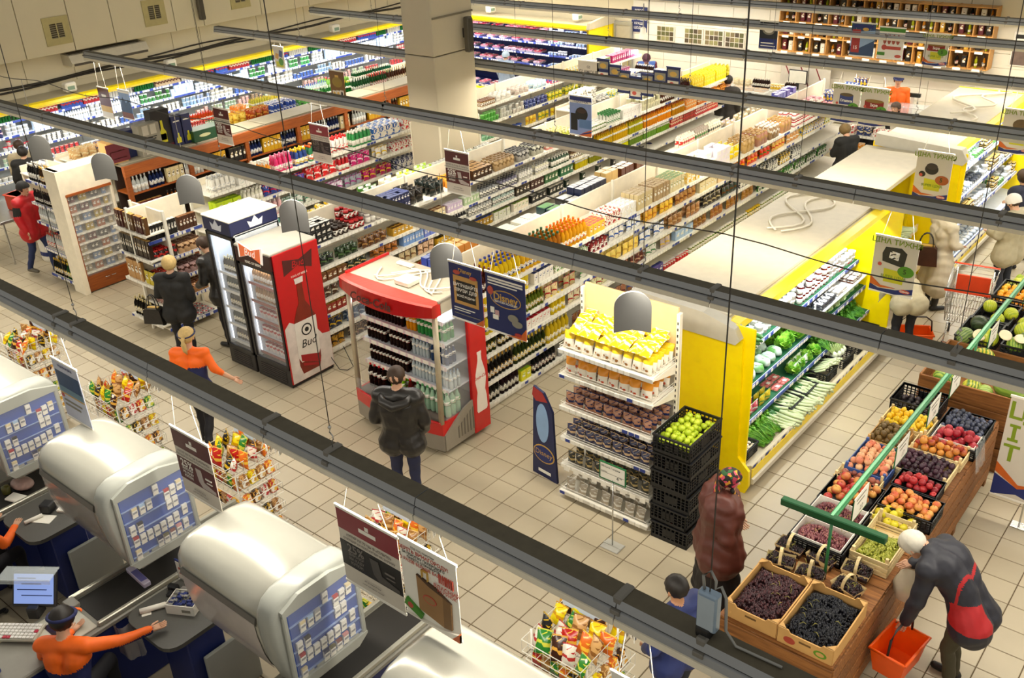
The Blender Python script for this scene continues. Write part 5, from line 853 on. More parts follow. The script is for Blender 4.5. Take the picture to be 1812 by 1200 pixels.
fill(CK, 0, 'tub', '', [('pet', 'cola_bottle', 'large cola bottle', '#1c0806', '#c01418', 1.1, 1, .4), ('pet', 'lemon_soda_bottle', 'lime green soda bottle', '#8ac81c', '#2c8a2c', 1.1, 1, .3), ('pet', 'cola_bottle', 'deep red cola bottle', '#5a1410', '#d82018', 1.1, 1, .12), ('pet', 'green_soda_bottle', 'pale green soda bottle', '#a8d0b0', '#3c8a4c', 1.1, 1, .6)], .05, None, rows=3, order=1, seed=133, parts=1, hidden=0)
area('drinks_cooler_light', (-1.92, .3, 1.83), (0, 0, 0), 1.3, .08, 16, COOL)
area('beer_fridge_light', (-4.42, .15, 1.74), (0, 0, 0), .6, .1, 4, COOL); area('beer_fridge_light', (-5.15, .15, 2.02), (0, 0, 0), .5, .1, 3, COOL)

# snack stand
SS = shelving('snack_stand', 'white stand of snack bags under a peach back panel, in front of the yellow end', 'shelf', 'snack stand', (.45, .2, 0), -PI / 2, 1.18, [(.1, .04, .5), (.44, 0, .45), (.8, 0, .45), (1.2, 0, .45), (1.6, 0, .45), (1.9, 0, .45)], .48, 2.0, 1.18, base=0, front='poster board side')
t = SS.root; MB().box(-.5, -.47, .02, 1.16, 1.95, 2.5, 0, .004).obj('peach_panel', mat('peach_panel', '#e8c890', .6), t)
for y in (.0, 1.18):
 b = MB().box(-.5, -.44, y - .02, y + .02, 0, 2.45, 0, .004)
 for q in range(30): b.box(-.44, -.437, y - .006, y + .006, .3 + q * .07, .33 + q * .07, 1)
 b.obj('slotted_upright', [CREAM, DARK], t)
 MB().lathe([(.03, 0), (.03, .012), (.012, .02), (.012, .1)], 8, (-.05, y + (.03 if y < .5 else -.03), 0)).obj('foot', WHITE, t)
for k, (z, xo, d) in enumerate(SS.lv):
 w_ = MB(); 
 for zz in (.03, .06): w_.tube([(xo - d, .02, z + zz), (xo + .0, .02, z + zz), (xo, 1.16, z + zz), (xo - d, 1.16, z + zz)], .003, 5)
 w_.obj('wire_guard', WIRE, t)
 if k: MB().prism([(-.44, z - .14), (-.40, z - .12), (-.1, z - .05), (-.02, z - .02), (-.02, z), (-.44, z)], 1, 1.165, 1.175).obj('bracket', CREAM, t)
def pile(F, lv, lname, e, cols, rows, tilt, seed, u0=.05, u1=1.13, zl=.0, phase=0):
 r = RR(seed); z, xo, d = F.lv[lv]; dm = PROTO[e[0]]['dim']; sc = e[5] if isinstance(e[5], tuple) else (e[5],) * 3
 lab0 = '%s, %s shelf of the %s' % (e[2], lname, F.fx)
 for i in range(rows):
  for j in range(cols):
   y = u0 + (u1 - u0) * (j + .5) / cols + r.uniform(-.012, .012); x = xo - .05 - i * (d - .1) / max(rows - 1, 1)
   M = F.M @ MT((x, y, z + .004 + zl + r.uniform(0, .01) + (i * .014 if tilt > .5 else 0))) @ MR(r.uniform(-.15, .15), 4, 'Z') @ MR(-tilt * r.uniform(.7, 1.2), 4, 'Y')
   put(e[0], e[1], uniq('%s, row %s, place %s, %s shelf, %s' % (e[2], ('one', 'two', 'three', 'four', 'five', 'six', 'seven', 'eight', 'nine')[i], ('one', 'two', 'three', 'four', 'five', 'six', 'seven', 'eight', 'nine')[j], lname, F.fx), lab0), lab0, 'bag', M, e[3], e[4], sc)
YB = ('wbag', 'snack_bag', 'white snack bag with a yellow top', '#f0c818', '#a06a28', (1, .9, .95)); OB = ('wbag', 'snack_bag', 'white snack bag with an orange top', '#e09018', '#c84818', (1, .9, .9)); NB = ('bag', 'nut_bag', 'navy topped bag of snacks', '#a8765a', '#1c2450', (1, .8, .8)); NB2 = ('bag', 'nut_bag', 'navy bag of seeds', '#3c3c58', '#d8b890', (1, .8, .75))
pile(SS, 5, 'top', YB, 9, 6, .3, 1); pile(SS, 5, 'crest of the top', ('bag', 'snack_bag', 'loose yellow snack bag', '#f2cc1c', '#e8dcc0', (1, .9, .95)), 8, 4, 1.3, 2, .08, 1.1, .19)
pile(SS, 4, 'second', OB, 8, 4, .2, 3); pile(SS, 3, 'third', NB, 9, 4, .2, 4); pile(SS, 2, 'fourth', NB2, 9, 4, .2, 5)
pile(SS, 1, 'fifth', ('bag', 'seed_bag', 'clear seed bag with dark stripes', '#3a3a34', '#b8a068', (.9, .7, .8)), 9, 3, .1, 6); pile(SS, 0, 'bottom', ('bag', 'seed_bag', 'grey clear bag with a white tag', '#a89c88', '#e0dcd0', (1, .8, .75)), 7, 3, .3, 7)
tb_ = MB()
for lv in (1,):
 for q in range(9): tb_.box(.013, .016, .06 + q * .125, .13 + q * .125, .37, .43)
tb_.obj('hanging_tag', PAPER, SS.root, kind='stuff')

# apple crates beside the yellow end
def crate_mesh(w, d, h, th=.012, slots=True, m=0):
 b = MB(); b.box(-w / 2, w / 2, -d / 2, d / 2, 0, .012, m)
 for s in (-1, 1):
  for (a0, a1, ax) in ((-w / 2, w / 2, 0), (-d / 2, d / 2, 1)):
   o = (d if ax == 0 else w) / 2 * s
   lo, hi = (o - th, o) if s > 0 else (o, o + th)
   def bar(p0, p1, z0, z1):
    b.box(p0, p1, lo, hi, z0, z1, m) if ax == 0 else b.box(lo, hi, p0, p1, z0, z1, m)
   bar(a0, a1, 0, h * .22); bar(a0, a1, h * .88, h)
   L = a1 - a0; n = max(3, int(L / .045))
   if slots:
    mid = .3
    for q in range(n + 1):
     p = a0 + L * q / n; bar(p - .006 if q else p, p + .006 if q < n else p, h * .22, h * .88)
    for z in (.38, .54, .7): bar(a0, a1, h * z, h * z + .008)
    bar(a0 + L * (.5 - mid / 2), a0 + L * (.5 + mid / 2), h * .3, h * .75)
   else: bar(a0, a1, h * .22, h * .88)
 e_ = .008
 b.box(-w / 2 - e_, w / 2 + e_, -d / 2 - e_, -d / 2 + th, h - .018, h, m).box(-w / 2 - e_, w / 2 + e_, d / 2 - th, d / 2 + e_, h - .018, h, m).box(-w / 2 - e_, -w / 2 + th, -d / 2, d / 2, h - .018, h, m).box(w / 2 - th, w / 2 + e_, -d / 2, d / 2, h - .018, h, m)
 return b
cm = crate_mesh(.43, .64, .215).mesh('crate', CRATE)
lev = ('standing on the floor, lowest of the stack', 'second up from the floor in the stack', 'third up from the floor in the stack', 'fourth up from the floor in the stack', 'directly under the crate of apples')
for k in range(5):
 o = link('produce_crate', cm, None, (1.87 + .008 * (-1) ** k, .5 + .006 * (k % 3), k * .218), .015 * (-1) ** k, uniq('black plastic crate beside the snack stand, ' + lev[k]), 'crate', 'stacked black crates')
link('produce_crate', cm, None, (1.87, .5, 5 * .218), .01, uniq('black plastic crate full of green apples, topmost of its stack'), 'crate', 'stacked black crates')
def fruit_mesh(nm, r, sz=1.0, dim=.15, stem=True, n=12, k=8, mm=None):
 b = MB(); prof = []
 for i in range(k + 1):
  a = PI * i / k; rr = math.sin(a) * r; z = -math.cos(a) * r * sz
  if dim: z *= 1 - dim * math.exp(-(rr / (r * .4)) ** 2)
  prof.append((max(rr, .001), z + r * sz))
 b.lathe(prof, n)
 if stem: b.tube([(0, 0, 2 * r * sz * (1 - dim * .8)), (.004, 0, 2 * r * sz + .006)], .0022, 4, 1)
 return b.mesh(nm, [mm or P_FRUIT, mat('stem_brown', '#4a3a1c', .7, var=0)], True)
def heap(name, me, label, group, cat, x, y, z, w, d, n, r, c1, c2, layers=1, seed=0, rz=0, scale=(.9, 1.12), rot=True):
 rr = RR(seed); nx = max(1, int(w / (2 * r))); ny = max(1, int(d / (2 * r))); uniq(label, group); cnt = 0
 for L in range(layers):
  for i in range(nx - L):
   for j in range(ny - L):
    if cnt >= n: return
    px = -w / 2 + w * (i + .5 + .5 * L) / nx + rr.uniform(-.25, .25) * r; py = -d / 2 + d * (j + .5 + .5 * L) / ny + rr.uniform(-.25, .25) * r + (r * .5 * (i % 2))
    py = max(-d / 2 + r, min(d / 2 - r, py)); c, s_ = math.cos(rz), math.sin(rz); s = rr.uniform(*scale)
    o = link(name, me, None, (x + px * c - py * s_, y + px * s_ + py * c, z + L * r * 1.35 + rr.uniform(0, .2) * r), 0, label, cat, group)
    if rot: o.rotation_euler = (rr.uniform(-.5, .5), rr.uniform(-.5, .5), rr.uniform(0, 6))
    o.scale = (s, s, s); colour(o, c1, c2); COUNT[name] = COUNT.get(name, 0) + 1; cnt += 1
APPLE = fruit_mesh('apple', .036)
heap('apple', APPLE, 'green apple heaped in the top black crate', 'green apples in the crate', 'apple', 1.87, .5, 5 * .218 + .09, .39, .6, 60, .036, '#a8c01c', '#c8d83c', 2, 5)

t = thing('price_stand', 'green framed price card on a thin pole before the snack stand', 'price sign', (1.44, -.22, 0))
MB().box(-.11, .11, -.08, .08, 0, .015, 0, .006).box(-.11, .11, -.012, .012, .015, .022).obj('foot_plate', mat('plate_grey', '#b4b2a8', .4), t); MB().tube([(0, 0, .02), (0, 0, .86)], .008, 8).obj('pole', STEEL, t, smooth=1)
GRF = mat('frame_green', '#1c6a3a', .4)
b = MB(); b.box(-.16, .16, -.012, .004, .84, .85).box(-.16, .16, -.012, .004, 1.04, 1.05).box(-.16, -.15, -.012, .004, .85, 1.04).box(.15, .16, -.012, .004, .85, 1.04); b.obj('frame', GRF, t)
MB().box(-.15, .15, -.006, 0, .85, 1.04).obj('card', PAPER, t); text('Яблука Голден', .032, (-.14, -.008, 1.0), t, BLACKP, align='LEFT'); text('4', .06, (.06, -.008, .9), t, BLACKP); text('99', .03, (.1, -.008, .915), t, BLACKP); text('Україна', .02, (-.14, -.008, .94), t, BLACKP, align='LEFT')
MB().box(-.14, .14, -.0075, -.006, .925, .928).obj('rule', BLACKP, t)

t = thing('cardboard_display', 'tall navy cardboard sign with an oval, standing by the snack stand', 'sign', (.1, .36, 0), -.12)
MB().prism([(-.2, 0), (.2, 0), (.17, .5), (.15, .95), (.02, 1.16), (-.14, 1.2), (-.17, .6)], 1, -.015, .015).obj('board', NAVYB, t)
MB().prism([(-.05, 0), (.05, 0), (.0, .7)], 1, .015, .16).obj('strut', CARD, t)
OV = lambda cx, cz, a, b_, n=24: [(cx + a * math.cos(q), cz + b_ * math.sin(q)) for q in np.linspace(0, 2 * PI, n + 1)[:-1]]
MB().prism(OV(.0, .33, .17, .12), 1, -.02, -.015).obj('gold_ring', GOLD, t); MB().prism(OV(.0, .33, .155, .105), 1, -.023, -.02).obj('oval', mat('oval_blue', '#16286a', .5), t)
text('Disney', .1, (0, -.0245, .34), t, GOLD, skew=.1); MB().prism(OV(-.01, .75, .1, .26), 1, -.019, -.015).obj('pale_patch', mat('patch_blue', '#8fb0d8', .5), t); MB().prism([(-.14, 1.19), (.0, 1.16), (.08, 1.06), (-.1, 1.02), (-.16, 1.08)], 1, -.019, -.015).obj('red_patch', mat('patch_red', '#a8302c', .5), t); MB().box(-.1, .1, -.018, -.015, .06, .1).obj('white_line', PAPER, t)
# ================================================================ vegetables in the produce cooler
LEAFM = P_LEAF
def leek_mesh():
 b = MB(); r = RR(3)
 for i in range(5):
  y = (i - 2) * .03; z = .02 + (i % 2) * .022
  b.tube([(.2, y, z), (.08, y, z), (-.05, y * 1.1, z + .01)], [.014, .015, .017], 7, 0)
  for q in range(3): b.tube([(-.05, y * 1.1, z + .01), (-.15, y * 1.3 + r.uniform(-.02, .02), z + .02 + q * .008), (-.24, y * 1.6 + r.uniform(-.04, .04), z + .01)], [.015, .011, .003], 5, 1)
 return b.mesh('leek_bunch', [mat('leek_white', '#c8d4a8', .5), mat('leek_green', '#2c6a28', .5, var=.15)], True)
def lettuce_mesh(seed):
 b = MB(); r = RR(seed)
 for k in range(16):
  a = k * 2.4; t_ = .35 + .75 * (k / 16)
  def fn(u, v, a=a, t_=t_):
   w = (u - .5) * .17 * math.sin(PI * min(.15 + v * .8, 1)); rr = .012 + .1 * v * math.sin(t_) ; z = .13 * v * math.cos(t_ * .8) + .012 * math.sin(u * 22 + k) * v
   return (rr * math.cos(a) - w * math.sin(a), rr * math.sin(a) + w * math.cos(a), max(z, 0) + .01)
  b.surf(fn, 5, 4)
 return b.mesh('lettuce', LEAFM, True)
def cuke_mesh():
 return MB().tube([(.13 * math.cos(q) * 1.0, 0, .022 + .012 * math.sin(q)) for q in np.linspace(PI, 0, 7)], [.006, .019, .022, .022, .022, .018, .006], 8).mesh('cucumber', LEAFM, True)
def herb_mesh():
 b = MB(); r = RR(8)
 for k in range(34):
  a = r.uniform(-.5, .5); e = r.uniform(.15, .8); L = r.uniform(.16, .24); p = [(.1, a * .05, .02), (.1 - L * .5 * math.cos(e * .4), a * L * .5, .02 + L * .4 * e), (.1 - L, a * L, .02 + L * .55 * e)]
  b.tube(p, [.003, .0025, .002], 4); b.ball(p[2], (.02, .016, .012), 5, 3, 0)
 return b.mesh('herb_bunch', LEAFM, True)
def fennel_mesh():
 b = MB().ball((0, 0, .05), (.05, .038, .05), 10, 6, 0)
 for k in range(5): b.tube([(0, (k - 2) * .012, .08), (-.02, (k - 2) * .03, .15), (-.03, (k - 2) * .05, .23)], [.013, .01, .007], 6, 1)
 for k in range(9): b.tube([(-.03, (k - 4) * .025, .21), (-.03 + .01 * k, (k - 4) * .034, .29)], [.008, .002], 4, 2)
 return b.mesh('fennel', [mat('fennel_white', '#e4ecd0', .45), mat('fennel_pale', '#b8d088', .45), mat('fennel_green', '#5c9a2c', .5)], True)
def bagged_mesh():
 b = MB().ball((0, 0, .06), (.11, .08, .06), 12, 7, 0)
 for i, v in enumerate(b.v): k = 1 + .12 * math.sin(v[0] * 90) * math.sin(v[1] * 80 + 1); b.v[i] = (v[0] * k, v[1] * k, max(0, v[2] * k))
 b.box(-.03, .03, -.04, .0, .112, .118, 1); return b.mesh('salad_bag', [P_FRUIT, mat('white_label')], True)
LEEK, LET, LET2, CUKE, HERB, FEN, BAGG = leek_mesh(), lettuce_mesh(1), lettuce_mesh(5), cuke_mesh(), herb_mesh(), fennel_mesh(), bagged_mesh()
def veg(name, me, label, cat, y0, y1, x, z, n, c1, c2, rows=1, dx=.2, rz=0, tilt=0, sc=1, seed=0, layers=1, dz=.04):
 r = RR(seed); g = label; W9 = ('one', 'two', 'three', 'four', 'five', 'six', 'seven', 'eight', 'nine', 'ten', 'eleven', 'twelve')
 for L in range(layers):
  for i in range(rows):
   for j in range(n):
    o = link(name, me, None, (x - i * dx + r.uniform(-.02, .02), y0 + (y1 - y0) * (j + .5) / n + r.uniform(-.012, .012), z + L * dz + r.uniform(0, .012)), 0, uniq('%s, %srow %s place %s' % (label, 'layer %s ' % W9[L] if layers > 1 else '', W9[i], W9[j]), g), cat, g)
    o.rotation_euler = (r.uniform(-.12, .12), tilt + r.uniform(-.1, .1), rz + r.uniform(-.3, .3)); k = sc * r.uniform(.88, 1.1); o.scale = (k, k, k); colour(o, c1, c2); COUNT[name] = COUNT.get(name, 0) + 1
vc = crate_mesh(.44, .34, .17).mesh('crate', CRATE); vc2 = crate_mesh(.5, .26, .15, .012, False).mesh('crate', CRATE)
MUSH = MB().ball((0, 0, .024), (.024, .024, .016), 8, 5).lathe([(.009, 0), (.01, .02)], 6).mesh('mushroom', mat('mushroom_white', '#e6dcc6', .6), True)
for k, (y, x, lab) in enumerate(((1.78, 1.72, 'with mushrooms at the yellow end'), (3.0, 1.72, 'with leeks in the cooler tub'), (3.42, 1.72, 'with leeks, second past the mushrooms'), (4.0, 1.74, 'with wrapped celery'), (4.5, 1.76, 'with fennel'), (5.0, 1.76, 'with pale beans'), (5.42, 1.74, 'at the cooler end by the orange basket'))):
 link('vegetable_crate', vc, None, (x + .06, y, .215), 0, uniq('black crate in the produce cooler ' + lab), 'crate', 'black crates in the produce cooler')
heap('mushroom', MUSH, 'white mushroom in the black crate at the yellow end', 'mushrooms in the crate', 'mushroom', 1.78, 1.78, .32, .4, .3, 60, .024, '#e6dcc6', '#e6dcc6', 2, 3)
veg('herb_bunch', HERB, 'bunch of spring greens lying in the cooler tub', 'greens', 2.0, 2.5, 1.92, .235, 5, '#3a8a1c', '#8ac040', 2, .25, 0, 0, 1.3, 11, 2)
veg('leek', LEEK, 'leek bunch in the cooler tub behind the spring greens', 'leek', 2.5, 3.7, 1.95, .25, 10, '#3f7a35', '#dfe4c8', 2, .24, 0, -.1, 1.15, 12, 2)
veg('celery', LEEK, 'wrapped celery bunch in a black crate of the cooler tub', 'celery', 3.85, 4.2, 1.85, .34, 4, '#6a9a50', '#e0e8d8', 1, .2, .1, -.5, 1.0, 13)
veg('fennel', FEN, 'fennel bulb standing in a black crate', 'fennel', 4.35, 4.68, 1.9, .33, 4, '#8ac040', '#e0e8c8', 2, .14, 0, -.2, 1.0, 14)
heap('bean', MUSH, 'pale green bean in the black crate beyond the fennel', 'beans in the crate', 'bean', 1.82, 5.0, .34, .4, .3, 48, .024, '#b8cc80', '#b8cc80', 2, 4)
# second shelf up
PC2 = PC
fill(PC2, 1, 'second', '', [('tray', 'tomato_tray', 'tray of small red tomatoes', '#b01c14', '#d8e0d8', (.9, .9, 1), 1, .4), ('bag', 'radish_bag', 'bag of pink radishes', '#c05060', '#d8e0d0', (.9, .9, .7), 1, .45), ('bag', 'pepper_bag', 'bag of yellow peppers', '#c8b028', '#5a8a2c', (.9, .9, .7), 1, .4), ('tray', 'tomato_tray', 'tray of pink tomatoes', '#d0706a', '#dce4dc', (.9, .9, 1), 1, .5), ('bag', 'salad_pouch', 'white salad pouch', '#dfe6dc', '#4a8a34', (1, .9, .8), 1, .5)], .05, 2.6, rows=2, order=1, seed=140, hidden=0)
veg('herb_bunch', HERB, 'green herb bunch on the second shelf beside the salad pouches', 'greens', 4.2, 5.6, 1.72, .515, 9, '#2c7a1c', '#70b038', 2, .22, 0, 0, 1.2, 15)
veg('salad_bag', BAGG, 'plastic bag of cut salad on the third shelf', 'salad', 1.6, 3.2, 1.6, .875, 9, '#c8d8d0', '#5a9a44', 2, .2, 0, 0, 1, 16)
veg('lettuce', LET, 'green leaf lettuce on the third shelf of the produce cooler', 'lettuce', 3.2, 4.3, 1.6, .875, 6, '#4aa01c', '#a8d850', 2, .22, 0, 0, 1.15, 17)
veg('cabbage', LET2, 'pale cabbage head on the third shelf beyond the lettuce', 'cabbage', 4.3, 5.6, 1.6, .875, 7, '#b8d890', '#e0ecc8', 2, .22, 0, 0, 1.15, 18)
veg('lettuce', LET, 'bright green lettuce leaning at the near half of the second shelf', 'lettuce', 3.3, 4.1, 1.72, .515, 4, '#58b020', '#b8e060', 1, .2, 0, 0, 1.1, 19)
# top shelf
veg('cucumber', CUKE, 'cucumber stacked at the yellow end of the top shelf', 'cucumber', 1.6, 2.7, 1.5, 1.235, 11, '#1f4a1c', '#4a7a30', 2, .14, 0, 0, 1.1, 20, 3, .036)
fill(PC2, 3, 'top', '', [('tub', 'pickle_tub', 'white tub with herbs', '#dce6dc', '#eef0e8', .95, 2, .5), ('tub', 'pickle_tub', 'white lidded tub in a tower', '#e8e4da', '#f2f0e8', .95, 3, .6), ('jar', 'pickle_jar', 'dark red jar with a white lid', '#5a1410', '#ece8e0', 1.1, 2, .9), ('tub', 'pickle_tub', 'red and white striped tub', '#c83040', '#f0ece4', .95, 4, .4), ('tub', 'pickle_tub', 'pale tub with a white lid', '#dfe8e0', '#f0f0ea', .95, 2, 1)], 1.25, None, rows=2, order=1, seed=141, hidden=0)
fill(PC2, 2, 'third', '', [('tray', 'berry_tray', 'dark berry tray', '#3a1420', '#e0e0e0', (.8, .8, .9), 1, 1)], 0, .1, rows=1, seed=142, hidden=0)
fill(PC2, 3, 'top inner', '', [('tray', 'berry_tray', 'white label berry tray', '#8a2030', '#e4e4e4', (.8, .8, .9), 1, .3)], 3.6, 4.2, rows=2, seed=143, hidden=0)
tr = Rack(); tr.M = PC.M; tr.rz = 0; tr.len = 4.2; tr.fx = 'produce cooler'; tr.front = 'cabbage side'; tr.lv = [(1.0, -.36, .3)]
MB().box(-.74, -.38, 2.2, 4.2, 1.03, 1.045).obj('shelf', INNER, PC.root); tr.lv = [(1.046, -.38, .36)]
fill(tr, 0, 'narrow middle', '', [('tray', 'herring_tray', 'dark red packed salad tray', '#7a1428', '#e8e4e4', (.8, .8, .8), 2, .5), ('flat', 'salad_pack', 'black salad pack with a white label', '#22242c', '#e4e4ea', (1.2, 1.2, 1.6), 2, .5), ('tray', 'herring_tray', 'white lidded salad tray', '#d8d0c8', '#f0eee8', (.8, .8, .8), 2, 1)], 2.2, 4.18, rows=2, order=1, seed=144, hidden=0)

# wooden bay goods
EGG = fruit_mesh('aubergine', .04, 1.7, 0.0, False)
heap('garlic', fruit_mesh('garlic', .026, .9, .1), 'white garlic bulb in the crate of the wooden bay', 'garlic in the wooden bay', 'garlic', 1.05, 6.3, 1.26, .3, .6, 40, .028, '#ded4bc', '#c8b898', 1, 6)
heap('aubergine', EGG, 'dark aubergine in the wooden bay', 'aubergines in the wooden bay', 'aubergine', 1.1, 7.4, 1.26, .35, .9, 24, .045, '#1c1018', '#3a1c34', 1, 7)
heap('cauliflower', fruit_mesh('cauliflower', .075, .8, .1), 'pale cauliflower in the wooden bay', 'cauliflowers in the bay', 'cauliflower', 1.1, 8.1, 1.26, .3, .5, 6, .08, '#e4dcc0', '#c8b47a', 1, 8)
veg('leek', LEEK, 'long leek on the lower board of the wooden bay', 'leek', 6.2, 8.2, 1.3, .82, 12, '#5a8a30', '#d0d8a8', 2, .3, 0, -.15, 1.4, 21)

# ================================================================ fruit stand
t = thing('fruit_bin', 'long wooden fruit stand with slatted plank sides down the side aisle', 'stand', (3.7, 1.02, 0))
X0, X1, Y0, Y1 = -.5, .5, -2.24, 2.2
for k in range(4):
 z0 = .1 + k * .175
 for s, x in ((-1, X0), (1, X1)):
  for q in range(2): MB().box(x - .012, x + .012, Y0 + q * 2.22, Y0 + (q + 1) * 2.22 - .01, z0, z0 + .15, 0, .004).obj('plank', BIN, t)
 for y in (Y0, Y1): MB().box(X0, X1, y - .012, y + .012, z0, z0 + .15, 0, .004).obj('plank', BIN, t)
for x in (X0 + .03, X1 - .03):
 for q in range(5): MB().box(x - .04, x + .04, Y0 + .05 + q * 1.08 - .04, Y0 + .05 + q * 1.08 + .04, 0, .79).obj('post', BIN, t)
for q in range(8): MB().box(X0, X1, Y0 + q * .555, Y0 + (q + 1) * .555 - .008, .785, .805).obj('top_plank', BIN, t)
ZT = .806
def card_box(label, cx, cy, w, d, h, art=False):
 t = thing('cardboard_tray', label, 'box', (cx, cy, ZT)); b = MB(); b.box(-w / 2, w / 2, -d / 2, d / 2, 0, .008)
 th = .006
 for s in (-1, 1):
  b.prism([(-w / 2, 0), (w / 2, 0), (w / 2, h), (w * .32, h), (w * .28, h * .82), (-w * .28, h * .82), (-w * .32, h), (-w / 2, h)], 1, s * d / 2 - th, s * d / 2 + th)
  b.prism([(-d / 2, 0), (d / 2, 0), (d / 2, h), (d * .36, h * .9), (-d * .36, h * .9), (-d / 2, h)], 0, s * w / 2 - th, s * w / 2 + th)
 for sx in (-1, 1):
  for sy in (-1, 1): b.prism([(sx * w / 2, sy * d / 2), (sx * (w / 2 - .07), sy * d / 2), (sx * w / 2, sy * (d / 2 - .07))], 2, h - .005, h)
 b.obj('tray', CARD, t)
 for s in (-1, 1): MB().box(-.05, .05, s * (d / 2 + th) - .001, s * (d / 2 + th) + .001, h * .5, h * .62).obj('hand_hole', mat('hole_dark', '#6a4a20', .8), t)
 if art:
  y = -d / 2 - th - .001
  MB().prism(OV(.13, .06, .055, .035), 1, y, y + .001).obj('green_badge', mat('print_green', '#5a8a1c', .6), t); MB().prism(OV(.13, .06, .035, .02), 1, y - .001, y).obj('badge_inner', CARD, t); MB().prism(OV(-.13, .06, .05, .035), 1, y, y + .001).obj('fruit_print', mat('print_red', '#a8402c', .6), t)
 return t
card_box('cardboard tray of dark red grapes at the stand corner', 3.47, -.86, .46, .66, .16); card_box('cardboard tray of black grapes at the stand corner by the aisle', 3.95, -.86, .46, .68, .16, True)
GR = fruit_mesh('grape', .011, 1.15, 0, False, 6, 4)
def grapes(label, cx, cy, z, w, d, hgt, c1, c2, n, seed, stems=True, mesh_r=.0105):
 r = RR(seed); b = MB(); base = MB(); base.lathe([(.02, -1), (.7, -.75), (1, 0), (.7, .75), (.02, 1)], 6)
 for i in range(n):
  x = r.uniform(-w / 2, w / 2); y = r.uniform(-d / 2, d / 2); hh = hgt * (1 + .35 * math.sin(x * 22 + seed) * math.cos(y * 19)) * (1 - .5 * max(abs(x) / (w / 2), abs(y) / (d / 2)) ** 4)
  k = len(b.v); m_ = 0 if r.random() < .62 else 1; q = r.uniform(.85, 1.15) * mesh_r
  b.add([(x + v[0] * q, y + v[1] * q, hh + v[2] * q * 1.15 + r.uniform(-.01, .006)) for v in base.v], base.f, m_)
 b.box(-w / 2, w / 2, -d / 2, d / 2, 0, hgt * .55, 0)
 if stems:
  for i in range(9):
   x = r.uniform(-w / 2.4, w / 2.4); y = r.uniform(-d / 2.4, d / 2.4); a = r.uniform(0, 6); b.tube([(x, y, hgt * 1.15), (x + .03 * math.cos(a), y + .03 * math.sin(a), hgt * 1.3 + .008), (x + .055 * math.cos(a), y + .055 * math.sin(a), hgt * 1.2)], [.002, .002, .0015], 4, 2)
 o = b.obj('grapes', [mat('grape_' + c1[1:], c1, .35, var=.12), mat('grape_' + c2[1:], c2, .35, var=.12), mat('stem_green', '#a8a048', .6)], None, (cx, cy, z), smooth=1); return tag(o, uniq(label), 'grapes', None, 'stuff')
grapes('dark red grapes filling the corner cardboard tray', 3.47, -.86, ZT + .01, .42, .62, .11, '#3a2026', '#5a3438', 1500, 1)
grapes('black grapes filling the cardboard tray by the aisle', 3.95, -.86, ZT + .01, .42, .63, .11, '#15161c', '#22242e', 1600, 2)
hb = MB(); hb.add([(-.1, -.07, 0), (.1, -.07, 0), (.1, .07, 0), (-.1, .07, 0), (-.125, -.085, .09), (.125, -.085, .09), (.125, .085, .09), (-.125, .085, .09)], [(3, 2, 1, 0), (0, 1, 5, 4), (1, 2, 6, 5), (2, 3, 7, 6), (3, 0, 4, 7)])
basket_me = hb.mesh('basket', PINE)
hd = MB()
hp = [(.0, .09 * math.cos(a), .09 + .11 * math.sin(a)) for a in np.linspace(0, PI, 9)]
for p, q in zip(hp, hp[1:]): hd.add([(-.014, p[1], p[2]), (.014, p[1], p[2]), (.014, q[1], q[2]), (-.014, q[1], q[2]), (-.014, p[1] * .95, p[2] - .004), (.014, p[1] * .95, p[2] - .004), (.014, q[1] * .95, q[2] - .004), (-.014, q[1] * .95, q[2] - .004)], [(0, 1, 2, 3), (7, 6, 5, 4), (0, 3, 7, 4), (1, 5, 6, 2)])
handle_me = hd.mesh('handle', PINE)
bk = [(3.33, -.12), (3.34, -.36), (3.62, -.1), (3.62, -.36), (3.93, -.08), (3.95, -.33), (4.1, -.2)]
bl = ('behind the tray of dark red grapes', 'touching the tray of dark red grapes', 'in the back row, second across', 'in the front row, second across', 'in the back row near the green grapes', 'in the front row near the aisle', 'at the aisle edge of the stand')
for k, (x, y) in enumerate(bk[:6]):
 t = thing('grape_basket', 'chip basket of black grapes ' + bl[k], 'basket', (x, y, ZT), [0, .3, -.2, .2, .1, -.3][k], 'chip baskets of grapes')
 link('basket', basket_me, t); link('handle', handle_me, t)
 grapes('black grapes in the chip basket ' + bl[k], x, y, ZT + .02, .23, .16, .075, '#241a1c', '#40282c', 240, 10 + k)
def plastic_crate(label, cx, cy, w, d, h, rz=0, liner=False):
 t = thing('fruit_crate', label, 'crate', (cx, cy, ZT), rz); crate_mesh(w, d, h).obj('crate', CRATE, t)
 if liner:
  b = MB(); 
  for s in (-1, 1): b.box(-w / 2 + .012, w / 2 - .012, s * (d / 2 - .02) - .003, s * (d / 2 - .02) + .003, .01, h + .02).box(s * (w / 2 - .02) - .003, s * (w / 2 - .02) + .003, -d / 2 + .012, d / 2 - .012, .01, h + .025)
  b.obj('paper_liner', PAPER, t)
 return t
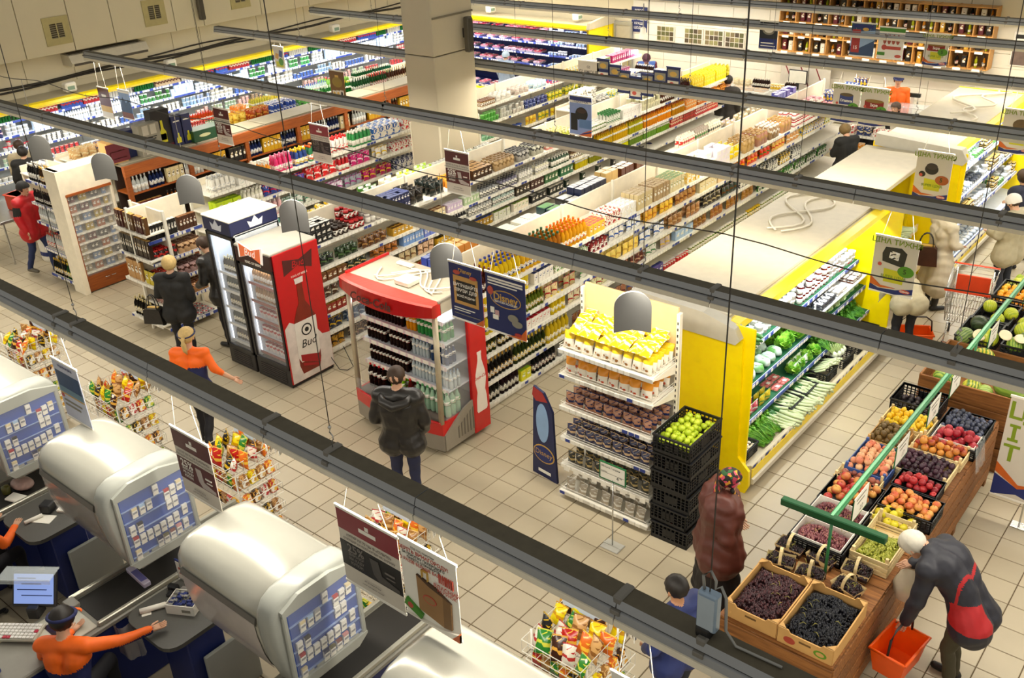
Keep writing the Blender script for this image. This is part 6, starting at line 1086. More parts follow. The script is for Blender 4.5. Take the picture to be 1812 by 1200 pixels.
def wood_crate(label, cx, cy, w, d, h, m=None, slats=3):
 t = thing('fruit_crate', label, 'crate', (cx, cy, ZT)); m = m or PINE
 MB().box(-w / 2, w / 2, -d / 2, d / 2, 0, .01).obj('base', m, t)
 for s in (-1, 1):
  for q in range(slats):
   z0 = .01 + q * (h - .01) / slats; MB().box(-w / 2, w / 2, s * d / 2 - .005, s * d / 2 + .005, z0, z0 + (h - .01) / slats - .012).obj('slat', m, t); MB().box(s * w / 2 - .005, s * w / 2 + .005, -d / 2, d / 2, z0, z0 + (h - .01) / slats - .012).obj('slat', m, t)
  for s2 in (-1, 1): MB().box(s * (w / 2 - .02) - .013, s * (w / 2 - .02) + .013, s2 * (d / 2 - .02) - .013, s2 * (d / 2 - .02) + .013, .0, h + .03).obj('corner_post', m, t)
 return t
plastic_crate('white lined black crate of pink grapes next to the chip baskets', 3.53, .08, .5, .34, .16, 0, True); grapes('pink grapes in the lined crate next to the chip baskets', 3.53, .08, ZT + .03, .42, .26, .14, '#7a4048', '#a8706a', 700, 31)
plastic_crate('white lined black crate of pink grapes under the green rail', 3.51, .46, .5, .34, .16, 0, True); grapes('pink grapes in the lined crate under the green rail', 3.51, .46, ZT + .03, .42, .26, .14, '#6a343c', '#985c58', 700, 32)
wood_crate('pale slatted wooden crate of green grapes', 3.98, .38, .34, .7, .17); grapes('green grapes in the slatted wooden crate', 3.98, .3, ZT + .02, .28, .42, .1, '#9aa038', '#b8b850', 650, 33)
wood_crate('low wooden crate of yellow quinces', 3.93, .8, .4, .28, .1); heap('quince', fruit_mesh('quince', .042, 1.1, .1), 'yellow quince in the low wooden crate', 'quinces in the crate', 'quince', 3.93, .8, ZT + .02, .36, .26, 16, .042, '#d8cc30', '#c8b020', 2, 41)
PEACH = fruit_mesh('peach', .038, .95, .1); POM = fruit_mesh('pomegranate', .045, .92, .05)
heap('pomegranate', POM, 'red and yellow pomegranate in the black tray', 'pomegranates in the black tray', 'pomegranate', 3.46, .93, ZT + .05, .42, .44, 34, .045, '#b83a34', '#d8a04c', 2, 42); plastic_crate('shallow black tray of pomegranates', 3.46, .93, .48, .46, .09)
plastic_crate('black crate of orange peaches beside the quinces', 4.0, 1.02, .5, .36, .15); heap('peach', PEACH, 'orange peach in the black crate beside the quinces', 'peaches in the black crate', 'peach', 4.0, 1.02, ZT + .09, .46, .33, 34, .038, '#e0a050', '#c85a34', 2, 43)
plastic_crate('black crate of dark red nectarines', 3.94, 1.4, .42, .3, .14); heap('nectarine', PEACH, 'dark red nectarine in the small black crate', 'dark red nectarines', 'nectarine', 3.94, 1.4, ZT + .08, .38, .26, 22, .038, '#8a1420', '#c03030', 2, 44)
wood_crate('blue printed crate of pale peaches under the rail', 3.44, 1.6, .42, .58, .12, mat('crate_blue', '#3c5a9a', .6), 2); heap('peach', PEACH, 'pale pink peach in the blue printed crate', 'pale peaches in the blue crate', 'peach', 3.44, 1.6, ZT + .07, .38, .54, 46, .038, '#e8b888', '#d87858', 2, 45)
heap('onion', fruit_mesh('onion', .03, .9, .05), 'brownish red onion in the pale crate', 'onions in the pale crate', 'onion', 3.42, 1.22, ZT + .04, .4, .16, 26, .03, '#a8604c', '#7a3c30', 2, 46); wood_crate('pale crate of small onions beside the pale peaches', 3.42, 1.23, .44, .2, .1)
wood_crate('pine crate of dark plums', 3.88, 1.78, .52, .4, .12); heap('plum', fruit_mesh('plum', .028, 1.1, .03), 'dark purple plum in the pine crate', 'plums in the pine crate', 'plum', 3.88, 1.78, ZT + .07, .48, .36, 78, .028, '#2a1420', '#4a2838', 2, 47)
wood_crate('cardboard coloured crate of kiwis', 3.4, 2.12, .36, .4, .12, CARD, 2); heap('kiwi', fruit_mesh('kiwi', .031, 1.2, .02), 'brown kiwi in the crate under the rail', 'kiwis in the crate', 'kiwi', 3.4, 2.12, ZT + .07, .32, .36, 40, .031, '#7a6030', '#5a4420', 2, 48)
wood_crate('pine crate of red and yellow nectarines', 3.9, 2.15, .52, .3, .13); heap('nectarine', PEACH, 'red and yellow nectarine in the pine crate', 'nectarines in the pine crate', 'nectarine', 3.9, 2.15, ZT + .08, .48, .27, 30, .038, '#d89038', '#a02c20', 2, 49)
wood_crate('pine crate of lemons with upright ends', 3.46, 2.48, .5, .36, .14); heap('lemon', fruit_mesh('lemon', .03, 1.2, -.12), 'yellow lemon in the pine crate', 'lemons in the crate', 'lemon', 3.46, 2.48, ZT + .08, .46, .32, 48, .03, '#e4b410', '#e8c830', 2, 50)
plastic_crate('film lined crate of dark red pomegranates', 3.98, 2.42, .46, .3, .13, 0, True); heap('pomegranate', POM, 'dark red pomegranate in the film lined crate', 'pomegranates in the lined crate', 'pomegranate', 3.98, 2.42, ZT + .08, .42, .27, 20, .045, '#a01428', '#c04048', 2, 51)
MB().surf(lambda u, v: (4.21 + .05 * v + .01 * math.sin(u * 30), 2.26 + .34 * u, ZT + .17 - .3 * v + .02 * math.sin(u * 18)), 14, 5).obj('film', ACRYL, None, smooth=1); tag(bpy.data.objects['film'], 'clear plastic film hanging over the crate of red pomegranates', 'film')
plastic_crate('tall ended black crate with a few dark plums', 3.42, 2.92, .5, .42, .2); heap('plum', fruit_mesh('plum', .03, 1.1, .03), 'dark plum in the tall ended black crate', 'plums in the tall ended crate', 'plum', 3.42, 2.92, ZT + .03, .44, .36, 30, .032, '#1c161a', '#3a2c30', 1, 52)
plastic_crate('black crate of blue plums at the melon bin', 3.97, 2.78, .46, .44, .13); heap('plum', bpy.data.meshes['plum'], 'dusty blue plum in the black crate', 'blue plums in the black crate', 'plum', 3.97, 2.78, ZT + .08, .42, .4, 70, .028, '#2c3040', '#4a5068', 2, 53)

# green rail with price cards
t = thing('green_rail', 'green T shaped rail holding price cards above the fruit stand', 'rail', (3.72, -.3, 0))
GRN = mat('rail_green', '#2f7a48', .4)
MB().box(-.45, .47, -.035, .035, 1.44, 1.51, 0, .008).obj('cross_bar', mat('rail_dark_green', '#174f2a', .4), t)
MB().box(-.03, .03, .0, 8.4, 1.47, 1.5, 0, .006).obj('long_bar', GRN, t); MB().box(-.012, .012, .0, 8.4, 1.5, 1.515).obj('top_ridge', mat('rail_light_green', '#79b58a', .4), t)
for y in (.02, 4.0, 8.2): MB().tube([(0, y, .8), (0, y, 1.47)], .014, 8).obj('post', GRN, t, smooth=1)
for k, y in enumerate((.52, 1.55, 2.45, 3.15, 4.5, 6.0)):
 c = thing('price_card', 'white green edged price card hanging from the green rail, %s from its cross bar' % ORD[k], 'price card', (3.76, y - .3 + .05, 1.47), 0, 'price cards on the green rail')
 MB().box(-.004, .004, -.17, .17, -.27, -.03).obj('card', PAPER, c); b = MB(); b.box(-.005, .005, -.175, .175, -.28, -.27).box(-.005, .005, -.175, -.168, -.27, -.03).box(-.005, .005, .168, .175, -.27, -.03); b.obj('edge', GRF, c)
 for q, (z0, w_) in enumerate(((-.08, .22), (-.13, .16))): MB().box(.004, .005, -w_ / 2, w_ / 2, z0, z0 + .016).obj('line', mat('print_grey', '#8a8678', .6), c)
 text(('22', '17', '14', '9', '12', '8')[k], .08, (.006, .03, -.21), c, mat('print_grey'), rz=PI / 2)

# melon bin and the crates beyond
t = thing('melon_bin', 'deep wooden bin of watermelons on pallets beyond the fruit stand', 'bin', (3.75, 3.95, 0))
for k in range(4):
 z0 = .12 + k * .225; h_ = .21
 for x in (-.5, .5): MB().box(x - .012, x + .012, -.52, .52, z0, z0 + h_, 0, .004).obj('plank', BIN, t)
 for y in (-.52, .52): MB().box(-.5, .5, y - .012, y + .012, z0, z0 + h_, 0, .004).obj('plank', BIN, t)
for x in (-.42, 0, .42): MB().box(x - .06, x + .06, -.5, .5, 0, .12).obj('pallet_block', BIN, t)
MB().box(-.5, .5, -.52, .52, .78, .8).obj('inner_board', BIN, t)
WMEL = bpy.data.materials.new('melon_stripes'); WMEL.use_nodes = True
nt = WMEL.node_tree; p = nt.nodes['Principled BSDF']; p.inputs['Roughness'].default_value = .35; L = nt.links.new
tc = nt.nodes.new('ShaderNodeTexCoord'); wv = nt.nodes.new('ShaderNodeTexWave'); wv.wave_type = 'BANDS'; wv.bands_direction = 'Y'; wv.inputs['Scale'].default_value = 9; wv.inputs['Distortion'].default_value = 5; wv.inputs['Detail'].default_value = 3; L(tc.outputs['Object'], wv.inputs['Vector'])
oi = nt.nodes.new('ShaderNodeObjectInfo'); at = nt.nodes.new('ShaderNodeAttribute'); at.attribute_type = 'OBJECT'; at.attribute_name = 'c2'; mx = nt.nodes.new('ShaderNodeMix'); mx.data_type = 'RGBA'; L(wv.outputs['Fac'], mx.inputs[0]); L(oi.outputs['Color'], mx.inputs[6]); L(at.outputs['Color'], mx.inputs[7]); L(mx.outputs[2], p.inputs['Base Color'])
MEL = fruit_mesh('watermelon', .13, 1, .03, True, 16, 10, WMEL)
def melon(name, label, x, y, z, s, c1, c2, rot=None, cut=False):
 r = RR(label); o = link(name, MEL, None, (x, y, z), 0, uniq(label), 'melon', 'melons'); o.rotation_euler = rot or (r.uniform(-1, 1), r.uniform(-1, 1), r.uniform(0, 6)); o.scale = s if isinstance(s, tuple) else (s, s, s); colour(o, c1, c2); o.location = (x, y, z)
 return o
ms = [(3.42, 3.62, 'striped round watermelon in the near corner of the bin', 1.0, '#4a7a24', '#a8b848'), (3.72, 3.6, 'yellow striped watermelon at the middle of the near bin wall', .85, '#3a6a1c', '#c8c040'), (3.98, 3.8, 'long green melon lying across the bin', (1, 1.0, 1.9), '#6a8a2c', '#8aa040'), (3.9, 3.58, 'pale green melon sunk in the bin corner', .7, '#7a9a40', '#a8b860'), (3.45, 4.05, 'dark striped watermelon behind the round one', 1.0, '#3a6a20', '#90a840'), (3.75, 4.2, 'golden backed watermelon on top at the far bin wall', 1.1, '#4a7a20', '#d0b838'), (4.1, 4.25, 'small striped watermelon in the far bin corner', .8, '#4a7a24', '#a8b850')]
for x, y, lab, s, c1, c2 in ms:
 rot = (PI / 2 - .2, 0, .9) if isinstance(s, tuple) else None
 melon('watermelon', lab, x, y, .84 + (.1 if 'long' in lab else .0), s, c1, c2, rot)
for k, (x, y) in enumerate(((3.5, 4.82), (4.02, 4.86), (3.52, 5.4), (4.04, 5.44), (3.54, 6.2), (4.06, 6.2))):
 link('melon_crate', cm, None, (x, y, .86), 0, uniq('black crate on the melon pallets, %s counted from the watermelon bin' % ORD[k]), 'crate', 'black crates of melons')
t = thing('pallet_base', 'wooden pallets carrying the black melon crates', 'pallet', (3.78, 5.5, 0))
for k in range(4):
 for y in (-.98, 1.02): MB().box(-.55, .55, y - .012, y + .012, .08 + k * .2, .25 + k * .2, 0, .004).obj('plank', BIN, t)
 for x in (-.55, .55): MB().box(x - .012, x + .012, -.98, 1.02, .08 + k * .2, .25 + k * .2, 0, .004).obj('plank', BIN, t)
MB().box(-.55, .55, -.98, 1.02, .84, .858).obj('top_board', BIN, t)
gm = [('green', '#5c8a2c', '#a8b848'), ('dark', '#24301c', '#3c4a2c'), ('yellow green', '#9ab024', '#c8c838'), ('mottled', '#4a6a34', '#8a9a58')]
pos = [(3.38, 4.68, .13), (3.62, 4.7, .14), (3.42, 4.95, .12), (3.9, 4.72, .12), (4.12, 4.72, .15), (4.0, 5.0, .13), (3.5, 5.25, .1), (3.66, 5.42, .1), (3.42, 5.5, .1), (3.95, 5.3, .1), (4.15, 5.35, .1), (3.98, 5.55, .11)]
for k, (x, y, r_) in enumerate(pos):
 g = gm[(k * 7 + 3) % 4] if k < 6 else gm[2]
 melon('melon', '%s melon in the %s black crate behind the bin, %s along' % (g[0], 'nearer' if k < 6 else 'second', ORD[k]), x, y, 1.0, r_ / .13 * .85, g[1], g[2])
CUT = MB().lathe([(.075, 0), (.078, .01), (.06, .014)], 16, (0, 0, 0), [1, 0, 0]).mesh('cut_melon', [mat('melon_flesh', '#e8d8b4', .5), mat('melon_rind', '#5c7a34', .5)], True)
for k, (x, y, z, rot, lab) in enumerate(((3.56, 4.52, 1.13, (.7, 0, .2), 'over the mottled melon'), (3.82, 4.62, 1.16, (.5, .2, .4), 'between the two crates'), (4.0, 4.6, 1.17, (.3, .1, 0), 'largest of the cut faces'))):
 o = link('cut_melon', CUT, None, (x, y, z), 0, uniq('cream cut half of a melon ' + lab), 'melon', 'cut melons'); o.rotation_euler = rot
heap('orange', fruit_mesh('orange', .042, .95, .08), 'orange in the black crate beyond the melons', 'oranges in the crate', 'orange', 3.78, 6.2, .92, .95, .6, 90, .042, '#e8960c', '#f0b028', 2, 60)
heap('pear', fruit_mesh('pear', .04, 1.3, 0), 'green pear heaped behind the oranges', 'pears behind the oranges', 'pear', 3.75, 6.75, .92, .8, .36, 40, .04, '#9ab030', '#c8c850', 2, 61)

# shopping trolley, orange basket
def trolley(name, label, loc, rz):
 t = thing(name, label, 'trolley', loc, rz); b = MB(); r_ = .0045
 X, Y = .27, .42
 def rect(z, k0, k1, rr=r_): b.tube([(-X * k0, -Y * k1, z), (X * k0, -Y * k1, z), (X * k0 * 1.12, Y, z + .06), (-X * k0 * 1.12, Y, z + .06), (-X * k0, -Y * k1, z)], rr, 6)
 for z, k in ((.5, .82), (.62, .88), (.74, .93), (.86, .97), (.96, 1.0)): rect(z, k, .98, .0065 if z > .9 else r_)
 for q in range(15):
  x = -X + 2 * X * q / 14; b.tube([(x * .82, -Y * .96, .5), (x, -Y * .98, .96)], .0028, 4); b.tube([(x * .82, -Y * .96, .5), (x * .9, Y, .56)], .0028, 4)
 for q in range(15):
  y = -Y + 2 * Y * q / 14
  for s in (-1, 1): b.tube([(s * X * .83, y, .5 + .004 * q), (s * X * (1 + .008 * q), y, .965 + .004 * q)], .0028, 4)
 b.obj('wire_basket', STEEL, t, smooth=1)
 f = MB()
 for s in (-1, 1): f.tube([(s * .24, .42, .98), (s * .25, .36, .5), (s * .23, .3, .16), (s * .2, -.36, .14)], .011, 7); f.tube([(s * .2, -.3, .14), (s * .23, .2, .48)], .008, 6)
 f.tube([(-.2, -.36, .14), (.2, -.36, .14)], .01, 6); f.obj('frame', STEEL, t, smooth=1)
 OR = mat('trolley_orange', '#e8481c', .4)
 MB().tube([(-.3, .45, 1.02), (.3, .45, 1.02)], .018, 8).obj('handle', OR, t, smooth=1)
 MB().box(-.22, .22, .3, .32, .66, .92, 0, .008).obj('child_seat', OR, t)
 c = MB().box(-X - .02, X + .02, -Y - .01, -Y + .015, .945, .985, 0, .008); c.obj('bumper', OR, t)
 for s in (-1, 1):
  for y in (-.34, .3): MB().lathe([(.05, -.012), (.055, -.008), (.055, .008), (.05, .012)], 10).move(MT((s * .21, y, .055)) @ MR(PI / 2, 4, 'Y')).box(s * .21 - .012, s * .21 + .012, y - .012, y + .012, .05, .14).obj('wheel', DARK, t, smooth=1)
 return t
trolley('shopping_trolley', 'empty wire shopping trolley with orange trims by the melon crates', (2.92, 6.45, 0), .15)
TB = trolley('shopping_trolley', 'wire shopping trolley with bagged goods cut by the photo edge', (4.72, 3.85, 0), .4)
for k, (x, y) in enumerate(((4.62, 3.72), (4.82, 3.9), (4.66, 4.02))):
 o = link('goods_bag', BAGG, None, (x, y, .58), k, uniq('clear bag of goods in the trolley at the photo edge, %s' % ('beneath', 'uppermost', 'behind')[k]), 'bag', 'bags in the trolley'); colour(o, '#d8cdb8', ('#c88a40', '#a8a0a0', '#7a4a38')[k]); o.scale = (1.2, 1.2, 1.2)
def hand_basket(label, loc, rz, tip=0):
 t = thing('hand_basket', label, 'basket', loc, rz); b = MB(); ORG = mat('basket_orange', '#f05a0c', .35)
 w0, d0, w1, d1, h = .36, .24, .44, .31, .26
 o = [(-w0 / 2, -d0 / 2, 0), (w0 / 2, -d0 / 2, 0), (w0 / 2, d0 / 2, 0), (-w0 / 2, d0 / 2, 0)]; o2 = [(-w1 / 2, -d1 / 2, h), (w1 / 2, -d1 / 2, h), (w1 / 2, d1 / 2, h), (-w1 / 2, d1 / 2, h)]
 i1 = [(x * .965, y * .95, max(z, .008)) for x, y, z in o]; i2 = [(x * .965, y * .95, z) for x, y, z in o2]
 b.add(o + o2 + i1 + i2, [(3, 2, 1, 0), (0, 1, 5, 4), (1, 2, 6, 5), (2, 3, 7, 6), (3, 0, 4, 7), (8, 9, 10, 11), (12, 13, 9, 8), (13, 14, 10, 9), (14, 15, 11, 10), (15, 12, 8, 11), (4, 5, 13, 12), (5, 6, 14, 13), (6, 7, 15, 14), (7, 4, 12, 15)])
 b.obj('tub', ORG, t)
 r = MB(); r.tube([(x * 1.03, y * 1.03, h) for x, y, z in o2 + o2[:1]], .014, 6); r.obj('rim', ORG, t, smooth=1)
 hdl = MB(); hdl.tube([(-w1 / 2, 0, h), (-w1 / 2 + .02, 0, h + .16), (-.12, 0, h + .22), (.12, 0, h + .22), (w1 / 2 - .02, 0, h + .16), (w1 / 2, 0, h)], .011, 7); hdl.obj('handle', mat('basket_black', '#2a1a18', .45), t, smooth=1)
 return t
# ================================================================ hanging posters
POSTM = mat('poster_grey', '#d2cabb', .55, var=.02); WINE = mat('poster_wine', '#5a2520', .5); WINEL = mat('poster_wine_light', '#8c2f38', .5); OLIVE = mat('text_olive', '#7d9418', .6, var=0); PRED = mat('text_red', '#c05040', .6, var=0); TGREY = mat('text_grey', '#77706a', .6, var=0)
def poster(label, x0, x1, z0, z1, y, base, items, cords=True, name='hanging_poster', cat='poster', group='hanging posters', turn=0.0, rail=None):
 """sheet facing -y; items use sheet fractions: ('r', u0, v0, u1, v1, mat) | ('p', [(u, v)...], mat) | ('t', u, v, size, string, mat, align)"""
 w_, h_ = x1 - x0, z1 - z0; t = thing(name, label, cat, ((x0 + x1) / 2, y, z0), turn, group)
 MB().box(-w_ / 2, w_ / 2, -.003, .003, 0, h_).obj('sheet', base, t)
 RL = rail or PAPER
 MB().box(-w_ / 2 - .01, w_ / 2 + .01, -.008, .008, h_ - .012, h_ + .014, 0, .003).obj('top_rail', RL, t); MB().box(-w_ / 2 - .005, w_ / 2 + .005, -.007, .007, -.012, .012, 0, .003).obj('bottom_rail', RL, t)
 if cords:
  for s in (-1, 1): MB().tube([(s * w_ * .36, 0, h_ + .01), (s * w_ * .22, 0, 2.98 - z0)], .004, 5).obj('cord', mat('cord_white'), t)
 d = .0035
 for it in items:
  d += .0007; X = lambda u: (u - .5) * w_; Z = lambda v: v * h_
  if it[0] == 'r': MB().box(X(it[1]), X(it[3]), -d, -.003, Z(it[2]), Z(it[4])).obj('print', it[5], t)
  elif it[0] == 'p': MB().prism([(X(u), Z(v)) for u, v in it[1]], 1, -d, -.003).obj('print', it[2], t)
  elif it[0] == 'o': MB().prism([(X(it[1]) + it[3] * math.cos(a), Z(it[2]) + it[4] * math.sin(a)) for a in np.linspace(0, 2 * PI, 21)[:-1]], 1, -d, -.003).obj('print', it[5], t)
  else: text(it[4], it[3], (X(it[1]), -d - .0006, Z(it[2])), t, it[5], thick=it[3] * .025)
 return t
def promo25(label, x0, x1, z0, z1, y, dark=False, **k):
 m1 = BLACKP if dark else WINE; m2 = WINEL if dark else WINE; W_ = TGREY if dark else PAPER
 return poster(label, x0, x1, z0, z1, y, POSTM, [('r', 0, .72, 1, .98, m2), ('r', .36, .8, .64, .85, PAPER), ('r', .47, .86, .53, .91, PAPER), ('r', 0, .24, 1, .57, m1), ('t', .5, .67, .03, 'КУПУЙ НА 75 грн. В «СІЛЬПО»', TGREY), ('t', .5, .615, .026, 'ОТРИМАЙ НА КАСІ КУПОН НА ЗНИЖКУ', TGREY),
  ('t', .26, .5, .1, '25%', W_), ('t', .26, .42, .035, 'ЗНИЖКИ', W_), ('t', .26, .365, .035, 'НА КАВУ', W_), ('t', .26, .31, .035, 'КУПОН', W_), ('p', [(.5, .53), (.64, .53), (.68, .36), (.96, .3), (.96, .26), (.62, .26), (.54, .33)], mat('phone_grey', '#b8aca4', .5) if not dark else mat('phone_dark', '#4c4844', .5)), ('r', .74, .43, .9, .45, W_), ('r', .76, .38, .9, .39, W_), ('t', .5, .16, .018, 'діє до кінця місяця', TGREY), ('t', .5, .11, .018, 'у всіх магазинах мережі', TGREY)], **k)
promo25('dark red poster with white 25% over the spirits rack', -8.86, -8.42, 2.15, 2.77, 2.6)
promo25('dark red poster with grey 25% in front of the blue powder boxes', -7.08, -6.6, 1.94, 2.58, 3.24, dark=1)
promo25('dark red poster with white 25% over the coffee rack, left of pump bottles', -3.95, -3.47, 1.95, 2.61, 3.24)
promo25('dark red poster with clipped 5% beside a canopy of checkout packets', -.54, -.02, 1.95, 2.6, -3.7)
promo25('red topped poster with a black 25% panel over the checkout racks', 1.5, 2.1, 2.06, 2.72, -3.7, dark=1)
poster('white poster with a brown paper bag over the checkout racks', 2.12, 2.62, 2.12, 2.75, -3.7, PAPER, [('t', .42, .93, .022, 'ПІД ЧАС ПОКУПКИ', TGREY), ('t', .42, .88, .04, 'БЕРІТЬ ВИНАГОРОДУ!', PRED), ('t', .42, .83, .028, 'ЗА ПОКУПКУ ПАПЕРОВОГО', BLACKP), ('t', .42, .785, .028, 'ПАКЕТА ОТРИМУЙТЕ', BLACKP), ('t', .42, .74, .034, 'В 5 РАЗІВ БІЛЬШЕ БАЛІВ НА', PRED),
 *[('r', .68 + q * .035, .66, .68 + q * .035 + (.012 if q % 3 else .02), .78, PRED) for q in range(8)], ('t', .82, .61, .045, 'ВЛАСНИЙ', PRED), ('t', .82, .56, .035, 'РАХУНОК', PRED),
 ('p', [(.28, .15), (.72, .08), (.74, .5), (.28, .62)], mat('bag_brown', '#9a7448', .6)), ('p', [(.72, .08), (.86, .1), (.88, .46), (.74, .5)], mat('bag_brown_dark', '#7d5c36', .6)), ('p', [(.28, .62), (.5, .54), (.74, .5), (.88, .46), (.6, .57)], mat('bag_inside', '#4a3018', .6)), ('r', .38, .62, .39, .72, GOLD), ('r', .48, .6, .49, .7, GOLD), ('r', .38, .71, .49, .72, GOLD), ('o', .5, .36, .06, .035, mat('bag_stamp', '#b8503c', .6)), ('o', .5, .36, .05, .027, mat('bag_brown')),
 ('p', [(.0, .12), (.3, .02), (.34, .09), (.05, .22)], mat('tag_green', '#4a8a2c', .5)), ('o', .12, .14, .025, .025, PRED), ('p', [(0, 0), (1, 0), (1, .1), (.6, .03), (.3, .02)], mat('swoosh_white', '#eee8da', .5)), ('p', [(.86, 0), (1, 0), (1, .12)], mat('swoosh_orange', '#c05a1c', .5))])
LAND = mat('print_sea', '#28466a', .5, var=.2, scale=5)
poster('pale blue poster with a landscape photo over the checkout racks', -2.48, -2.02, 2.0, 2.63, -3.7, mat('poster_pale', '#c4c8d8', .5), [('r', .04, .45, .96, .82, LAND), ('r', .04, .45, .96, .55, mat('print_sand', '#6a8a9a', .5)), ('t', .5, .92, .04, 'подорожуйте', NAVY), ('r', .04, .42, .96, .44, GOLD), ('r', .1, .3, .8, .33, mat('print_grey')), ('r', .1, .22, .7, .25, mat('print_grey')), ('r', .05, .36, .14, .41, PRED)])
poster('white poster cut by the lower edge of the photo', 3.78, 4.1, 2.0, 2.6, -3.7, PAPER, [('t', .5, .88, .06, 'У НАС', PRED)])
NAVYP = mat('poster_navy', '#18265c', .5); ORG2 = mat('poster_orange', '#c8601c', .5)
poster('navy poster with a gold framed black screen over the red drinks cooler', -.89, -.42, 1.98, 2.66, .02, NAVYP, [('o', .5, .88, .13, .06, mat('oval_blue')), ('t', .5, .88, .07, 'Disney', GOLD), ('r', .12, .28, .88, .78, mat('gold_frame', '#c89a54', .4)), ('r', .2, .34, .8, .7, BLACKP), ('t', .5, .62, .055, 'ВИГРАВАЙТЕ', PAPER), ('t', .5, .53, .055, 'ПРИЗИ ДЛЯ', PAPER), ('t', .5, .43, .035, 'ВСІЄЇ РОДИНИ', PAPER), ('r', .1, .2, .75, .215, PAPER), ('r', .1, .16, .6, .172, PAPER), ('r', .1, .1, .9, .11, mat('print_grey')), ('p', [(.75, 0), (1, 0), (1, .12)], ORG2), ('o', .25, .84, .05, .025, PRED), ('o', .75, .8, .05, .02, PRED)])
poster('navy poster with a Disney oval over the red drinks cooler', -.36, .18, 1.98, 2.665, .02, NAVYP, [('r', .06, .9, .94, .93, PAPER), ('r', .06, .855, .94, .885, PAPER), ('r', .06, .81, .8, .83, PAPER), ('o', .5, .6, .21, .1, GOLD), ('o', .5, .6, .2, .09, mat('oval_blue')), ('t', .5, .62, .12, 'Disney', GOLD), ('t', .5, .54, .03, 'СВЯТКОВА КОЛЕКЦІЯ', PAPER), ('o', .12, .7, .04, .05, PRED), ('r', .1, .32, .2, .42, PAPER), ('r', .22, .28, .32, .38, mat('print_pink', '#c8a0a0', .5)), ('r', .16, .22, .3, .3, PAPER), ('o', .68, .32, .07, .045, mat('print_grey')), ('o', .78, .24, .07, .04, mat('print_grey')), ('p', [(.5, 0), (1, 0), (1, .2), (.85, .05)], ORG2), ('o', .8, .06, .05, .02, mat('patch_red'))])
YC = mat('price_yellow', '#c4c020', .5); BUB = mat('bubble_green', '#4f8a1c', .5)
def weekly(label, x0, x1, z0, z1, y, kind, **k):
 food = {'mush': [('o', .45, .64, .09, .075, mat('prune_dark', '#211a18', .5)), ('o', .45, .7, .075, .045, mat('prune_lid', '#3a2e2a', .5)), ('o', .2, .52, .045, .04, mat('prune_dark'))],
   'pack': [('p', [(.22, .56), (.72, .5), (.76, .76), (.62, .84), (.26, .82), (.2, .7)], mat('pack_dark', '#2a2a26', .5)), ('p', [(.36, .64), (.58, .61), (.6, .75), (.38, .77)], mat('pack_label', '#a8a49c', .5))],
   'can1': [('r', .25, .48, .75, .74, mat('tin_blue', '#2c3c7a', .4)), ('o', .5, .74, .115, .03, mat('tin_top', '#5a4a2c', .4)), ('t', .5, .58, .06, 'Оливки', PAPER)], 'can2': [('r', .15, .46, .85, .66, mat('tin_red', '#8a2018', .4)), ('o', .5, .66, .16, .03, mat('tin_gold', '#8a6a2c', .4)), ('t', .5, .55, .06, 'Ікра', PAPER)],
   'bread': [('o', .55, .66, .12, .09, mat('loaf', '#6a5434', .6, var=.2, scale=14))]}[kind]
 return poster(label, x0, x1, z0, z1, y, POSTM, [('t', .5, .92, .085, 'ЦІНА ТИЖНЯ', OLIVE), *food, ('o', .17, .5, .022, .022, PRED), ('p', [(.3, .2), (.74, .2), (.76, .42), (.28, .44)], YC), ('t', .52, .3, .05, 'SUPER ЦІНА', OLIVE), ('o', .78, .44, .09, .065, BUB if kind != 'mush' else mat('bubble_rust', '#a8541c', .5)), ('t', .76, .44, .08, '5', mat('bubble_dark', '#22400c', .5)),
  ('p', [(0, .12), (.2, .06), (.6, .08), (1, .16), (1, .06), (.6, .0), (0, .02)], NAVY), ('p', [(0, .26), (.25, .12), (.6, .11), (.25, .08), (0, .12)], ORG2), ('o', .82, .09, .06, .022, PRED), ('t', .82, .09, .03, 'Сільпо', PAPER)], **k)
weekly('white poster with ЦІНА ТИЖНЯ and a dark packet over the bending shopper', 2.59, 3.07, 1.99, 2.65, 3.24, 'pack')
weekly('white poster with ЦІНА ТИЖНЯ and dark dried fruit by the yellow post', 1.93, 2.4, 2.01, 2.68, 6.47, 'mush')
weekly('white poster with ЦІНА ТИЖНЯ and a blue tin', -.49, -.02, 2.1, 2.74, 9.34, 'can1'); weekly('white poster with ЦІНА ТИЖНЯ and a red tin', -.0, .46, 2.1, 2.735, 9.34, 'can2')
weekly('white poster with ЦІНА ТИЖНЯ and a brown loaf at the photo edge', 2.27, 2.75, 1.98, 2.66, 9.34, 'bread')
poster('blue poster with a dark round pot over the juice cartons', -4.0, -3.54, 2.06, 2.74, 6.47, mat('poster_blue', '#8698c8', .5), [('r', .0, .82, 1, .9, PAPER), ('r', 0, .88, 1, .98, NAVY), ('t', .5, .86, .05, 'ПОДАРУНОК', NAVY), ('o', .55, .55, .13, .12, BLACKP), ('o', .55, .63, .1, .04, mat('pot_inside', '#3a241c', .5)), ('r', .06, .12, .36, .55, BLACKP), ('p', [(.4, .0), (1, 0), (1, .18), (.7, .1)], ORG2), ('p', [(.4, 0), (1, .1), (1, .14), (.6, .06)], NAVY), ('r', .45, .2, 1, .42, mat('print_sea_light', '#5a7aa8', .5))])
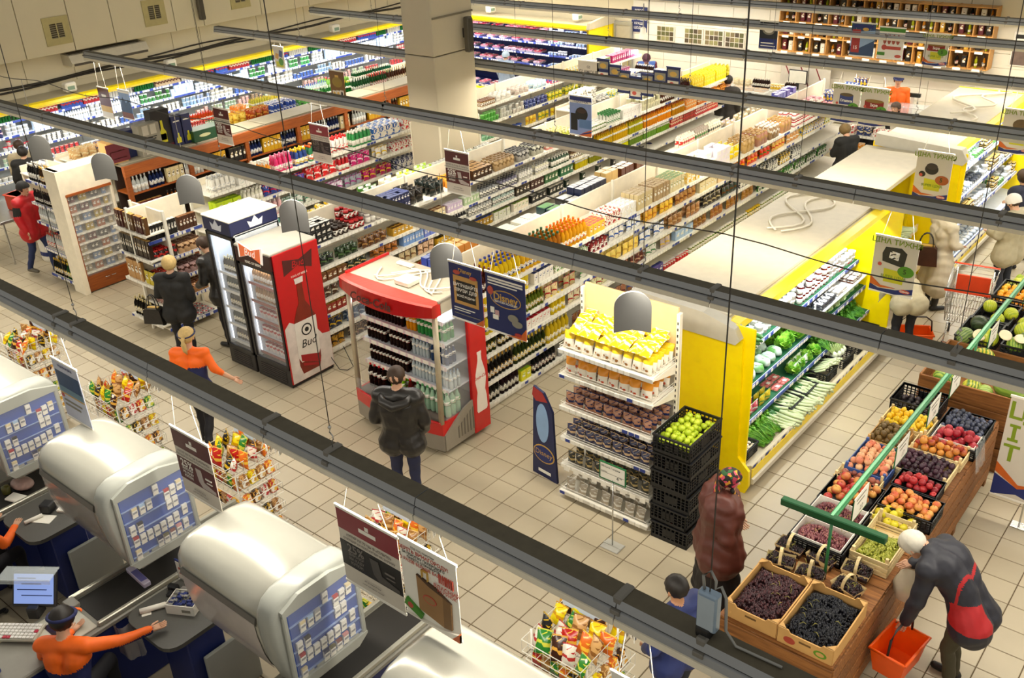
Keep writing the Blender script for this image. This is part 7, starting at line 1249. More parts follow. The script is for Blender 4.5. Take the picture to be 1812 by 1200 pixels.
poster('brown and gold poster beside the green water packs', -9.25, -8.82, 2.18, 2.8, 5.6, mat('poster_bronze', '#6a4a14', .4, var=.15, scale=4), [('r', .38, .68, .62, .86, GOLD), ('o', .5, .64, .15, .1, mat('gold_dull', '#8a7420', .4)), ('r', .12, .12, .36, .36, POSTM), ('r', .38, .14, .62, .38, POSTM), ('r', .64, .12, .88, .4, POSTM), ('o', .24, .25, .035, .05, GOLD), ('o', .5, .26, .035, .05, GOLD), ('o', .76, .27, .03, .06, BLACKP)])
poster('dark red poster hanging before the dairy cooler canopy', -14.0, -13.56, 1.78, 2.42, 3.24, WINE, [('r', 0, .2, 1, .4, GOLD), ('r', 0, .0, 1, .2, POSTM), ('r', .3, .7, .7, .78, PAPER)])
poster('blue mountain poster hanging over the dairy aisle', -13.17, -12.75, 1.87, 2.46, 3.24, mat('poster_sky', '#7f9ac0', .5), [('p', [(0, .4), (.3, .75), (.55, .55), (.8, .7), (1, .45), (1, 0), (0, 0)], LAND), ('r', 0, .0, 1, .22, mat('print_brick', '#7a4a40', .5)), ('r', 0, .9, 1, .97, PAPER)])
poster('white poster with a green round badge on the dairy canopy', -12.1, -11.75, 2.4, 2.86, 6.47, POSTM, [('p', [(.1, .45), (.4, .4), (.5, .65), (.2, .7)], CARD), ('p', [(.5, .55), (.8, .5), (.9, .8), (.6, .85)], mat('tin_blue')), ('r', .15, .05, .85, .3, YC), ('o', .65, .3, .08, .08, BUB)])
poster('white GLAMOUR card above the tissue packs', -5.9, -5.38, 2.28, 2.62, 9.34, POSTM, [('t', .5, .35, .1, 'GLAMOUR', mat('text_grey')), ('t', .5, .65, .07, 'GS', mat('text_grey'))], cords=0)
poster('navy poster with a sausage offer in front of the wine display', -1.4, -.93, 2.62, 3.24, 12.2, LAND, [('p', [(0, .3), (.3, .2), (1, .5), (1, .8), (.4, .75), (0, .6)], mat('print_sky', '#9ab8d8', .5)), ('r', .05, .1, .4, .8, mat('patch_red')), ('t', .22, .25, .09, '15', PAPER), ('r', .1, .85, .9, .95, NAVY), ('o', .6, .82, .06, .03, GOLD)])
poster('white poster with sausages in front of the wine display', -.85, -.36, 2.62, 3.2, 12.2, PAPER, [('r', .0, .86, 1, 1, mat('tag_green')), *[('o', .25 + q * .17, .62, .035, .09, mat('sausage', '#a8503c', .5)) for q in range(4)], ('o', .25, .36, .05, .05, PRED), ('r', .3, .3, .9, .4, PRED), ('r', .0, .1, .3, .2, mat('tag_green')), ('o', .82, .1, .06, .03, PRED)])
weekly('white poster with ham and ЦІНА ТИЖНЯ in front of the wine display', .02, .46, 2.57, 3.15, 12.2, 'can2')
poster('dark poster with a white dish before the wine display', -3.33, -2.93, 2.58, 3.13, 12.2, mat('poster_dark', '#22262c', .5), [('o', .5, .7, .14, .1, mat('print_grey')), ('o', .5, .7, .1, .06, PAPER), ('r', 0, .0, 1, .38, NAVY), ('r', .1, .2, .8, .24, PAPER), ('r', .1, .1, .9, .13, PAPER)])
for k, (x, h_) in enumerate(((-5.28, 3), (-5.0, 4), (-4.78, 2.5), (-4.5, 3), (-4.24, 4.2), (-3.95, 3.5), (-3.66, 3))):
 poster('navy flyer strung over the deli counter, %s along the string' % ORD[k], x - .15, x + .15, 2.0 + .09 * abs(k - 3), 2.42 + .09 * abs(k - 3), 9.34, NAVYP, [('r', .1, .55, .9, .9, mat('print_grey')), ('o', .5, .7, .08, .05, GOLD), ('r', .1, .1, .9, .4, POSTM), ('o', .4, .25, .05, .04, PRED)], cords=0, group='flyers on a string', rail=NAVYP)

poster('white standing banner with green letters cut by the photo edge', 4.37, 4.85, .3, 1.5, 2.6, POSTM, [('t', .2, .86, .26, 'Ц', OLIVE), ('t', .2, .64, .26, 'І', OLIVE), ('t', .22, .44, .26, 'Т', OLIVE), ('p', [(0, .0), (.5, .06), (1, .0), (1, .2), (.5, .12), (0, .22)], NAVY), ('p', [(0, .24), (.5, .12), (1, .2), (.5, .16), (0, .34)], ORG2)], cords=0, name='standing_banner', group=None)
t = thing('banner_foot', 'small steel foot under the white standing banner', 'stand', (4.61, 2.6, 0)); MB().box(.02, .2, -.06, .06, 0, .02, 0, .006).obj('plate', STEEL, t); MB().tube([(.1, 0, .02), (.1, 0, .3)], .01, 6).obj('tube', STEEL, t)
# ================================================================ checkouts
SHELL = mat('canopy_shell', '#b9b7ab', .24, .3, coat=.4, var=.02); SHELLD = mat('canopy_grey_trim', '#a8aaa2', .3, var=.02); SIDEW = mat('side_window', '#cfc5be', .16, coat=.5, var=.06, scale=5); CLEARW = mat('side_window_clear', '#b8b0aa', .12, alpha=.55, var=.1, scale=6); PBLUE = mat('panel_blue', '#2c4fa4', .45); CTOP = mat('counter_grey', '#55544f', .45); BELT = mat('belt_black', '#201e1b', .55); RAILM = mat('belt_rail', '#b8b6a8', .3, .5); CBLUE = mat('counter_blue', '#1c2a68', .45)
CPROF = [(-.24, 1.08), (-.33, 1.2), (-.385, 1.38), (-.415, 1.6), (-.42, 1.74), (-.405, 1.85), (-.355, 1.93), (-.27, 1.975), (-.1, 1.995), (.14, 1.995), (.28, 1.975), (.34, 1.92), (.365, 1.8), (.365, 1.4), (.33, 1.1)]
def loft(b, xs, prof, m=0, c=(0.0, 1.55)):
 n = len(prof); k = len(b.v)
 for x, s in xs: b.v.extend((x, c[0] + (y - c[0]) * s, c[1] + (z - c[1]) * s) for y, z in prof)
 for r in range(len(xs) - 1):
  for i in range(n): j = (i + 1) % n; b.f.append((k + r * n + i, k + r * n + n + i, k + r * n + n + j, k + r * n + j)); b.m.append(m)
 b.f.append(tuple(k + i for i in range(n))); b.m.append(m); t = k + (len(xs) - 1) * n; b.f.append(tuple(t + i for i in range(n - 1, -1, -1))); b.m.append(m)
 return b
PACKS = [(.54, .1, 'w'), (.69, .25, 'r'), (.79, .23, 'w'), (.9, .21, 'c'), (.17, .27, 'c'), (.29, .27, 'b'), (.4, .26, 'g'), (.69, .42, 'w'), (.79, .42, 'w'), (.08, .52, 'w'), (.2, .52, 'k'), (.09, .7, 'r'), (.2, .71, 'w'), (.31, .71, 'w'), (.42, .71, 'w'), (.53, .7, 'w'), (.64, .69, 'w'), (.75, .67, 'w'), (.9, .62, 'w'), (.43, .9, 'n'), (.53, .9, 'o'), (.64, .89, 'd'), (.75, .87, 'p'), (.87, .84, 'w'), (.08, .91, 'c')]
PCOL = dict(w=('#e4e2dc', 'white'), r=('#a81c24', 'red and white'), c=('#e0cfa4', 'cream'), b=('#a8c4e0', 'pale blue'), g=('#a8a8a8', 'silver'), k=('#1c1c1e', 'black and white'), n=('#1c2250', 'navy'), o=('#6a6440', 'olive'), d=('#7a4038', 'brown'), p=('#d09090', 'pink'))
pk = MB(); pk.box(-.011, .011, -.026, .026, 0, .07, 0, .002).box(-.008, .0118, -.0255, .0255, .045, .0705, 1).box(.011, .0122, -.02, .02, .012, .03, 2); PKME = pk.mesh('cigarette_pack', [mat('pack_body', '#e9e6df', .4, var=0), P_PLAIN, mat('pack_text', '#8a8a90', .6, var=0)])
cname = ('first', 'second', 'third', 'fourth', 'fifth')
LANES = (-5.6, -3.33, -1.02, 1.23, 3.5)
YC0 = -3.77
for k, X in enumerate(LANES):
 nm = cname[k]
 t = thing('packet_canopy', 'rounded white canopy with blue packet display over the %s checkout%s' % (nm, ('', ', cut by the photo edge', ' with a clear side', ' beside the cashier', ', cut by the lower edge')[k]), 'canopy', (X, YC0, 0), 0, 'packet canopies over the checkouts')
 loft(MB(), [(-1.27, .86), (-1.26, .92), (-1.235, .96), (-1.18, .99), (-1.1, 1.0), (-.2, 1.0)], CPROF).obj('shell', SHELL, t, smooth=1)
 loft(MB(), [(-.2, .99), (-.19, 1.035), (-.16, 1.05), (-.05, 1.05), (-.015, 1.03), (0.0, .98)], CPROF, 0).obj('collar', SHELLD, t, smooth=1)
 sw = MB(); pr = [(-.33, 1.19), (-.36, 1.28), (-.39, 1.39), (-.418, 1.58), (-.423, 1.7)]
 for xa, xb in ((-1.17, -.25),):
  n0 = len(sw.v)
  for x in (xa, xb): sw.v.extend((x, y - .006, z) for y, z in pr)
  for i in range(4): sw.f.append((n0 + i, n0 + 5 + i, n0 + 6 + i, n0 + 1 + i)); sw.m.append(0)
 sw.obj('side_window', CLEARW if k == 2 else SIDEW, t, smooth=1)
 MB().prism([(-.43, 1.7), (-.445, 1.73), (-.43, 1.775), (-.41, 1.77)], 0, -1.16, -.22).obj('seam_strip', mat('seam_grey', '#6f6c66', .35, .3), t)
 fr = MB(); y0, y1, z0, z1 = -.32, .32, 1.2, 1.86
 fr.box(0, .03, y0 - .04, y0, z0 - .03, z1 + .02, 0, .008).box(0, .03, y1, y1 + .04, z0 - .03, z1 + .02, 0, .008)
 fr.prism([(y0 - .04, z1), (y1 + .04, z1), (y1 + .04, z1 + .05), (.1, z1 + .12), (-.2, z1 + .12), (y0 - .04, z1 + .05)], 0, 0, .035).prism([(y0 - .04, z0), (y0 + .02, z0 - .08), (y1 - .06, z0 - .09), (y1 + .04, z0 - .02), (y1 + .04, z0)], 0, 0, .035)
 fr.obj('display_frame', SHELLD, t); MB().box(0, .006, y0, y1, z0, z1).obj('display_panel', PBLUE, t); MB().box(.034, .036, y0, y1, z0, z1).obj('display_glass', mat('display_glass', '#ffffff', .03, alpha=.07, var=0), t)
 for q in range(5):
  zz = z0 + .04 + q * .122; MB().box(.006, .022, y0 + .005, y1 - .005, zz - .006, zz).obj('ledge', mat('ledge_clear', '#8fa4cc', .2, var=0), t)
 for q in range(4): MB().box(.006, .02, y0 + .03 + q * .15, y0 + .15 + q * .15, z0 + .005, z0 + .03).obj('vent_slot', SHELLD, t)
 MB().box(-.5, -.42, .1, .3, .86, 1.14, 0, .02).obj('support_post', SHELLD, t)
 seen = set()
 if k:
  for u, v, c in PACKS:
   u2, v2 = u, v + (.0 if k != 2 else .0)
   yy = y0 + .64 * (u2 * .96 + .02); zz = z1 - .66 * v2 - .055 + .03; zz = max(zz, z0 + .03); lab = '%s cigarette packet in the display of the %s checkout canopy' % (PCOL[c][1], nm); uniq(lab, lab)
   o = link('cigarette_pack', PKME, None, (X + .021, YC0 + yy, zz), 0, lab, 'packet', lab); colour(o, PCOL[c][0]); COUNT['cigarette_pack'] = COUNT.get('cigarette_pack', 0) + 1
  tg = MB()
  for u, v, c in PACKS:
   yy = y0 + .64 * (u * .96 + .02); zz = max(z1 - .66 * v - .055 + .03, z0 + .03); tg.box(.02, .023, yy - .026, yy + .026, zz - .036, zz - .004)
  tg.obj('price_tag', PAPER, t, kind='stuff')
 # belt counter
 t = thing('checkout_counter', 'checkout counter with a black belt under the %s canopy' % nm, 'counter', (X, 0, 0), 0, 'checkout counters')
 MB().box(-.44, .08, -5.6, -2.75, .0, .78, 0, .01).obj('body', CBLUE, t); MB().box(-.46, .1, -5.62, -2.73, .78, .83, 0, .01).obj('top_frame', mat('counter_top_grey', '#8d8a80', .4), t)
 MB().box(-.4, .04, -4.52, -2.78, .83, .838).obj('belt', BELT, t)
 for x in (-.44, .06): MB().box(x - .02, x + .02, -4.55, -2.75, .83, .88, 0, .008).obj('side_rail', RAILM, t)
 MB().box(-.4, .06, -5.0, -4.56, .83, .85, 0, .006).obj('scanner_plate', mat('scanner_plate', '#c0bcac', .35), t); MB().box(-.3, -.12, -4.86, -4.68, .85, .853).obj('scanner_glass', mat('scanner_dark', '#2a1414', .1), t); MB().ball((-.2, -4.78, .854), .008, 6, 4).obj('scan_dot', mat('scan_red', '#ff2010', .3, emit=4, var=0), t); MB().box(-.42, -.28, -4.62, -4.52, .85, .9, 0, .008).obj('scanner_tower', mat('counter_top_grey'), t)
 t = thing('packing_table', 'rounded grey packing table on a blue pedestal beside the %s belt' % nm, 'table', (X, 0, 0), 0, 'packing tables')
 pts = [(.14, -3.78), (.14, -4.2)] + [(.3 + .16 * math.cos(a), -4.22 + .16 * math.sin(a)) for a in np.linspace(PI, 1.5 * PI, 5)] + [(.72, -4.38)] + [(.72 + .14 * math.cos(a), -4.24 + .14 * math.sin(a)) for a in np.linspace(-PI / 2, 0, 5)] + [(.86, -3.78)]
 MB().prism(pts, 2, .82, .86).obj('table_top', CTOP, t); MB().box(.4, .84, -4.2, -3.85, .0, .82, 0, .01).obj('pedestal', CBLUE, t); MB().box(.86, .9, -4.1, -3.6, .0, .6, 0, .01).obj('side_panel', SHELLD, t)
# on the counters of the lane with the cashier (third canopy is the next one along)
X = LANES[2]
def simple(name, label, cat, loc, rz, parts, group=None):
 t = thing(name, label, cat, loc, rz, group)
 for nm, b, m in parts: b.obj(nm, m, t)
 return t
t = thing('till_monitor', 'tilted till monitor with a pale blue screen under a clear shelf', 'monitor', (X - .5, -4.82, .84), .62)
def tilt(b, a=-.5, at=(0, 0, .1)): return b.move(MT(at) @ MR(a, 4, 'X'))
tilt(MB().box(-.2, .2, -.0, .04, 0, .32, 0, .01)).obj('housing', DARK, t); tilt(MB().box(-.18, .18, -.004, -.0, .03, .29)).obj('screen', mat('screen_blue', '#7f97d4', .3, emit=.55, var=0), t)
for q in range(4): tilt(MB().box(-.15 + .04 * (q % 2), .02 + .05 * q, -.006, -.004, .25 - q * .05, .257 - q * .05)).obj('text_line', NAVY, t)
MB().box(-.05, .05, -.05, .09, 0, .12, 0, .01).obj('stand', DARK, t); MB().box(-.24, .24, -.02, .16, .41, .42).obj('clear_shelf', ACRYL, t); MB().box(-.24, .24, -.025, -.02, .38, .43).obj('clear_lip', ACRYL, t)
t = thing('till_keyboard', 'white till keyboard with red keys below the monitor', 'keyboard', (X - .42, -5.04, .85), .62)
MB().box(-.22, .22, -.1, .1, 0, .03, 0, .006).obj('base', mat('key_base', '#b8b4a4', .4), t)
for i in range(12):
 for j in range(5): MB().box(-.21 + i * .035, -.18 + i * .035, -.09 + j * .036, -.06 + j * .036, .03, .042, 0, .003).obj('key', mat('key_red', '#b82840', .4) if (i, j) in ((4, 0), (5, 0), (11, 2)) else mat('key_white', '#e4e0d8', .4, var=0), t)
t = thing('card_terminal', 'small card terminal with lit keys in a blue cradle', 'terminal', (X - .1, -5.42, .84), .6)
MB().box(-.06, .06, -.09, .09, 0, .05, 0, .012).obj('cradle', NAVY, t); MB().box(-.05, .05, -.08, .06, .05, .07, 0, .008).obj('body', DARK, t)
for i in range(3):
 for j in range(4): MB().box(-.038 + i * .028, -.02 + i * .028, -.07 + j * .024, -.055 + j * .024, .07, .075).obj('key', mat('key_grey', '#8a8a88', .4, var=0) if j else (mat('key_red'), mat('key_yellow', '#d8c020', .4), mat('key_green', '#2c9a3c', .4))[i], t)
o = MB().box(-.035, .035, -.17, .17, 0, .05, 0, .006).box(-.03, .03, -.12, .08, .05, .0515, 1).obj('boxed_roll', [mat('box_violet', '#c8c0d8', .4), mat('box_print', '#6a68a8', .5)], None, (X - .2, -4.0, .84), 1.5); tag(o, 'long pale box lying alone on the black belt', 'box')
t = thing('sample_box', 'white cardboard box of blue wrapped items on the packing table', 'box', (X + .5, -3.96, .861), .5)
b = MB(); b.box(-.13, .13, -.1, .1, 0, .006)
for s in (-1, 1): b.box(-.13, .13, s * .1 - .003, s * .1 + .003, 0, .1).box(s * .13 - .003, s * .13 + .003, -.1, .1, 0, .1)
b.obj('box', PAPER, t); b = MB(); rr = RR(4)
for q in range(60): x, y, a = rr.uniform(-.11, .11), rr.uniform(-.08, .08), rr.uniform(0, 3); b.box(x - .018, x + .018, y - .012, y + .012, .06 + rr.uniform(0, .03), .075 + rr.uniform(0, .035), q % 2)
b.obj('wrapped_items', [NAVY, STEEL], t, kind='stuff'); MB().box(.02, .1, -.105, -.1035, .03, .06).obj('barcode', mat('print_grey'), t)
t = thing('paper_roll', 'white paper roll lying on the packing table edge', 'paper roll', (X + .3, -4.16, .885), -.5); MB().tube([(0, -.11, 0), (0, .11, 0)], .025, 12).obj('roll', PAPER, t, smooth=1); MB().tube([(0, -.112, 0), (0, -.108, 0)], .01, 10).obj('core', CARD, t); MB().box(-.03, .05, -.1, -.02, -.024, -.022).obj('loose_end', PAPER, t)
simple('counter_sign', 'blue edged white card sign standing on the packing table', 'sign', (X + .26, -3.76, .861), .1, [('board', MB().box(-.15, .15, -.006, .006, 0, .22), NAVY), ('card', MB().box(-.14, .14, -.009, -.006, .01, .2), PAPER), ('lines', MB().box(-.11, .11, -.011, -.009, .12, .145).box(-.11, .06, -.011, -.009, .07, .082), PRED)])
simple('scanner_gun', 'dark hand scanner and pads by the counter sign', 'scanner', (X + .22, -3.9, .861), .4, [('head', MB().box(-.05, .05, -.03, .03, .0, .06, 0, .012), DARK), ('pad', MB().box(.06, .14, -.02, .05, 0, .02, 0, .004), GREY), ('grip', MB().box(-.02, .02, -.1, -.03, 0, .03, 0, .008), DARK)])
o = MB().surf(lambda u, v: (.14 * (1 - .5 * v) * math.cos(u * 2 * PI) * (1 + .15 * math.sin(u * 31 + v * 5)), .1 * math.sin(u * 2 * PI) * (1 + .15 * math.sin(u * 23)), -.34 * (1 - v)), 22, 7).obj('plastic_bag', mat('bag_clear', '#b8b4ac', .2, alpha=.6, var=.1), None, (X + .14, -4.36, .8), 0, smooth=1); tag(o, 'crumpled clear bag hanging off the packing table', 'bag')
def chair(label, x, y, rz):
 t = thing('office_chair', label, 'chair', (x, y, 0), rz); CH = mat('chair_black', '#1c1b1a', .7)
 MB().box(-.23, .23, -.22, .22, .46, .54, 0, .03).obj('seat', CH, t); MB().prism([(-.2, .58), (.2, .58), (.22, .8), (.16, .98), (-.16, .98), (-.22, .8)], 1, -.29, -.23).obj('backrest', CH, t); MB().tube([(0, 0, .1), (0, 0, .46)], .03, 8).obj('gas_column', GREY, t)
 MB().tube([(0, -.2, .5), (0, -.27, .7)], .015, 6).obj('bracket', DARK, t)
 for q in range(5): a = q * 2 * PI / 5; MB().tube([(0, 0, .1), (.27 * math.cos(a), .27 * math.sin(a), .05)], .02, 6).ball((.27 * math.cos(a), .27 * math.sin(a), .03), .028, 8, 5).obj('leg', DARK, t, smooth=1)
chair('black office chair behind the cashier in the orange uniform', X + .42, -5.0, .6); chair('black office chair at the till behind the clear sided canopy', LANES[1] + .5, -4.95, .5)
simple('waste_bin', 'grey bin with a blue liner under the till monitor', 'bin', (X - .62, -4.55, 0), 0, [('bin', MB().lathe([(.1, 0), (.14, .34), (.135, .34), (.1, .03)], 14), mat('bin_grey', '#6a6e74', .5)), ('liner', MB().lathe([(.142, .3), (.146, .36), (.12, .35)], 14), mat('liner_blue', '#7f93b8', .4))])
# goods and papers at the second till
X = LANES[1]
t = thing('bagged_goods', 'plastic wrapped goods and a jar lying on the far belt', 'goods', (X - .2, -3.95, .84), .3)
MB().ball((0, 0, .05), (.14, .1, .06), 12, 6).obj('bag', mat('meat_bag', '#b89a90', .3, var=.2, scale=20), t, smooth=1); MB().lathe([(.04, 0), (.045, .01), (.045, .08), (.035, .09)], 12, (-.08, -.14, 0)).obj('jar', mat('jar_green', '#5a5a2c', .2), t, smooth=1); MB().box(.0, .2, -.25, -.12, 0, .03, 0, .01).obj('packet', PAPER, t)
t = thing('receipt_printer', 'receipt papers and a black card reader on the far packing table', 'printer', (X + .45, -4.0, .861), .5); MB().box(-.06, .06, -.06, .06, 0, .1, 0, .012).obj('reader', DARK, t); MB().box(-.06, .14, -.2, -.07, 0, .004).obj('paper', PAPER, t); MB().tube([(-.1, -.24, .02), (.0, -.1, .02)], .02, 10).obj('paper_roll', PAPER, t, smooth=1); MB().box(.1, .26, -.02, .08, 0, .03, 0, .005).obj('slip', PAPER, t)

# ---------------------------------------------------------------- snack racks at the checkouts
def wire_box(b, x0, x1, y0, y1, z0, z1, n=6, r=.003):
 for z in (z0, z1): b.tube([(x0, y0, z), (x1, y0, z), (x1, y1, z), (x0, y1, z), (x0, y0, z)], r * 1.4, 5)
 for i in range(n + 1):
  x = x0 + (x1 - x0) * i / n; y = y0 + (y1 - y0) * i / n
  b.tube([(x, y0, z1), (x, y0, z0), (x, y1, z0), (x, y1, z1)], r, 4); b.tube([(x0, y, z1), (x0, y, z0), (x1, y, z0), (x1, y, z1)], r, 4)
RX_ = (-6.15, -3.95, -1.72, .55, 2.62); BAGC = [('yellow', '#e8d010', '#c89010'), ('red', '#b01c14', '#e0b040'), ('brown', '#9a6a30', '#d8b070'), ('green', '#2c7a2c', '#c8c840'), ('orange', '#d86a20', '#f0c040'), ('black', '#1c1a18', '#c8a020'), ('dark brown', '#3a1c10', '#d8a040'), ('tan', '#c89a60', '#8a5a2c'), ('white', '#d8d0c0', '#b03030')]
for k, x in enumerate(RX_):
 nm = ('at the photo edge', 'behind the pale blue poster', 'behind the 5% poster', 'behind the black 25% poster', 'before the boy in blue')[k]
 t = thing('snack_rack', 'white wire snack rack ' + nm, 'rack', (x, -2.5, 0), 0, 'wire snack racks')
 for (dx, dy) in ((-.26, -.2), (.26, -.2), (-.26, .22), (.26, .22)): MB().tube([(dx, dy, 0), (dx, dy, 1.3)], .01, 6).obj('post', WIRE, t, smooth=1)
 for q, z in enumerate((.3, .62, .92)):
  b = MB(); wire_box(b, -.27, .27, -.27, .23, z, z + .12, 7); b.obj('wire_basket', WIRE, t)
 b = MB(); wire_box(b, -.28, .28, -.3, .26, 1.14, 1.26, 8); b.obj('top_basket', WIRE, t)
 for q in range(4):
  b = MB(); wire_box(b, .29, .42, -.2 + .0 * q, .22, .28 + q * .24, .4 + q * .24, 3); b.obj('side_basket', WIRE, t)
 MB().box(-.24, .24, -.24, .22, .12, .2, 0, .01).obj('base_tray', WHITE, t)
 r = RR(k + 70); ct = {}
 for i in range(5):
  for j in range(4):
   c = BAGC[(i * 3 + j * 5 + k * 2 + r.randint(0, 1)) % 9]; lab = '%s snack bag, top basket of the wire rack %s' % (c[0], nm); uniq(lab, lab)
   M = MT((x - .23 + i * .115 + r.uniform(-.02, .02), -2.5 - .22 + j * .14 + r.uniform(-.02, .02), 1.15)) @ MR(r.uniform(-.5, .5) - PI / 2, 4, 'Z') @ MR(-r.uniform(.1, .7), 4, 'Y')
   put('bag', 'crisp_packet', lab, lab, 'bag', M, c[1], c[2], (1, .85 + r.uniform(-.1, .15), .85 + r.uniform(-.1, .2)))
 for q, z in enumerate((.3, .62, .92)):
  for i in range(6):
   c = BAGC[(i + q * 3 + k) % 9]; lab = '%s sweets pack, front baskets of the wire rack %s' % (c[0], nm); uniq(lab, lab)
   M = MT((x - .22 + i * .088, -2.68, z + .01)) @ MR(-PI / 2 + r.uniform(-.2, .2), 4, 'Z'); put('pouch', 'sweets_pack', lab, lab, 'pack', M, c[1], c[2], (.8, .8, .95))
 for q in range(4):
  for i in range(4):
   c = BAGC[(i * 2 + q * 3 + k + 5) % 9]; lab = '%s gum box, side baskets of the wire rack %s' % (c[0], nm); uniq(lab, lab)
   M = MT((x + .35, -2.66 + i * .105, .29 + q * .24)) @ MR(r.uniform(-.1, .1), 4, 'Z') @ MR(-.3, 4, 'Y'); put('box', 'gum_box', lab, lab, 'box', M, c[1], c[2], (.9, .85, .8))
 for q in range(3):
  for i in range(3):
   o = MB().box(-.004, .004, -.03, .03, -.1, 0).ball((.01, 0, -.06), (.012, .026, .03), 8, 5, 1).obj('battery_pack', [PAPER, STEEL], None, (x + .2 + .03 * q, -2.24 + .012 * q + .02, 1.34 - q * .05), r.uniform(-.3, .3) + .8); o.location.x += i * .07 - .05; lab = 'silver battery blister hung on the wire rack %s' % nm; uniq(lab, lab); tag(o, lab, 'battery pack', lab)
 MB().tube([(.1, .26, 1.36), (.42, .28, 1.36)], .006, 5).obj('hook_bar', WIRE, t); MB().tube([(.26, .22, 1.3), (.26, .27, 1.36)], .006, 5).obj('hook_arm', WIRE, t)
 MB().box(-.26, .1, .2, .22, 1.26, 1.44, 0, .004).obj('header_card', mat('header_blue', '#c8d4e4', .5), t)

# ================================================================ along the back wall
t = thing('wine_display', 'pine pigeonhole display of bottles and gift packs on the back wall', 'shelf', (-4.35, 15.62, 1.9))
WD = 4.75; NC = 12; RH = (0, .36, .68, .98, 1.26)
PINE2 = wood('honey_pine', '#b07a3c', '#cc9850', 3, 0, .5)
MB().box(0, WD, -.02, 0, 0, RH[-1]).obj('back_board', mat('display_back', '#5a4420', .6), t)
for i in range(NC + 1): MB().box(i * WD / NC - .012, i * WD / NC + .012, -.32, -.02, 0, RH[-1] + .02).obj('divider', PINE2, t)
for z in RH:
 for i in range(NC): MB().box(i * WD / NC + .012, (i + 1) * WD / NC - .012, -.32, -.02, z - .012, z + .012).obj('shelf_board', PINE2, t)
for j in range(4):
 for i in range(NC): MB().box(i * WD / NC + .1, i * WD / NC + .26, -.335, -.32, RH[j] - .04, RH[j] + .01).obj('price_card', PAPER, t)
r = RR(12); GB = [('dark bottle', 'wine', '#14120e', '#8a3020', (.9,) * 3), ('amber bottle', 'wine', '#c07a18', '#2a1a10', (.85,) * 3), ('white gift pack', 'pbox', '#e4dccc', '#a89060', (1.2, 1, 1.4)), ('dark red gift pack', 'pbox', '#5a1420', '#c0a060', (1.2, 1, 1.5)), ('green bottle', 'oil', '#a8b020', '#c8c040', (.8,) * 3), ('black gift pack', 'pbox', '#1c1a18', '#c89a40', (1.2, 1, 1.5)), ('gold gift pack', 'pbox', '#c89a30', '#6a3a10', (1.2, .9, 1.5))]
for j in range(4):
 for i in range(NC):
  for q in range(2):
   g = r.choice(GB); lab = '%s in the %s column from the dish poster, %s row up' % (g[0], ORD[i], ORD[j]) + (', beside its twin' if False else ''); lab2 = lab
   uniq(lab2, lab2); M = MT((-4.35 + (i + .3 + .4 * q) * WD / NC, 15.45, 1.912 + RH[j])) @ MR(-PI / 2, 4, 'Z'); put(g[1], 'display_' + ('bottle' if g[1] != 'pbox' else 'gift_pack'), lab2, lab2, 'bottle' if g[1] != 'pbox' else 'box', M, g[2], g[3], g[4])
for k, x in enumerate((-7.66, -6.83, -6.24, -5.66)):
 t = thing('food_board', 'square board of food photos on the tiled wall, %s from the butcher door' % ORD[k], 'board', (x, 15.66, 1.78), 0, 'food photo boards'); MB().box(-.27, .27, -.015, .01, 0, .38, 0, .004).obj('board', mat('board_white', '#d8d0be', .5), t)
 rr = RR(k)
 for i in range(4):
  for j in range(3): MB().box(-.25 + i * .125, -.14 + i * .125, -.018, -.015, .02 + j * .12, .125 + j * .12).obj('photo', [mat('food_a', '#7a6a44', .5, var=.25, scale=30), mat('food_b', '#4a3c24', .5, var=.25, scale=30), mat('food_c', '#8a8450', .5, var=.25, scale=30), mat('food_d', '#5c5a30', .5, var=.25, scale=30)][rr.randint(0, 3)], t)
t = thing('wall_sign', 'navy wall sign with white lettering beside the yellow end wall', 'sign', (-8.48, 15.66, 1.95)); MB().box(-.24, .24, -.015, .01, 0, .64, 0, .004).obj('board', NAVYP, t)
for q, s in enumerate(("М'ЯСО", 'СВІЖЕ', 'ДОМАШНЄ', 'КРАЩЕ', 'ЩОДНЯ')): text(s, .085, (0, -.017, .55 - q * .11), t, PAPER)
t = thing('butcher_door', 'grey strip curtain doorway next to the yellow end wall', 'door', (-8.95, 15.6, 0)); 
for s in (-.26, .26): MB().box(s - .03, s + .03, -.03, .03, 0, 2.1).obj('jamb', GREY, t)
MB().box(-.29, .29, -.03, .03, 2.1, 2.2).obj('lintel', GREY, t); MB().box(-.24, .24, 0, .02, 0, 2.1).obj('leaf', mat('door_leaf', '#a8a294', .4), t); MB().box(.16, .2, -.03, 0, 1.0, 1.2, 0, .008).obj('handle', STEEL, t)
t = thing('heat_lamp', 'white bell shaped pendant heat lamp over the deli counter', 'lamp', (-7.05, 13.6, 2.05)); MB().lathe([(.19, 0), (.18, .06), (.09, .2), (.07, .42), (.03, .46)], 16).obj('shade', WHITE, t, smooth=1); MB().lathe([(.17, .005), (.17, .01)], 14).obj('bulb', mat('lamp_glow', '#eef2ff', .4, emit=6, var=0), t); MB().tube([(0, 0, .46), (0, 0, 1.0)], .012, 6).obj('stem', GREY, t)
l = bpy.data.lights.new('heat_lamp_light', 'POINT'); l.energy = 25; l.color = (.9, .93, 1); l.shadow_soft_size = .12; lo = bpy.data.objects.new('heat_lamp_light', l); COL.objects.link(lo); lo.location = (-7.05, 13.6, 1.95)
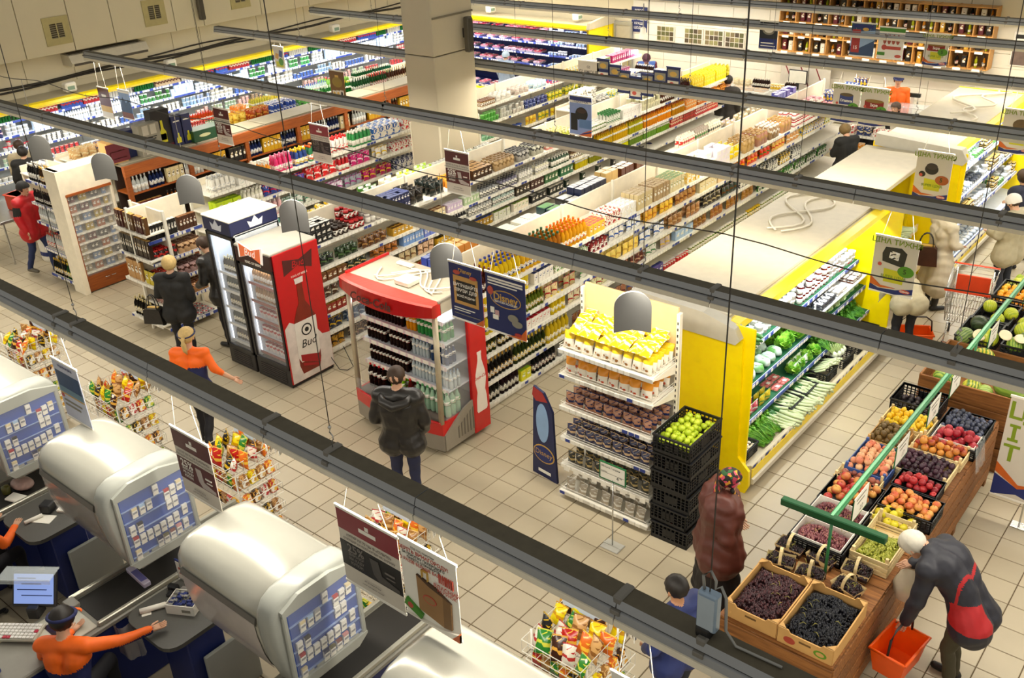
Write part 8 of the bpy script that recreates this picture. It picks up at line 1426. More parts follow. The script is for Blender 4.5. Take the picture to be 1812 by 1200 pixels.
def deli(label, x0, x1, y, d=.8):
 t = thing('deli_counter', label, 'counter', (x0, y, 0)); W = x1 - x0
 MB().box(0, W, 0, d, 0, .85, 0, .01).obj('body', CASE, t); MB().box(-.02, W + .02, -.04, d, .85, .9, 0, .01).obj('worktop', STEEL, t)
 MB().prism([(-.02, .9), (.1, 1.3), (.12, 1.3), (0, .9)], 0, 0, W).obj('curved_glass', ACRYL, t); MB().box(0, W, .1, .45, 1.29, 1.31).obj('glass_shelf', ACRYL, t); MB().box(.0, W, -.045, -.04, .3, .8).obj('front_panel', WHITE, t)
 F = Rack(); F.M = MT((x0, y + .6, 0)) @ MR(-PI / 2, 4, 'Z'); F.rz = -PI / 2; F.len = W; F.fx = label.split(' with')[0].replace('white ', ''); F.front = 'yellow wall side'; F.lv = [(.902, .5, .55), (1.312, .4, .35)]
 return F
dc = deli('white deli counter with cheese', -7.6, -3.2, 13.75); fill(dc, 0, 'lower', '', [('tray', 'deli_tray', 'tray of white cheese', '#e8e0d0', '#e8e8e4', .9), ('tray', 'deli_tray', 'tray of sliced ham', '#d8a8a0', '#e8e4e0', .9), ('tub', 'salad_tub', 'clear salad bowl', '#d8d4c0', '#e4e4e0', 1)], .05, None, rows=3, seed=200, run=(.4, .7))
fill(dc, 1, 'glass', '', [('bag', 'bun_bag', 'bag of pale buns', '#e0cca0', '#e8dcc0', (1, .9, .7)), ('wine', 'sauce_bottle', 'dark sauce bottle', '#2a1810', '#d8d0c0', .7), ('can', 'tin_can', 'yellow tin', '#d8b020', '#e8e0c8', 1)], .05, None, rows=2, seed=201, run=(.3, .6))
dd = deli('white salad counter with boxes', -3.0, .9, 13.75); fill(dd, 1, 'glass', '', [('box', 'carton_box', 'green and yellow box', '#8ab040', '#e0d860', (1.6, 2, .8)), ('box', 'carton_box', 'navy and white box', '#28347a', '#e4e4e8', (1.6, 2, .8)), ('box', 'carton_box', 'pale green box', '#b8d0a8', '#e8e4c8', (1.6, 2, .7))], .05, 1.9, rows=1, seed=202, run=(.3, .5))
fill(dd, 0, 'lower', '', [('tray', 'deli_tray', 'lilac lit fish tray', '#d0c8e0', '#e4e0f0', .9), ('tray', 'deli_tray', 'tray of pink fish', '#d8a0a0', '#e8e4e8', .9)], .05, None, rows=3, seed=203, run=(.4, .7))
simple('striped_board', 'tall white board with dark red diagonal stripes behind the counter', 'board', (-3.65, 15.45, .95), 0, [('board', MB().box(-.62, .62, -.02, .02, 0, .78, 0, .004), mat('board_grey', '#c4bcac', .5))] + [('stripe', MB().prism([(a, .77), (a + .03, .77), (a + .39, .05), (a + .36, .05)], 1, -.024, -.02), mat('stripe_red', '#7a1c20', .5)) for a in (-.6, -.22, .16)])
t = thing('counter_screen', 'black framed blank screen in front of the striped board', 'screen', (-3.72, 15.2, 1.2)); MB().box(-.23, .23, -.02, .02, 0, .32, 0, .01).obj('frame', DARK, t); MB().box(-.21, .21, -.024, -.02, .02, .3).obj('panel', mat('screen_pale', '#d8d4c4', .4), t); MB().box(-.03, .03, -.01, .03, -.28, 0).obj('stand', DARK, t)
simple('scale', 'white counter scale on a column behind the fish counter', 'scale', (-.75, 14.3, .9), 0, [('base', MB().box(-.18, .18, -.16, .16, 0, .08, 0, .01), WHITE), ('column', MB().box(-.03, .03, .1, .14, .08, .5, 0, .006), WHITE), ('display', MB().box(-.16, .16, .08, .15, .5, .58, 0, .008), mat('display_dark', '#20241c', .3))])
t = thing('egg_rack', 'rack of egg trays by the tiled wall', 'rack', (-4.9, 15.2, .9)); MB().box(-.45, .45, -.2, .2, 0, .02).obj('shelf', WHITE, t)
for k in range(3): MB().box(-.42 + k * .28, -.16 + k * .28, -.15, .15, .02, .1, 0, .01).obj('egg_tray', CARD, t)
b = MB()
for q in range(70): b.ball((r.uniform(-.4, .4), r.uniform(-.13, .13), .12 + r.uniform(0, .1)), (.022, .022, .028), 7, 5)
b.obj('eggs', mat('egg_beige', '#d8c6a0', .5), t, kind='stuff', smooth=1)
simple('steel_oven', 'grey steel cabinet standing before the fish cooler', 'cabinet', (.55, 13.3, 0), 0, [('cabinet', MB().box(-.5, .5, -.4, .4, 0, 1.55, 0, .01), mat('oven_grey', '#9c988c', .4, .2)), ('top', MB().box(-.52, .52, -.42, .42, 1.55, 1.6, 0, .008), CASE), ('door', MB().box(-.46, .46, -.41, -.4, .1, 1.45, 0, .004), mat('oven_door', '#86827a', .35, .3)), ('handle', MB().box(-.4, .4, -.45, -.43, 1.3, 1.33, 0, .006), STEEL)])
simple('photo_board', 'photo of rocks under a heading on the back wall at the photo edge', 'board', (.95, 15.66, 1.98), 0, [('board', MB().box(-.22, .22, -.015, .01, 0, .7, 0, .004), PAPER), ('photo', MB().box(-.2, .2, -.018, -.015, .02, .5), mat('photo_rock', '#6a5850', .5, var=.25, scale=8)), ('heading', MB().box(-.18, .18, -.018, -.015, .56, .64), BLACKP)])
TG = shelving('tissue_stand', 'low stand of toilet paper and tissue by the meat cooler', 'shelf', 'tissue stand', (-6.1, 9.6, 0), 0, 3.2, [(.3, 0, .6), (.9, 0, .6), (1.45, 0, .6)], .6, 1.5, posts=0)
fill(TG, 2, 'top', '', [('roll', 'toilet_roll_pack', 'white toilet roll pack', '#ece8de', '#b8b0a0', .95, 2, .7), ('bag', 'tissue_pack', 'striped napkin bag', '#d8d4cc', '#30343c', (1, 1, .6), 1, .6), ('box', 'napkin_box', 'bright napkin box', '#e0d040', '#3090a8', (1, 1, .8), 1, .8), ('roll', 'toilet_roll_pack', 'cream kitchen roll pack', '#e8dcc0', '#c0b090', .95, 1, .8)], .05, None, rows=3, order=1, seed=210)
BK_ = shelving('basket_stand', 'low stand of colourful packs in front of the girl in black', 'shelf', 'basket stand', (-1.15, 11.55, 0), -PI / 2, 1.0, [(.2, .1, .5), (.55, .05, .45), (.9, 0, .4), (1.25, 0, .35)], .5, 1.5, 1.0, front='aisle')
for q in range(4): fill(BK_, q, ORD[q] + ' lowest', '', [('bag', 'sweets_bag', 'orange sweets bag', '#d88a2c', '#e8d0a0', .9), ('box', 'cookie_box', 'white and red cookie box', '#e4dccc', '#b83028', 1), ('bag', 'sweets_bag', 'navy sweets bag', '#28386a', '#d8c8a0', .9), ('bag', 'sweets_bag', 'brown sweets bag', '#6a3c20', '#e0c890', .9)], .03, None, rows=2, seed=220 + q, run=(.2, .35))
# drinks drum, red trolley corner at the far left
simple('white_drum', 'white drum with blue bands standing by the man in red', 'drum', (-11.75, .5, 0), 0, [('drum', MB().lathe([(.22, 0), (.24, .05), (.24, .7), (.2, .74)], 18), WHITE), ('band', MB().lathe([(.243, .12), (.243, .2)], 18), NAVY), ('upper_band', MB().lathe([(.243, .5), (.243, .56)], 18), NAVY)])
t = thing('service_desk', 'steel service table cut by the photo edge beside the white drum', 'table', (-12.6, .3, 0)); MB().box(-.7, .55, -.5, .5, .8, .86, 0, .01).obj('table_top', STEEL, t)
for sx in (-.6, .5):
 for sy in (-.42, .42): MB().tube([(sx, sy, 0), (sx, sy, .8)], .02, 6).obj('leg', STEEL, t)
simple('red_bin', 'red plastic tub of packets on the steel service table', 'tub', (-12.4, .5, .861), .2, [('tub', MB().box(-.3, .3, -.2, .2, 0, .3, 0, .02), mat('tub_red', '#c43a1c', .4)), ('rim', MB().box(-.32, .32, -.22, .22, .28, .3, 0, .008), mat('tub_red'))])
hand_basket('orange shopping basket on the floor at the end of the produce cooler', (2.42, 5.95, 0), .5)
# ================================================================ people: one voxel-joined body each, coloured by what covers it
def seg_dist(P, a, b, ra, rb):
 """signed distance of points to a tapered capsule"""
 ab = b - a; L2 = float(ab @ ab) + 1e-9; t = np.clip(((P - a) @ ab) / L2, 0, 1); return np.linalg.norm(P - (a + t[:, None] * ab), axis=1) - (ra + (rb - ra) * t)
SKINC = {'light': '#d8a888', 'tan': '#c08a68'}
def body(name, label, loc, rz, H, J, cols, hair=None, group=None, extra=None, vox=.013, coat=0.0, fat=1.0, fold=1.0):
 """J: joint overrides in local units of a 1.75 m figure (x right, y forward, z up). cols: jacket, trousers, shoes, skin."""
 s = H / 1.75; D = dict(pelvis=(0, 0, .95), waist=(0, .0, 1.1), chest=(0, .0, 1.3), neck=(0, .0, 1.47), head=(0, .03, 1.6), nose=(0, .14, 1.6),
  shL=(-.19, 0, 1.42), elL=(-.25, -.02, 1.14), wrL=(-.24, .06, .9), shR=(.19, 0, 1.42), elR=(.25, -.02, 1.14), wrR=(.24, .06, .9),
  hiL=(-.09, 0, .92), knL=(-.1, .02, .5), anL=(-.1, -.02, .09), hiR=(.09, 0, .92), knR=(.1, .02, .5), anR=(.1, -.02, .09), hem=.86)
 hem = J.pop('hem', None); sleeve = J.pop('sleeve', .97); skirt = J.pop('skirt', None);
 D.update(J); V = {k: np.array(v, float) * s for k, v in D.items() if k != 'hem'}
 prim = []   # (a, b, ra, rb, material)
 def cap(a, b, ra, rb, m): prim.append((np.array(a, float), np.array(b, float), ra * s, rb * s, m))
 f = fat; px = (V['hiR'] - V['hiL']) / (np.linalg.norm(V['hiR'] - V['hiL']) + 1e-6); sx = (V['shR'] - V['shL']) / (np.linalg.norm(V['shR'] - V['shL']) + 1e-6)
 C0 = coat
 for q in (-1, 1):
  o = px * q * .07 * s * f; o2 = sx * q * .085 * s * f; o3 = (px + sx) * q * .032 * s * f
  cap(V['pelvis'] + o, V['waist'] + o3, (.115 + C0) * f, (.105 + C0) * f, 0); cap(V['waist'] + o3, V['chest'] + o2, (.11 + C0) * f, (.12 + C0) * f, 0); cap(V['chest'] + o2, V['neck'] * .75 + V['chest'] * .25 + o2 * .5, (.118 + C0) * f, .075 + C0 * .6, 0)
 cap(V['shL'], V['shR'], (.078 + C0 * .8), (.078 + C0 * .8), 0)
 if hem:      # coat or jacket skirt below the pelvis
  up = V['waist'] - V['pelvis']; up = up / np.linalg.norm(up)
  for q in (-1, 1):
   o = px * q * .08 * s * f; cap(V['pelvis'] + o, V['pelvis'] + o * 1.25 - up * hem * s, (.12 + C0) * f, (.13 + C0 + .12 * hem) * f, 0)
 for S in 'LR':
  cap(V['sh' + S], V['el' + S], .066 + C0 * .6, .054 + C0 * .6, 0)
  w_ = V['wr' + S]; e_ = V['el' + S]; c = e_ + (w_ - e_) * sleeve
  cap(e_, c, .054 + C0 * .6, .042 + C0 * .4, 0)
  if sleeve < .9: cap(e_ + (w_ - e_) * .1, w_, .04, .029, 3)
  else: cap(w_ - (w_ - e_) * .1, w_, .032, .029, 3)
  if skirt is None or True:
   cap(V['hi' + S], V['kn' + S], .095 * (.9 + .1 * f), .066, 1); cap(V['kn' + S], V['an' + S], .064, .05, 1)
  a = V['an' + S]; fw = np.array([0, 1., 0]); k = V.get('toe' + S)
  toe = (k if k is not None else a + np.array([.012 * (1 if S == 'R' else -1), .17, -.055]) * s)
  cap(a + np.array([0, -.03, -.045]) * s, toe, .043, .036, 2)
 if skirt:
  for q in (-1, 1): cap(V['pelvis'] + px * q * .06 * s, V['pelvis'] + px * q * .1 * s + np.array([0, .0, -skirt * s]), .13 * f, .2 * f, 1)
 cap(V['neck'] + (V['head'] - V['neck']) * .1, V['head'], .052, .055, 3)
 hd = V['nose'] - V['head']; hd = hd / (np.linalg.norm(hd) + 1e-6); hu = V['head'] - V['neck']; hu = hu - hd * (hu @ hd); hu = hu / (np.linalg.norm(hu) + 1e-6); hr = np.cross(hd, hu)
 hc = V['head'] + hu * .035 * s
 cap(hc - hd * .025 * s + hu * .03 * s, hc + hd * .02 * s + hu * .03 * s, .088, .08, 3); cap(hc + hd * .03 * s - hu * .03 * s, hc + hd * .045 * s - hu * .075 * s, .064, .04, 3)
 cap(hc + hd * .09 * s + hu * .0, hc + hd * .108 * s - hu * .025 * s, .012, .016, 3)
 for q in (-1, 1): cap(hc + hr * q * .084 * s + hu * .012 * s - hd * .01 * s, hc + hr * q * .087 * s - hu * .03 * s - hd * .004 * s, .018, .014, 3)
 # union surface by voxel remesh
 mb = MB()
 for a, b, ra, rb, m in prim:
  d = Vector(b - a); L = d.length
  if L < 1e-4: mb.ball(tuple(a), ra, 12, 8); continue
  pts = []; rad = []
  for i in range(5): t_ = i / 4 * PI / 2; pts.append(Vector(a) - d.normalized() * ra * math.cos(t_)); rad.append(max(ra * math.sin(t_), .002))
  for i in range(5): t_ = i / 4 * PI / 2; pts.append(Vector(b) + d.normalized() * rb * math.sin(t_)); rad.append(max(rb * math.cos(t_), .002))
  mb.tube(pts, rad, 14)
 me = mb.mesh('tmp', [DARK]); o = bpy.data.objects.new('tmp', me)
 rm = o.modifiers.new('r', 'REMESH'); rm.mode = 'VOXEL'; rm.voxel_size = vox; sm = o.modifiers.new('s', 'SMOOTH'); sm.factor = .5; sm.iterations = 5
 fin = evald(o); bpy.data.objects.remove(o); bpy.data.meshes.remove(me)
 n = len(fin.polygons); co = np.empty(len(fin.vertices) * 3, np.float32); fin.vertices.foreach_get('co', co); co = co.reshape(-1, 3)
 Dm = np.stack([seg_dist(co, a, b, ra, rb) for a, b, ra, rb, m in prim]); pm = np.array([p[4] for p in prim]); vm = pm[np.argmin(Dm, axis=0)]
 if fold:      # cloth folds on the covered parts
  nr = np.empty(len(fin.vertices) * 3, np.float32); fin.vertices.foreach_get('normal', nr); nr = nr.reshape(-1, 3)
  w_ = (np.sin(co[:, 2] * 42 + np.sin(co[:, 0] * 17) * 2.2 + co[:, 1] * 13) * .5 + np.sin(co[:, 2] * 19 - co[:, 0] * 27 + co[:, 1] * 21) * .5) * .0055 * fold; w_[(vm == 3) | (vm == 2)] = 0
  co = co + nr * w_[:, None]; fin.vertices.foreach_set('co', co.ravel().astype(np.float32))
 fm = np.empty(n, np.int32); vi = np.empty(len(fin.loops), np.int32); fin.loops.foreach_get('vertex_index', vi); ls = np.empty(n, np.int32); fin.polygons.foreach_get('loop_start', ls)
 fm = vm[vi[ls]].astype(np.int32)
 if extra:     # second colours on the clothes: list of (test(points) -> mask, material slot)
  fc = co[vi[ls]] / s
  for test, slot in extra: fm[test(fc) & (fm == 0)] = slot
 fin.materials.clear()
 for c in cols: fin.materials.append(c)
 fin.polygons.foreach_set('material_index', fm); fin.polygons.foreach_set('use_smooth', [True] * n); fin.name = 'body'
 t = thing(name, label, 'person', loc, rz, group); link('body', fin, t)
 # hands: palm and five bent fingers
 for S in 'LR':
  a = Vector(V['wr' + S]); d = (a - Vector(V['el' + S])).normalized(); side = Vector((-1 if S == 'L' else 1, 0, 0)); fwd = Vector((0, 1, 0)); nrm = d.cross(fwd); nrm = nrm.normalized() if nrm.length > .1 else side
  wd = nrm.cross(d).normalized(); hb_ = MB(); p0 = a + d * .02 * s; p1 = a + d * .085 * s
  for q in (-.026, -.009, .009, .026): hb_.tube([p0 + wd * q * .7 * s, p1 + wd * q * s], [.015 * s, .0125 * s], 7)
  for q, Lf in ((-.03, .062), (-.01, .074), (.01, .08), (.03, .072)):
   b0 = p1 + wd * q * s; k1 = b0 + d * Lf * .5 * s; k2 = k1 + (d * .75 + nrm * .35 + fwd * .25) * Lf * .38 * s; hb_.tube([b0 - d * .01 * s, k1, k2], [.0095 * s, .0085 * s, .0065 * s], 6)
  b0 = p0 + wd * .03 * s; hb_.tube([b0, b0 + (d * .6 + wd * .6) * .04 * s, b0 + (d * .95 + wd * .3 + nrm * .2) * .075 * s], [.013 * s, .011 * s, .008 * s], 6)
  hb_.obj('hand', cols[3], t, smooth=1)
 # face
 fb_ = MB()
 for q in (-1, 1): c = hc + hd * .083 * s + hr * q * .031 * s + hu * .008 * s; fb_.ball(tuple(c), .011 * s, 8, 6, 0); c2 = c + hd * .008 * s; fb_.ball(tuple(c2), .0055 * s, 6, 5, 1); c3 = c + hu * .022 * s - hd * .002 * s; fb_.tube([tuple(c3 - hr * .016 * s), tuple(c3 + hd * .004 * s), tuple(c3 + hr * .016 * s)], .004 * s, 5, 1)
 fb_.obj('eyes', [mat('eye_white', '#e8e2da', .3, var=0), mat('eye_dark', '#20140c', .3, var=0)], t, smooth=1)
 m0 = hc + hd * .089 * s - hu * .056 * s; MB().tube([tuple(m0 - hr * .022 * s - hd * .006 * s), tuple(m0), tuple(m0 + hr * .022 * s - hd * .006 * s)], [.003 * s, .007 * s, .003 * s], 6).obj('mouth', mat('lips', '#9a5048', .5, var=0), t, smooth=1)
 B = Matrix(((hr[0], hd[0], hu[0], hc[0]), (hr[1], hd[1], hu[1], hc[1]), (hr[2], hd[2], hu[2], hc[2]), (0, 0, 0, 1)))   # head frame
 if hair: hair(t, B, s)
 return t, V, B, s
def hair_cap(m, low=-.01, front=.035, thick=.012, back=-.06, nm='hair'):
 def f(t, B, s):
  b = MB()
  def fn(u, v):
   a = u * 2 * PI; e = -math.cos(a)           # a = 0 at the face side (+y is u = .25)
   yy = math.sin(a); lo = (front if yy > .45 else low if yy > -.3 else back); ph = math.asin(max(-1, min(1, (lo - .03) / .1))); th = ph + (PI / 2 - ph) * v
   r = .096 + thick + .004 * math.sin(a * 9 + v * 7) * (1 - v); p = Vector((r * math.cos(th) * math.cos(a) * .95, r * math.cos(th) * math.sin(a) * 1.08 - .004, .03 + r * math.sin(th) * 1.02)); return tuple(B @ (p * s))
  b.surf(fn, 28, 9); b.obj(nm, m, t, smooth=1)
 return f
def pony(m, band):
 def f(t, B, s):
  hair_cap(m, 0, .045, .012, -.05)(t, B, s)
  P_ = [(0, -.1, .04), (0, -.135, .03), (0, -.15, -.04), (0, -.135, -.13), (.01, -.12, -.19)]; MB().tube([tuple(B @ (Vector(p) * s)) for p in P_], [.02 * s, .03 * s, .034 * s, .028 * s, .008 * s], 9).obj('ponytail', m, t, smooth=1)
  if band: MB().tube([tuple(B @ (Vector((.107 * math.cos(a), .112 * math.sin(a), .055 + .02 * math.sin(a))) * s)) for a in np.linspace(0, 2 * PI, 25)], .011 * s, 6).obj('headband', band, t, smooth=1)
 return f
def cap_hat(m, peak, hairm):
 def f(t, B, s):
  hair_cap(hairm, -.03, .05, .006, -.07)(t, B, s); hair_cap(m, .03, .04, .02, .03, 'cap')(t, B, s)
  MB().surf(lambda u, v: tuple(B @ (Vector((.085 * math.sin((u - .5) * PI) , .085 + .085 * v * math.cos((u - .5) * PI * .9), .055 - .02 * v)) * s)), 10, 3).surf(lambda u, v: tuple(B @ (Vector((.085 * math.sin((u - .5) * PI), .085 + .085 * v * math.cos((u - .5) * PI * .9), .05 - .02 * v)) * s)), 10, 3).obj('cap_peak', peak, t, smooth=1)
 return f
SK = mat('skin_light', '#cf9f80', .5, var=.03); SK2 = mat('skin_tan', '#b98560', .5, var=.03)
CL = lambda n, c='#888888', r=.75: mat('cloth_' + n, c, r, var=.07, scale=16, bump=.15)
JB = CL('black', '#1a1917'); LEA = mat('leather_black', '#25221f', .38, var=.1, scale=20, bump=.35); BLT = CL('trousers_black', '#15141a'); DEN = CL('denim_navy', '#1f2340'); ORJ = CL('orange', '#f0660a', .6); NVJ = CL('uniform_navy', '#1a2050'); SHOE = mat('shoe_black', '#14110f', .4, var=0)
HBL = mat('hair_blonde', '#c2a468', .6, var=.15, scale=30); HBR = mat('hair_brown', '#3a2616', .6, var=.12, scale=30); HBK = mat('hair_black', '#1a130e', .55, var=.1, scale=30); HGR = mat('hair_white', '#d2cbbb', .6, var=.08, scale=30)
def deg(a): return math.radians(a)
# heading: rz = 0 faces +y (along the aisles, away from the tills)
# 1 man in the black leather jacket at the red drinks cooler
t, V, B, s = body('person', 'man in a black leather jacket standing before the red drinks cooler', (-.83, -.98, 0), deg(28), 1.78, dict(wrR=(.22, .14, .95), elR=(.27, .0, 1.14), elL=(-.28, -.02, 1.14), wrL=(-.2, .2, 1.0), knL=(-.11, .04, .5), anL=(-.12, .0, .09), hem=.1), [LEA, DEN, SHOE, SK], hair_cap(HBR, -.02, .04, .004, -.045), coat=.03, vox=.011)
MB().tube([tuple(Vector(p) * s) for p in ((-.17, -.04, 1.47), (-.13, -.13, 1.42), (0, -.17, 1.38), (.13, -.13, 1.42), (.17, -.04, 1.47))], [.03, .05, .06, .05, .03], 9).obj('hood', LEA, t, smooth=1)
# 2 blonde woman in black with a handbag
t, V, B, s = body('person', 'blonde woman in a short black coat with a handbag on her arm', (-6.0, -.42, 0), deg(38), 1.65, dict(hem=.12, elL=(-.26, .0, 1.16), wrL=(-.2, .16, 1.05), wrR=(.2, .14, 1.0)), [JB, BLT, SHOE, SK], hair_cap(HBL, -.06, .04, .02, -.09), coat=.025)
MB().tube([tuple(Vector((.09 * math.cos(a), .07 * math.sin(a) - .01, 1.48)) * s) for a in np.linspace(0, 2 * PI, 17)], .035, 7).obj('fur_collar', mat('fur_black', '#0e0d0e', .9, bump=.6), t, smooth=1)
def bag(label, loc, rz, m, w_, d_, h_, L=.2, trim=None):
 q = thing('handbag', label, 'bag', loc, rz); MB().prism([(-w_ / 2, 0), (w_ / 2, 0), (w_ * .42, h_ * .9), (w_ * .3, h_), (-w_ * .3, h_), (-w_ * .42, h_ * .9)], 1, -d_ / 2, d_ / 2).obj('body', m, q)
 MB().prism([(-w_ * .31, h_ * .985), (w_ * .31, h_ * .985), (w_ * .28, h_ * 1.04), (-w_ * .28, h_ * 1.04)], 1, -d_ * .2, d_ * .2).obj('clasp', GOLD, q)
 for y in (-d_ * .3, d_ * .3): MB().tube([(w_ * .26 * math.cos(a), y * (1 - math.sin(a) * .7), h_ + L * math.sin(a)) for a in np.linspace(0, PI, 10)], .008, 6).obj('handle', trim or m, q, smooth=1)
 return q
bag('black handbag hanging from the blonde woman\'s arm', (-6.27, -.66, .66), .5, LEA, .3, .14, .24, .2)
# 3 man in leather half hidden by the beer fridges
body('person', 'man in a black leather jacket bending at the chocolate stand behind the beer fridge', (-5.86, .3, 0), deg(100), 1.78, dict(chest=(0, .08, 1.28), neck=(0, .15, 1.43), head=(0, .23, 1.54), nose=(0, .34, 1.49), shL=(-.19, .12, 1.39), shR=(.19, .12, 1.39), elL=(-.25, .12, 1.1), elR=(.24, .14, 1.1), wrL=(-.2, .3, 1.0), wrR=(.2, .16, .86), hem=.1), [LEA, BLT, SHOE, SK], hair_cap(HBR, -.02, .04, .006, -.05), coat=.025)
# 4 shop assistant walking
UNI = [ORJ, BLT, SHOE, SK, NVJ]
t, V, B, s = body('person', 'walking assistant with a blonde ponytail in an orange and navy uniform shirt', (-3.78, -1.62, 0), deg(36), 1.66, dict(elR=(.3, -.02, 1.18), wrR=(.46, .1, .98), elL=(-.26, -.04, 1.18), wrL=(-.24, .06, .98), knL=(-.1, .16, .5), anL=(-.1, .14, .1), knR=(.1, -.04, .5), anR=(.1, -.26, .16), hem=.12, sleeve=.35), UNI, pony(HBL, mat('band_navy', '#1c2450', .6)), extra=[(lambda p: (p[:, 2] < 1.27 - .25 * np.abs(p[:, 0] - .08)) & (np.abs(p[:, 0]) < .21), 4)], vox=.012)
# 5 old woman in a headscarf
FLW = bpy.data.materials.new('scarf_flowers'); FLW.use_nodes = True; nt = FLW.node_tree; p = nt.nodes['Principled BSDF']; p.inputs['Roughness'].default_value = .7
tc = nt.nodes.new('ShaderNodeTexCoord'); vo = nt.nodes.new('ShaderNodeTexVoronoi'); vo.inputs['Scale'].default_value = 32; cr = nt.nodes.new('ShaderNodeValToRGB'); cr.color_ramp.interpolation = 'CONSTANT'
for pos_, c in ((.0, '#1c1612'), (.5, '#a02840'), (.62, '#d8506a'), (.72, '#2c5a2c'), (.82, '#1c1612'), (.9, '#e0a030')):
 e = cr.color_ramp.elements.new(pos_) if pos_ else cr.color_ramp.elements[0]; e.color = lin(c)
sp_ = nt.nodes.new('ShaderNodeSeparateColor'); nt.links.new(tc.outputs['Object'], vo.inputs['Vector']); nt.links.new(vo.outputs['Color'], sp_.inputs[0]); nt.links.new(sp_.outputs[0], cr.inputs[0]); nt.links.new(cr.outputs[0], p.inputs['Base Color'])
def scarf(t, B, s):
 hair_cap(FLW, -.02, .05, .018, -.12, 'headscarf')(t, B, s); MB().tube([tuple(B @ (Vector(q) * s)) for q in ((-.09, .02, -.05), (-.05, .06, -.12), (0, .07, -.14), (.05, .06, -.12), (.09, .02, -.05))], .022 * s, 7).tube([tuple(B @ (Vector(q) * s)) for q in ((0, .07, -.14), (.04, .12, -.18), (.08, .14, -.2))], [.025 * s, .03 * s, .01 * s], 6).obj('scarf_knot', FLW, t, smooth=1)
 MB().surf(lambda u, v: tuple(B @ (Vector(((u - .5) * .26 * (1 - v * .6), -.105 - .02 * v - .02 * math.cos((u - .5) * 3), -.03 - .24 * v)) * s)), 8, 5).obj('scarf_tail', FLW, t, smooth=1)
body('person', 'old woman in a flowered headscarf, brown padded jacket and long black skirt', (2.7, -.3, 0), deg(-52), 1.56, dict(hem=.2, head=(0, .06, 1.58), nose=(0, .17, 1.56), elL=(-.29, .04, 1.12), wrL=(-.2, .22, .96), elR=(.3, .0, 1.12), wrR=(.24, .12, .88), skirt=.74), [CL('brown_padded', '#5a2c22', .5), CL('skirt_black', '#191312'), SHOE, SK], scarf, coat=.055, fat=1.28, fold=1.6)
# 6 boy in blue
body('person', 'boy with short dark hair in a blue jacket below the lamp track', (3.16, -1.86, 0), deg(75), 1.62, dict(hem=.08, elL=(-.27, .0, 1.14), wrL=(-.2, .16, .98)), [CL('blue_jacket', '#28346a', .6), CL('dark_jeans', '#262a34'), SHOE, SK2], hair_cap(HBK, -.03, .03, .006, -.06), coat=.025)
# 7 bent old man with basket and bag
RSL = CL('red_panel', '#a81218', .6)
t, V, B, s = body('person', 'white haired man in a navy and red jacket bending with an orange basket', (4.84, -.02, 0), deg(88), 1.74, dict(pelvis=(0, .0, .94), waist=(0, .08, 1.1), chest=(0, .22, 1.27), neck=(0, .38, 1.34), head=(0, .48, 1.28), nose=(0, .56, 1.19), shL=(-.2, .31, 1.27), shR=(.2, .31, 1.27), elL=(-.27, .33, .98), wrL=(-.25, .4, .7), elR=(.26, .42, 1.02), wrR=(.12, .52, 1.02), hiL=(-.09, .0, .9), hiR=(.09, .0, .9), knL=(-.1, .06, .48), anL=(-.11, -.02, .09), knR=(.1, .08, .48), anR=(.11, .02, .09), hem=.16), [CL('jacket_navy', '#20202a', .55), CL('trousers_olive', '#3a3420'), SHOE, SK, RSL], hair_cap(HGR, -.03, .05, .014, -.07), coat=.03, extra=[(lambda p: (p[:, 2] < 1.06) & (p[:, 1] < .1) & (p[:, 0] < -.06) & (p[:, 2] > .84), 4), (lambda p: (np.abs(p[:, 1] - .02 - .2 * np.abs(p[:, 0])) < .012) & (p[:, 2] > 1.06), 4)], vox=.012)
hand_basket('orange shopping basket held by the bending white haired man', (4.43, -.27, .2), 1.45)
o = MB().surf(lambda u, v: ((.03 + .09 * math.sin(PI * min(v * .6 + .1, 1)) ) * math.cos(u * 2 * PI) * (1 + .12 * math.sin(u * 31 + v * 6)), (.02 + .07 * math.sin(PI * min(v * .6 + .1, 1))) * math.sin(u * 2 * PI), -.34 * v), 20, 8).obj('carrier_bag', mat('bag_milky', '#d8cfb8', .25, alpha=.7, var=.08), None, (4.33, .08, 1.0), 0, smooth=1); tag(o, uniq('thin pale carrier bag with yellow fruit in the bending man\'s hand'), 'bag')
heap('quince', bpy.data.meshes['quince'], 'yellow fruit at the bottom of the pale carrier bag', 'fruit in the carrier bag', 'quince', 4.33, .08, .7, .12, .12, 3, .035, '#d8cc30', '#c8b020', 1, 77)
# 8 cashier
def visor(t, B, s):
 hair_cap(HBK, -.06, .04, .012, -.09)(t, B, s); MB().tube([tuple(B @ (Vector((.11 * math.cos(a), .115 * math.sin(a), .055 + .015 * math.sin(a))) * s)) for a in np.linspace(0, 2 * PI, 25)], .016 * s, 6).obj('visor_band', NVJ, t, smooth=1)
 for dz in (0, -.006): MB().surf(lambda u, v: tuple(B @ (Vector((.11 * math.sin((u - .5) * PI), .1 + .1 * v * math.cos((u - .5) * PI * .9), .06 - .02 * v + dz)) * s)), 12, 3).obj('visor_peak', ORJ, t, smooth=1)
SIT = dict(pelvis=(0, 0, .62), waist=(0, .03, .76), chest=(0, .07, .95), neck=(0, .1, 1.12), head=(0, .14, 1.24), nose=(0, .25, 1.2), shL=(-.19, .08, 1.07), shR=(.19, .08, 1.07), elL=(-.27, .16, .86), wrL=(-.14, .4, .9), elR=(.42, .2, 1.0), wrR=(.62, .36, .98), hiL=(-.09, .02, .58), hiR=(.09, .02, .58), knL=(-.12, .42, .56), anL=(-.12, .42, .1), knR=(.12, .42, .56), anR=(.12, .42, .1))
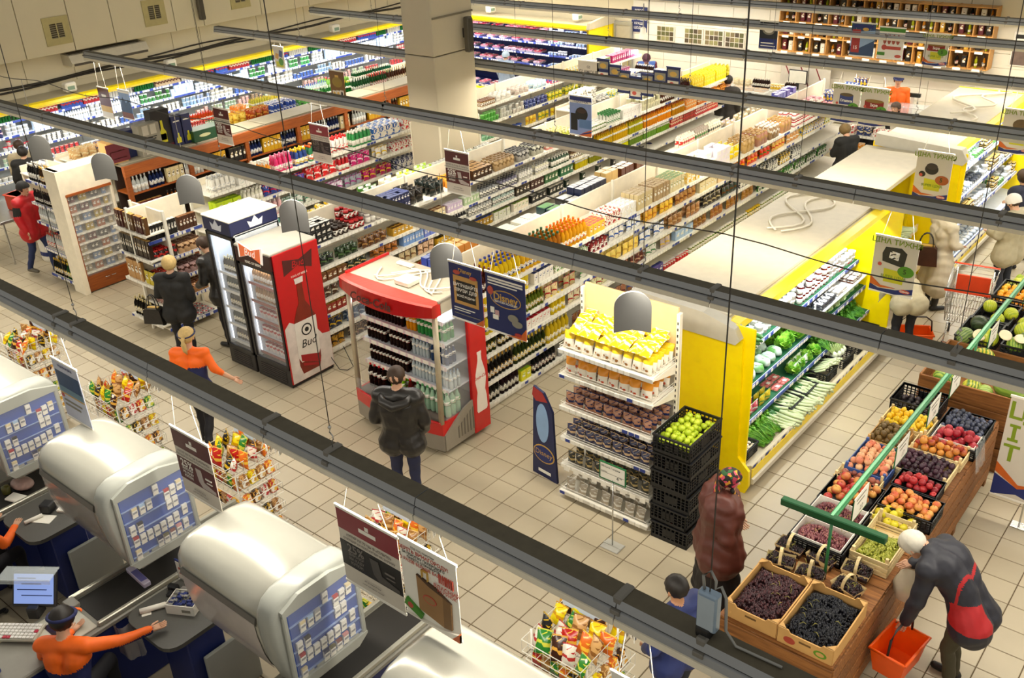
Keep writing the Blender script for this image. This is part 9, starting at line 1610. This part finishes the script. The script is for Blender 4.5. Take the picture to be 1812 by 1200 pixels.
body('person', 'cashier in an orange visor and uniform reaching right across the packing table', (-.72, -4.98, 0), deg(36), 1.68, SIT, [ORJ, BLT, SHOE, SK, NVJ], visor, extra=[(lambda p: (p[:, 2] < .86 + .3 * np.abs(p[:, 0])) & (np.abs(p[:, 0]) < .24), 4), (lambda p: (p[:, 0] > .22) & (p[:, 2] < .99), 4)], vox=.011)
S2 = dict(SIT); S2.update(elR=(.3, .18, .88), wrR=(.2, .42, .9))
body('person', 'cashier cut by the photo edge with one orange sleeve showing', (-2.95, -4.78, 0), deg(20), 1.66, S2, [ORJ, BLT, SHOE, SK, NVJ], visor, extra=[(lambda p: p[:, 2] < .86, 4)])
# 9 man in red
REDJ = CL('red_jacket', '#b8101a', .5)
def beanie(m):
 return lambda t, B, s: (hair_cap(HBR, -.04, .03, .004, -.07)(t, B, s), hair_cap(m, .0, .03, .018, -.01, 'knitted_hat')(t, B, s))
body('person', 'man in a red jacket and dark cap walking by the bottle stand', (-11.2, .02, 0), deg(-70), 1.72, dict(hem=.12, elL=(-.27, .02, 1.14), wrL=(-.2, .2, 1.05), knR=(.1, -.06, .5), anR=(.1, -.24, .12), knL=(-.1, .14, .5), anL=(-.1, .16, .09)), [REDJ, CL('jeans_blue', '#22305a'), mat('shoe_grey', '#5c5648', .5), SK, JB], beanie(JB), coat=.04, extra=[(lambda p: (np.abs(p[:, 0]) > .23) & (p[:, 2] > 1.2) & (p[:, 2] < 1.36), 4)])
body('person', 'shopper in a beige coat at the dairy cooler near the photo edge', (-14.1, 1.38, 0), deg(80), 1.7, dict(hem=.4, wrR=(.1, .3, 1.1), wrL=(-.1, .3, 1.1)), [CL('beige', '#b0a080'), BLT, SHOE, SK], hair_cap(HBR, -.05, .04, .015, -.08), coat=.03)
body('person', 'dark haired shopper in black behind the beige coat', (-13.6, 1.2, 0), deg(60), 1.68, dict(hem=.2), [JB, BLT, SHOE, SK], hair_cap(HBK, -.05, .04, .015, -.08), coat=.03)
# side aisle
WC = CL('white_coat', '#bfb49c', .8)
t, V, B, s = body('person', 'dark haired woman in a long white coat and black boots with a bag', (2.2, 7.35, 0), deg(-40), 1.68, dict(hem=.5, elL=(-.27, .06, 1.16), wrL=(-.16, .22, 1.08), elR=(.26, .05, 1.16), wrR=(.18, .2, 1.1)), [WC, mat('boot_black', '#171310', .35, var=0), SHOE, SK], hair_cap(HBK, -.06, .04, .02, -.1), coat=.035, fold=1.5)
PATCH = mat('patchwork_bag', '#3a1f12', .4, var=.35, scale=7)
bag('brown patchwork handbag on the white coated woman\'s arm', (2.05, 7.12, .78), .3, PATCH, .38, .16, .3, .2, LEA)
body('person', 'shopper bending over in a beige jacket and black trousers', (2.34, 5.62, 0), deg(35), 1.66, dict(pelvis=(0, -.08, .9), waist=(0, .06, .98), chest=(0, .28, .98), neck=(0, .45, .94), head=(0, .56, .86), nose=(0, .6, .75), shL=(-.19, .38, .94), shR=(.19, .38, .94), elL=(-.25, .44, .68), wrL=(-.15, .56, .5), elR=(.25, .44, .68), wrR=(.15, .56, .5), hiL=(-.09, -.06, .88), hiR=(.09, -.06, .88), hem=.04), [CL('beige_jacket', '#a99d7e'), BLT, SHOE, SK], hair_cap(HBR, -.06, .04, .02, -.1), coat=.04)
body('person', 'woman with long brown hair in a navy coat facing the fish cooler', (2.72, 9.5, 0), deg(60), 1.68, dict(hem=.3, elR=(.26, .1, 1.16), wrR=(.15, .32, 1.1)), [CL('navy_coat', '#1c2034'), BLT, SHOE, SK], hair_cap(HBR, -.12, .03, .025, -.2), coat=.035)
body('person', 'person in a white knitted hat and pale hooded jacket', (2.95, 8.2, 0), deg(70), 1.7, dict(hem=.16, head=(0, .06, 1.59), nose=(0, .16, 1.54), elL=(-.27, .06, 1.15), wrL=(-.12, .3, 1.1), elR=(.27, .06, 1.15), wrR=(.14, .3, 1.1)), [CL('pale_jacket', '#b0a688'), CL('dark_jeans'), SHOE, SK], beanie(mat('knit_white', '#e8e2d8', .9, bump=.5)), coat=.045)
body('person', 'short haired man in a black jacket at the edge of the photo', (2.98, 10.1, 0), deg(60), 1.76, dict(hem=.12), [JB, BLT, SHOE, SK2], hair_cap(HBR, -.02, .04, .004, -.05), coat=.04)
# far part of the shop
body('person', 'assistant in orange and navy crouching at the juice shelves', (-5.0, 9.85, -.32), deg(-60), 1.66, dict(pelvis=(0, -.05, .7), waist=(0, .06, .83), chest=(0, .22, .95), neck=(0, .34, 1.06), head=(0, .44, 1.12), nose=(0, .54, 1.06), shL=(-.19, .28, 1.02), shR=(.19, .28, 1.02), elL=(-.24, .44, .84), wrL=(-.14, .6, .8), elR=(.24, .44, .84), wrR=(.14, .6, .8), hiL=(-.1, -.04, .68), hiR=(.1, -.04, .68), knL=(-.14, .34, .72), anL=(-.12, .05, .42), knR=(.14, .34, .72), anR=(.12, .05, .42)), [ORJ, NVJ, SHOE, SK, NVJ], lambda t, B, s: (hair_cap(HBR, -.04, .04, .012, -.07)(t, B, s), hair_cap(NVJ, .035, .045, .018, .03, 'headband')(t, B, s)), extra=[(lambda p: (p[:, 2] < .86) | (p[:, 1] > .38), 4)])
body('person', 'butcher in a blue vest and dark cap by the yellow end wall', (-7.5, 14.5, 0), deg(-150), 1.75, dict(chest=(0, .06, 1.28), neck=(0, .12, 1.44), head=(0, .18, 1.55), nose=(0, .28, 1.5), hem=.25), [CL('vest_blue', '#3c5a98'), BLT, SHOE, SK, CL('dark_red', '#5c1424')], cap_hat(CL('maroon_cap', '#3c1420'), CL('maroon_cap'), HBR), extra=[(lambda p: np.abs(p[:, 0]) > .22, 4)])
body('person', 'man in a dark jacket with his back turned at the deli flyers', (-4.35, 12.9, 0), deg(10), 1.76, dict(hem=.12), [CL('charcoal', '#2c2824'), BLT, SHOE, SK], hair_cap(HBK, -.02, .04, .006, -.05), coat=.04)
body('person', 'girl with long light hair in a black jacket at the low shelves', (-.72, 10.85, 0), deg(60), 1.64, dict(head=(0, .07, 1.58), nose=(0, .15, 1.51), hem=.06, wrL=(-.1, .3, 1.15), wrR=(.12, .3, 1.1), elL=(-.25, .08, 1.16), elR=(.25, .08, 1.16)), [JB, CL('dark_jeans'), SHOE, SK], hair_cap(mat('hair_ash', '#7a6238', .6, var=.15, scale=30), -.12, .03, .022, -.2), coat=.03)
body('person', 'person in grey jeans standing under the blue tin poster', (-.62, 12.0, 0), deg(20), 1.74, dict(hem=.06), [JB, CL('grey_jeans', '#4a4c50'), SHOE, SK], hair_cap(HBR, -.03, .04, .008, -.06), coat=.03)
body('person', 'shop assistant in orange and a navy cap behind the fish counter', (-1.05, 14.25, .12), deg(200), 1.75, {}, [ORJ, NVJ, SHOE, SK], cap_hat(NVJ, NVJ, HBR))
body('person', 'dark ponytailed assistant in navy and orange at the fish counter', (-.5, 12.7, 0), deg(170), 1.68, dict(hem=.2), [NVJ, NVJ, SHOE, SK, ORJ], pony(HBR, None), extra=[(lambda p: (np.abs(p[:, 0]) > .15) & (p[:, 2] > 1.1), 4)])
body('person', 'child size figure in a pale blue knitted hat at the meat cooler', (-11.2, 13.3, 0), deg(0), 1.6, dict(hem=.15), [CL('pale_blue', '#8a9ab0'), BLT, SHOE, SK], beanie(mat('knit_blue', '#a8bcd0', .9, bump=.5)), coat=.04)
# phone-sized metal box clipped on the lamp track in front of the boy
t = thing('signal_box', 'pale blue metal box with looped cables on the lamp track', 'box', (4.3, -3.62, 3.1), 0)
MB().box(-.055, .055, -.03, .03, .06, .3, 0, .01).obj('case', mat('case_blue', '#9ab0c8', .35, .4), t); MB().box(-.05, .03, -.04, .04, -.0, .08, 0, .01).obj('adapter', DARK, t); MB().box(-.045, .045, -.034, -.03, .08, .28).obj('cover', mat('case_light', '#b4c4d4', .3, .3), t)
MB().tube([(-.03, 0, .3), (-.04, 0, .38), (0, 0, .43), (.03, 0, .38), (.03, 0, .33), (.06, 0, .36), (.09, .0, .3), (.1, 0, .1), (.16, .0, .03), (.4, .01, .03)], .008, 6).obj('cable', GREY, t, smooth=1)
bpy.data.scenes.remove(TMP)
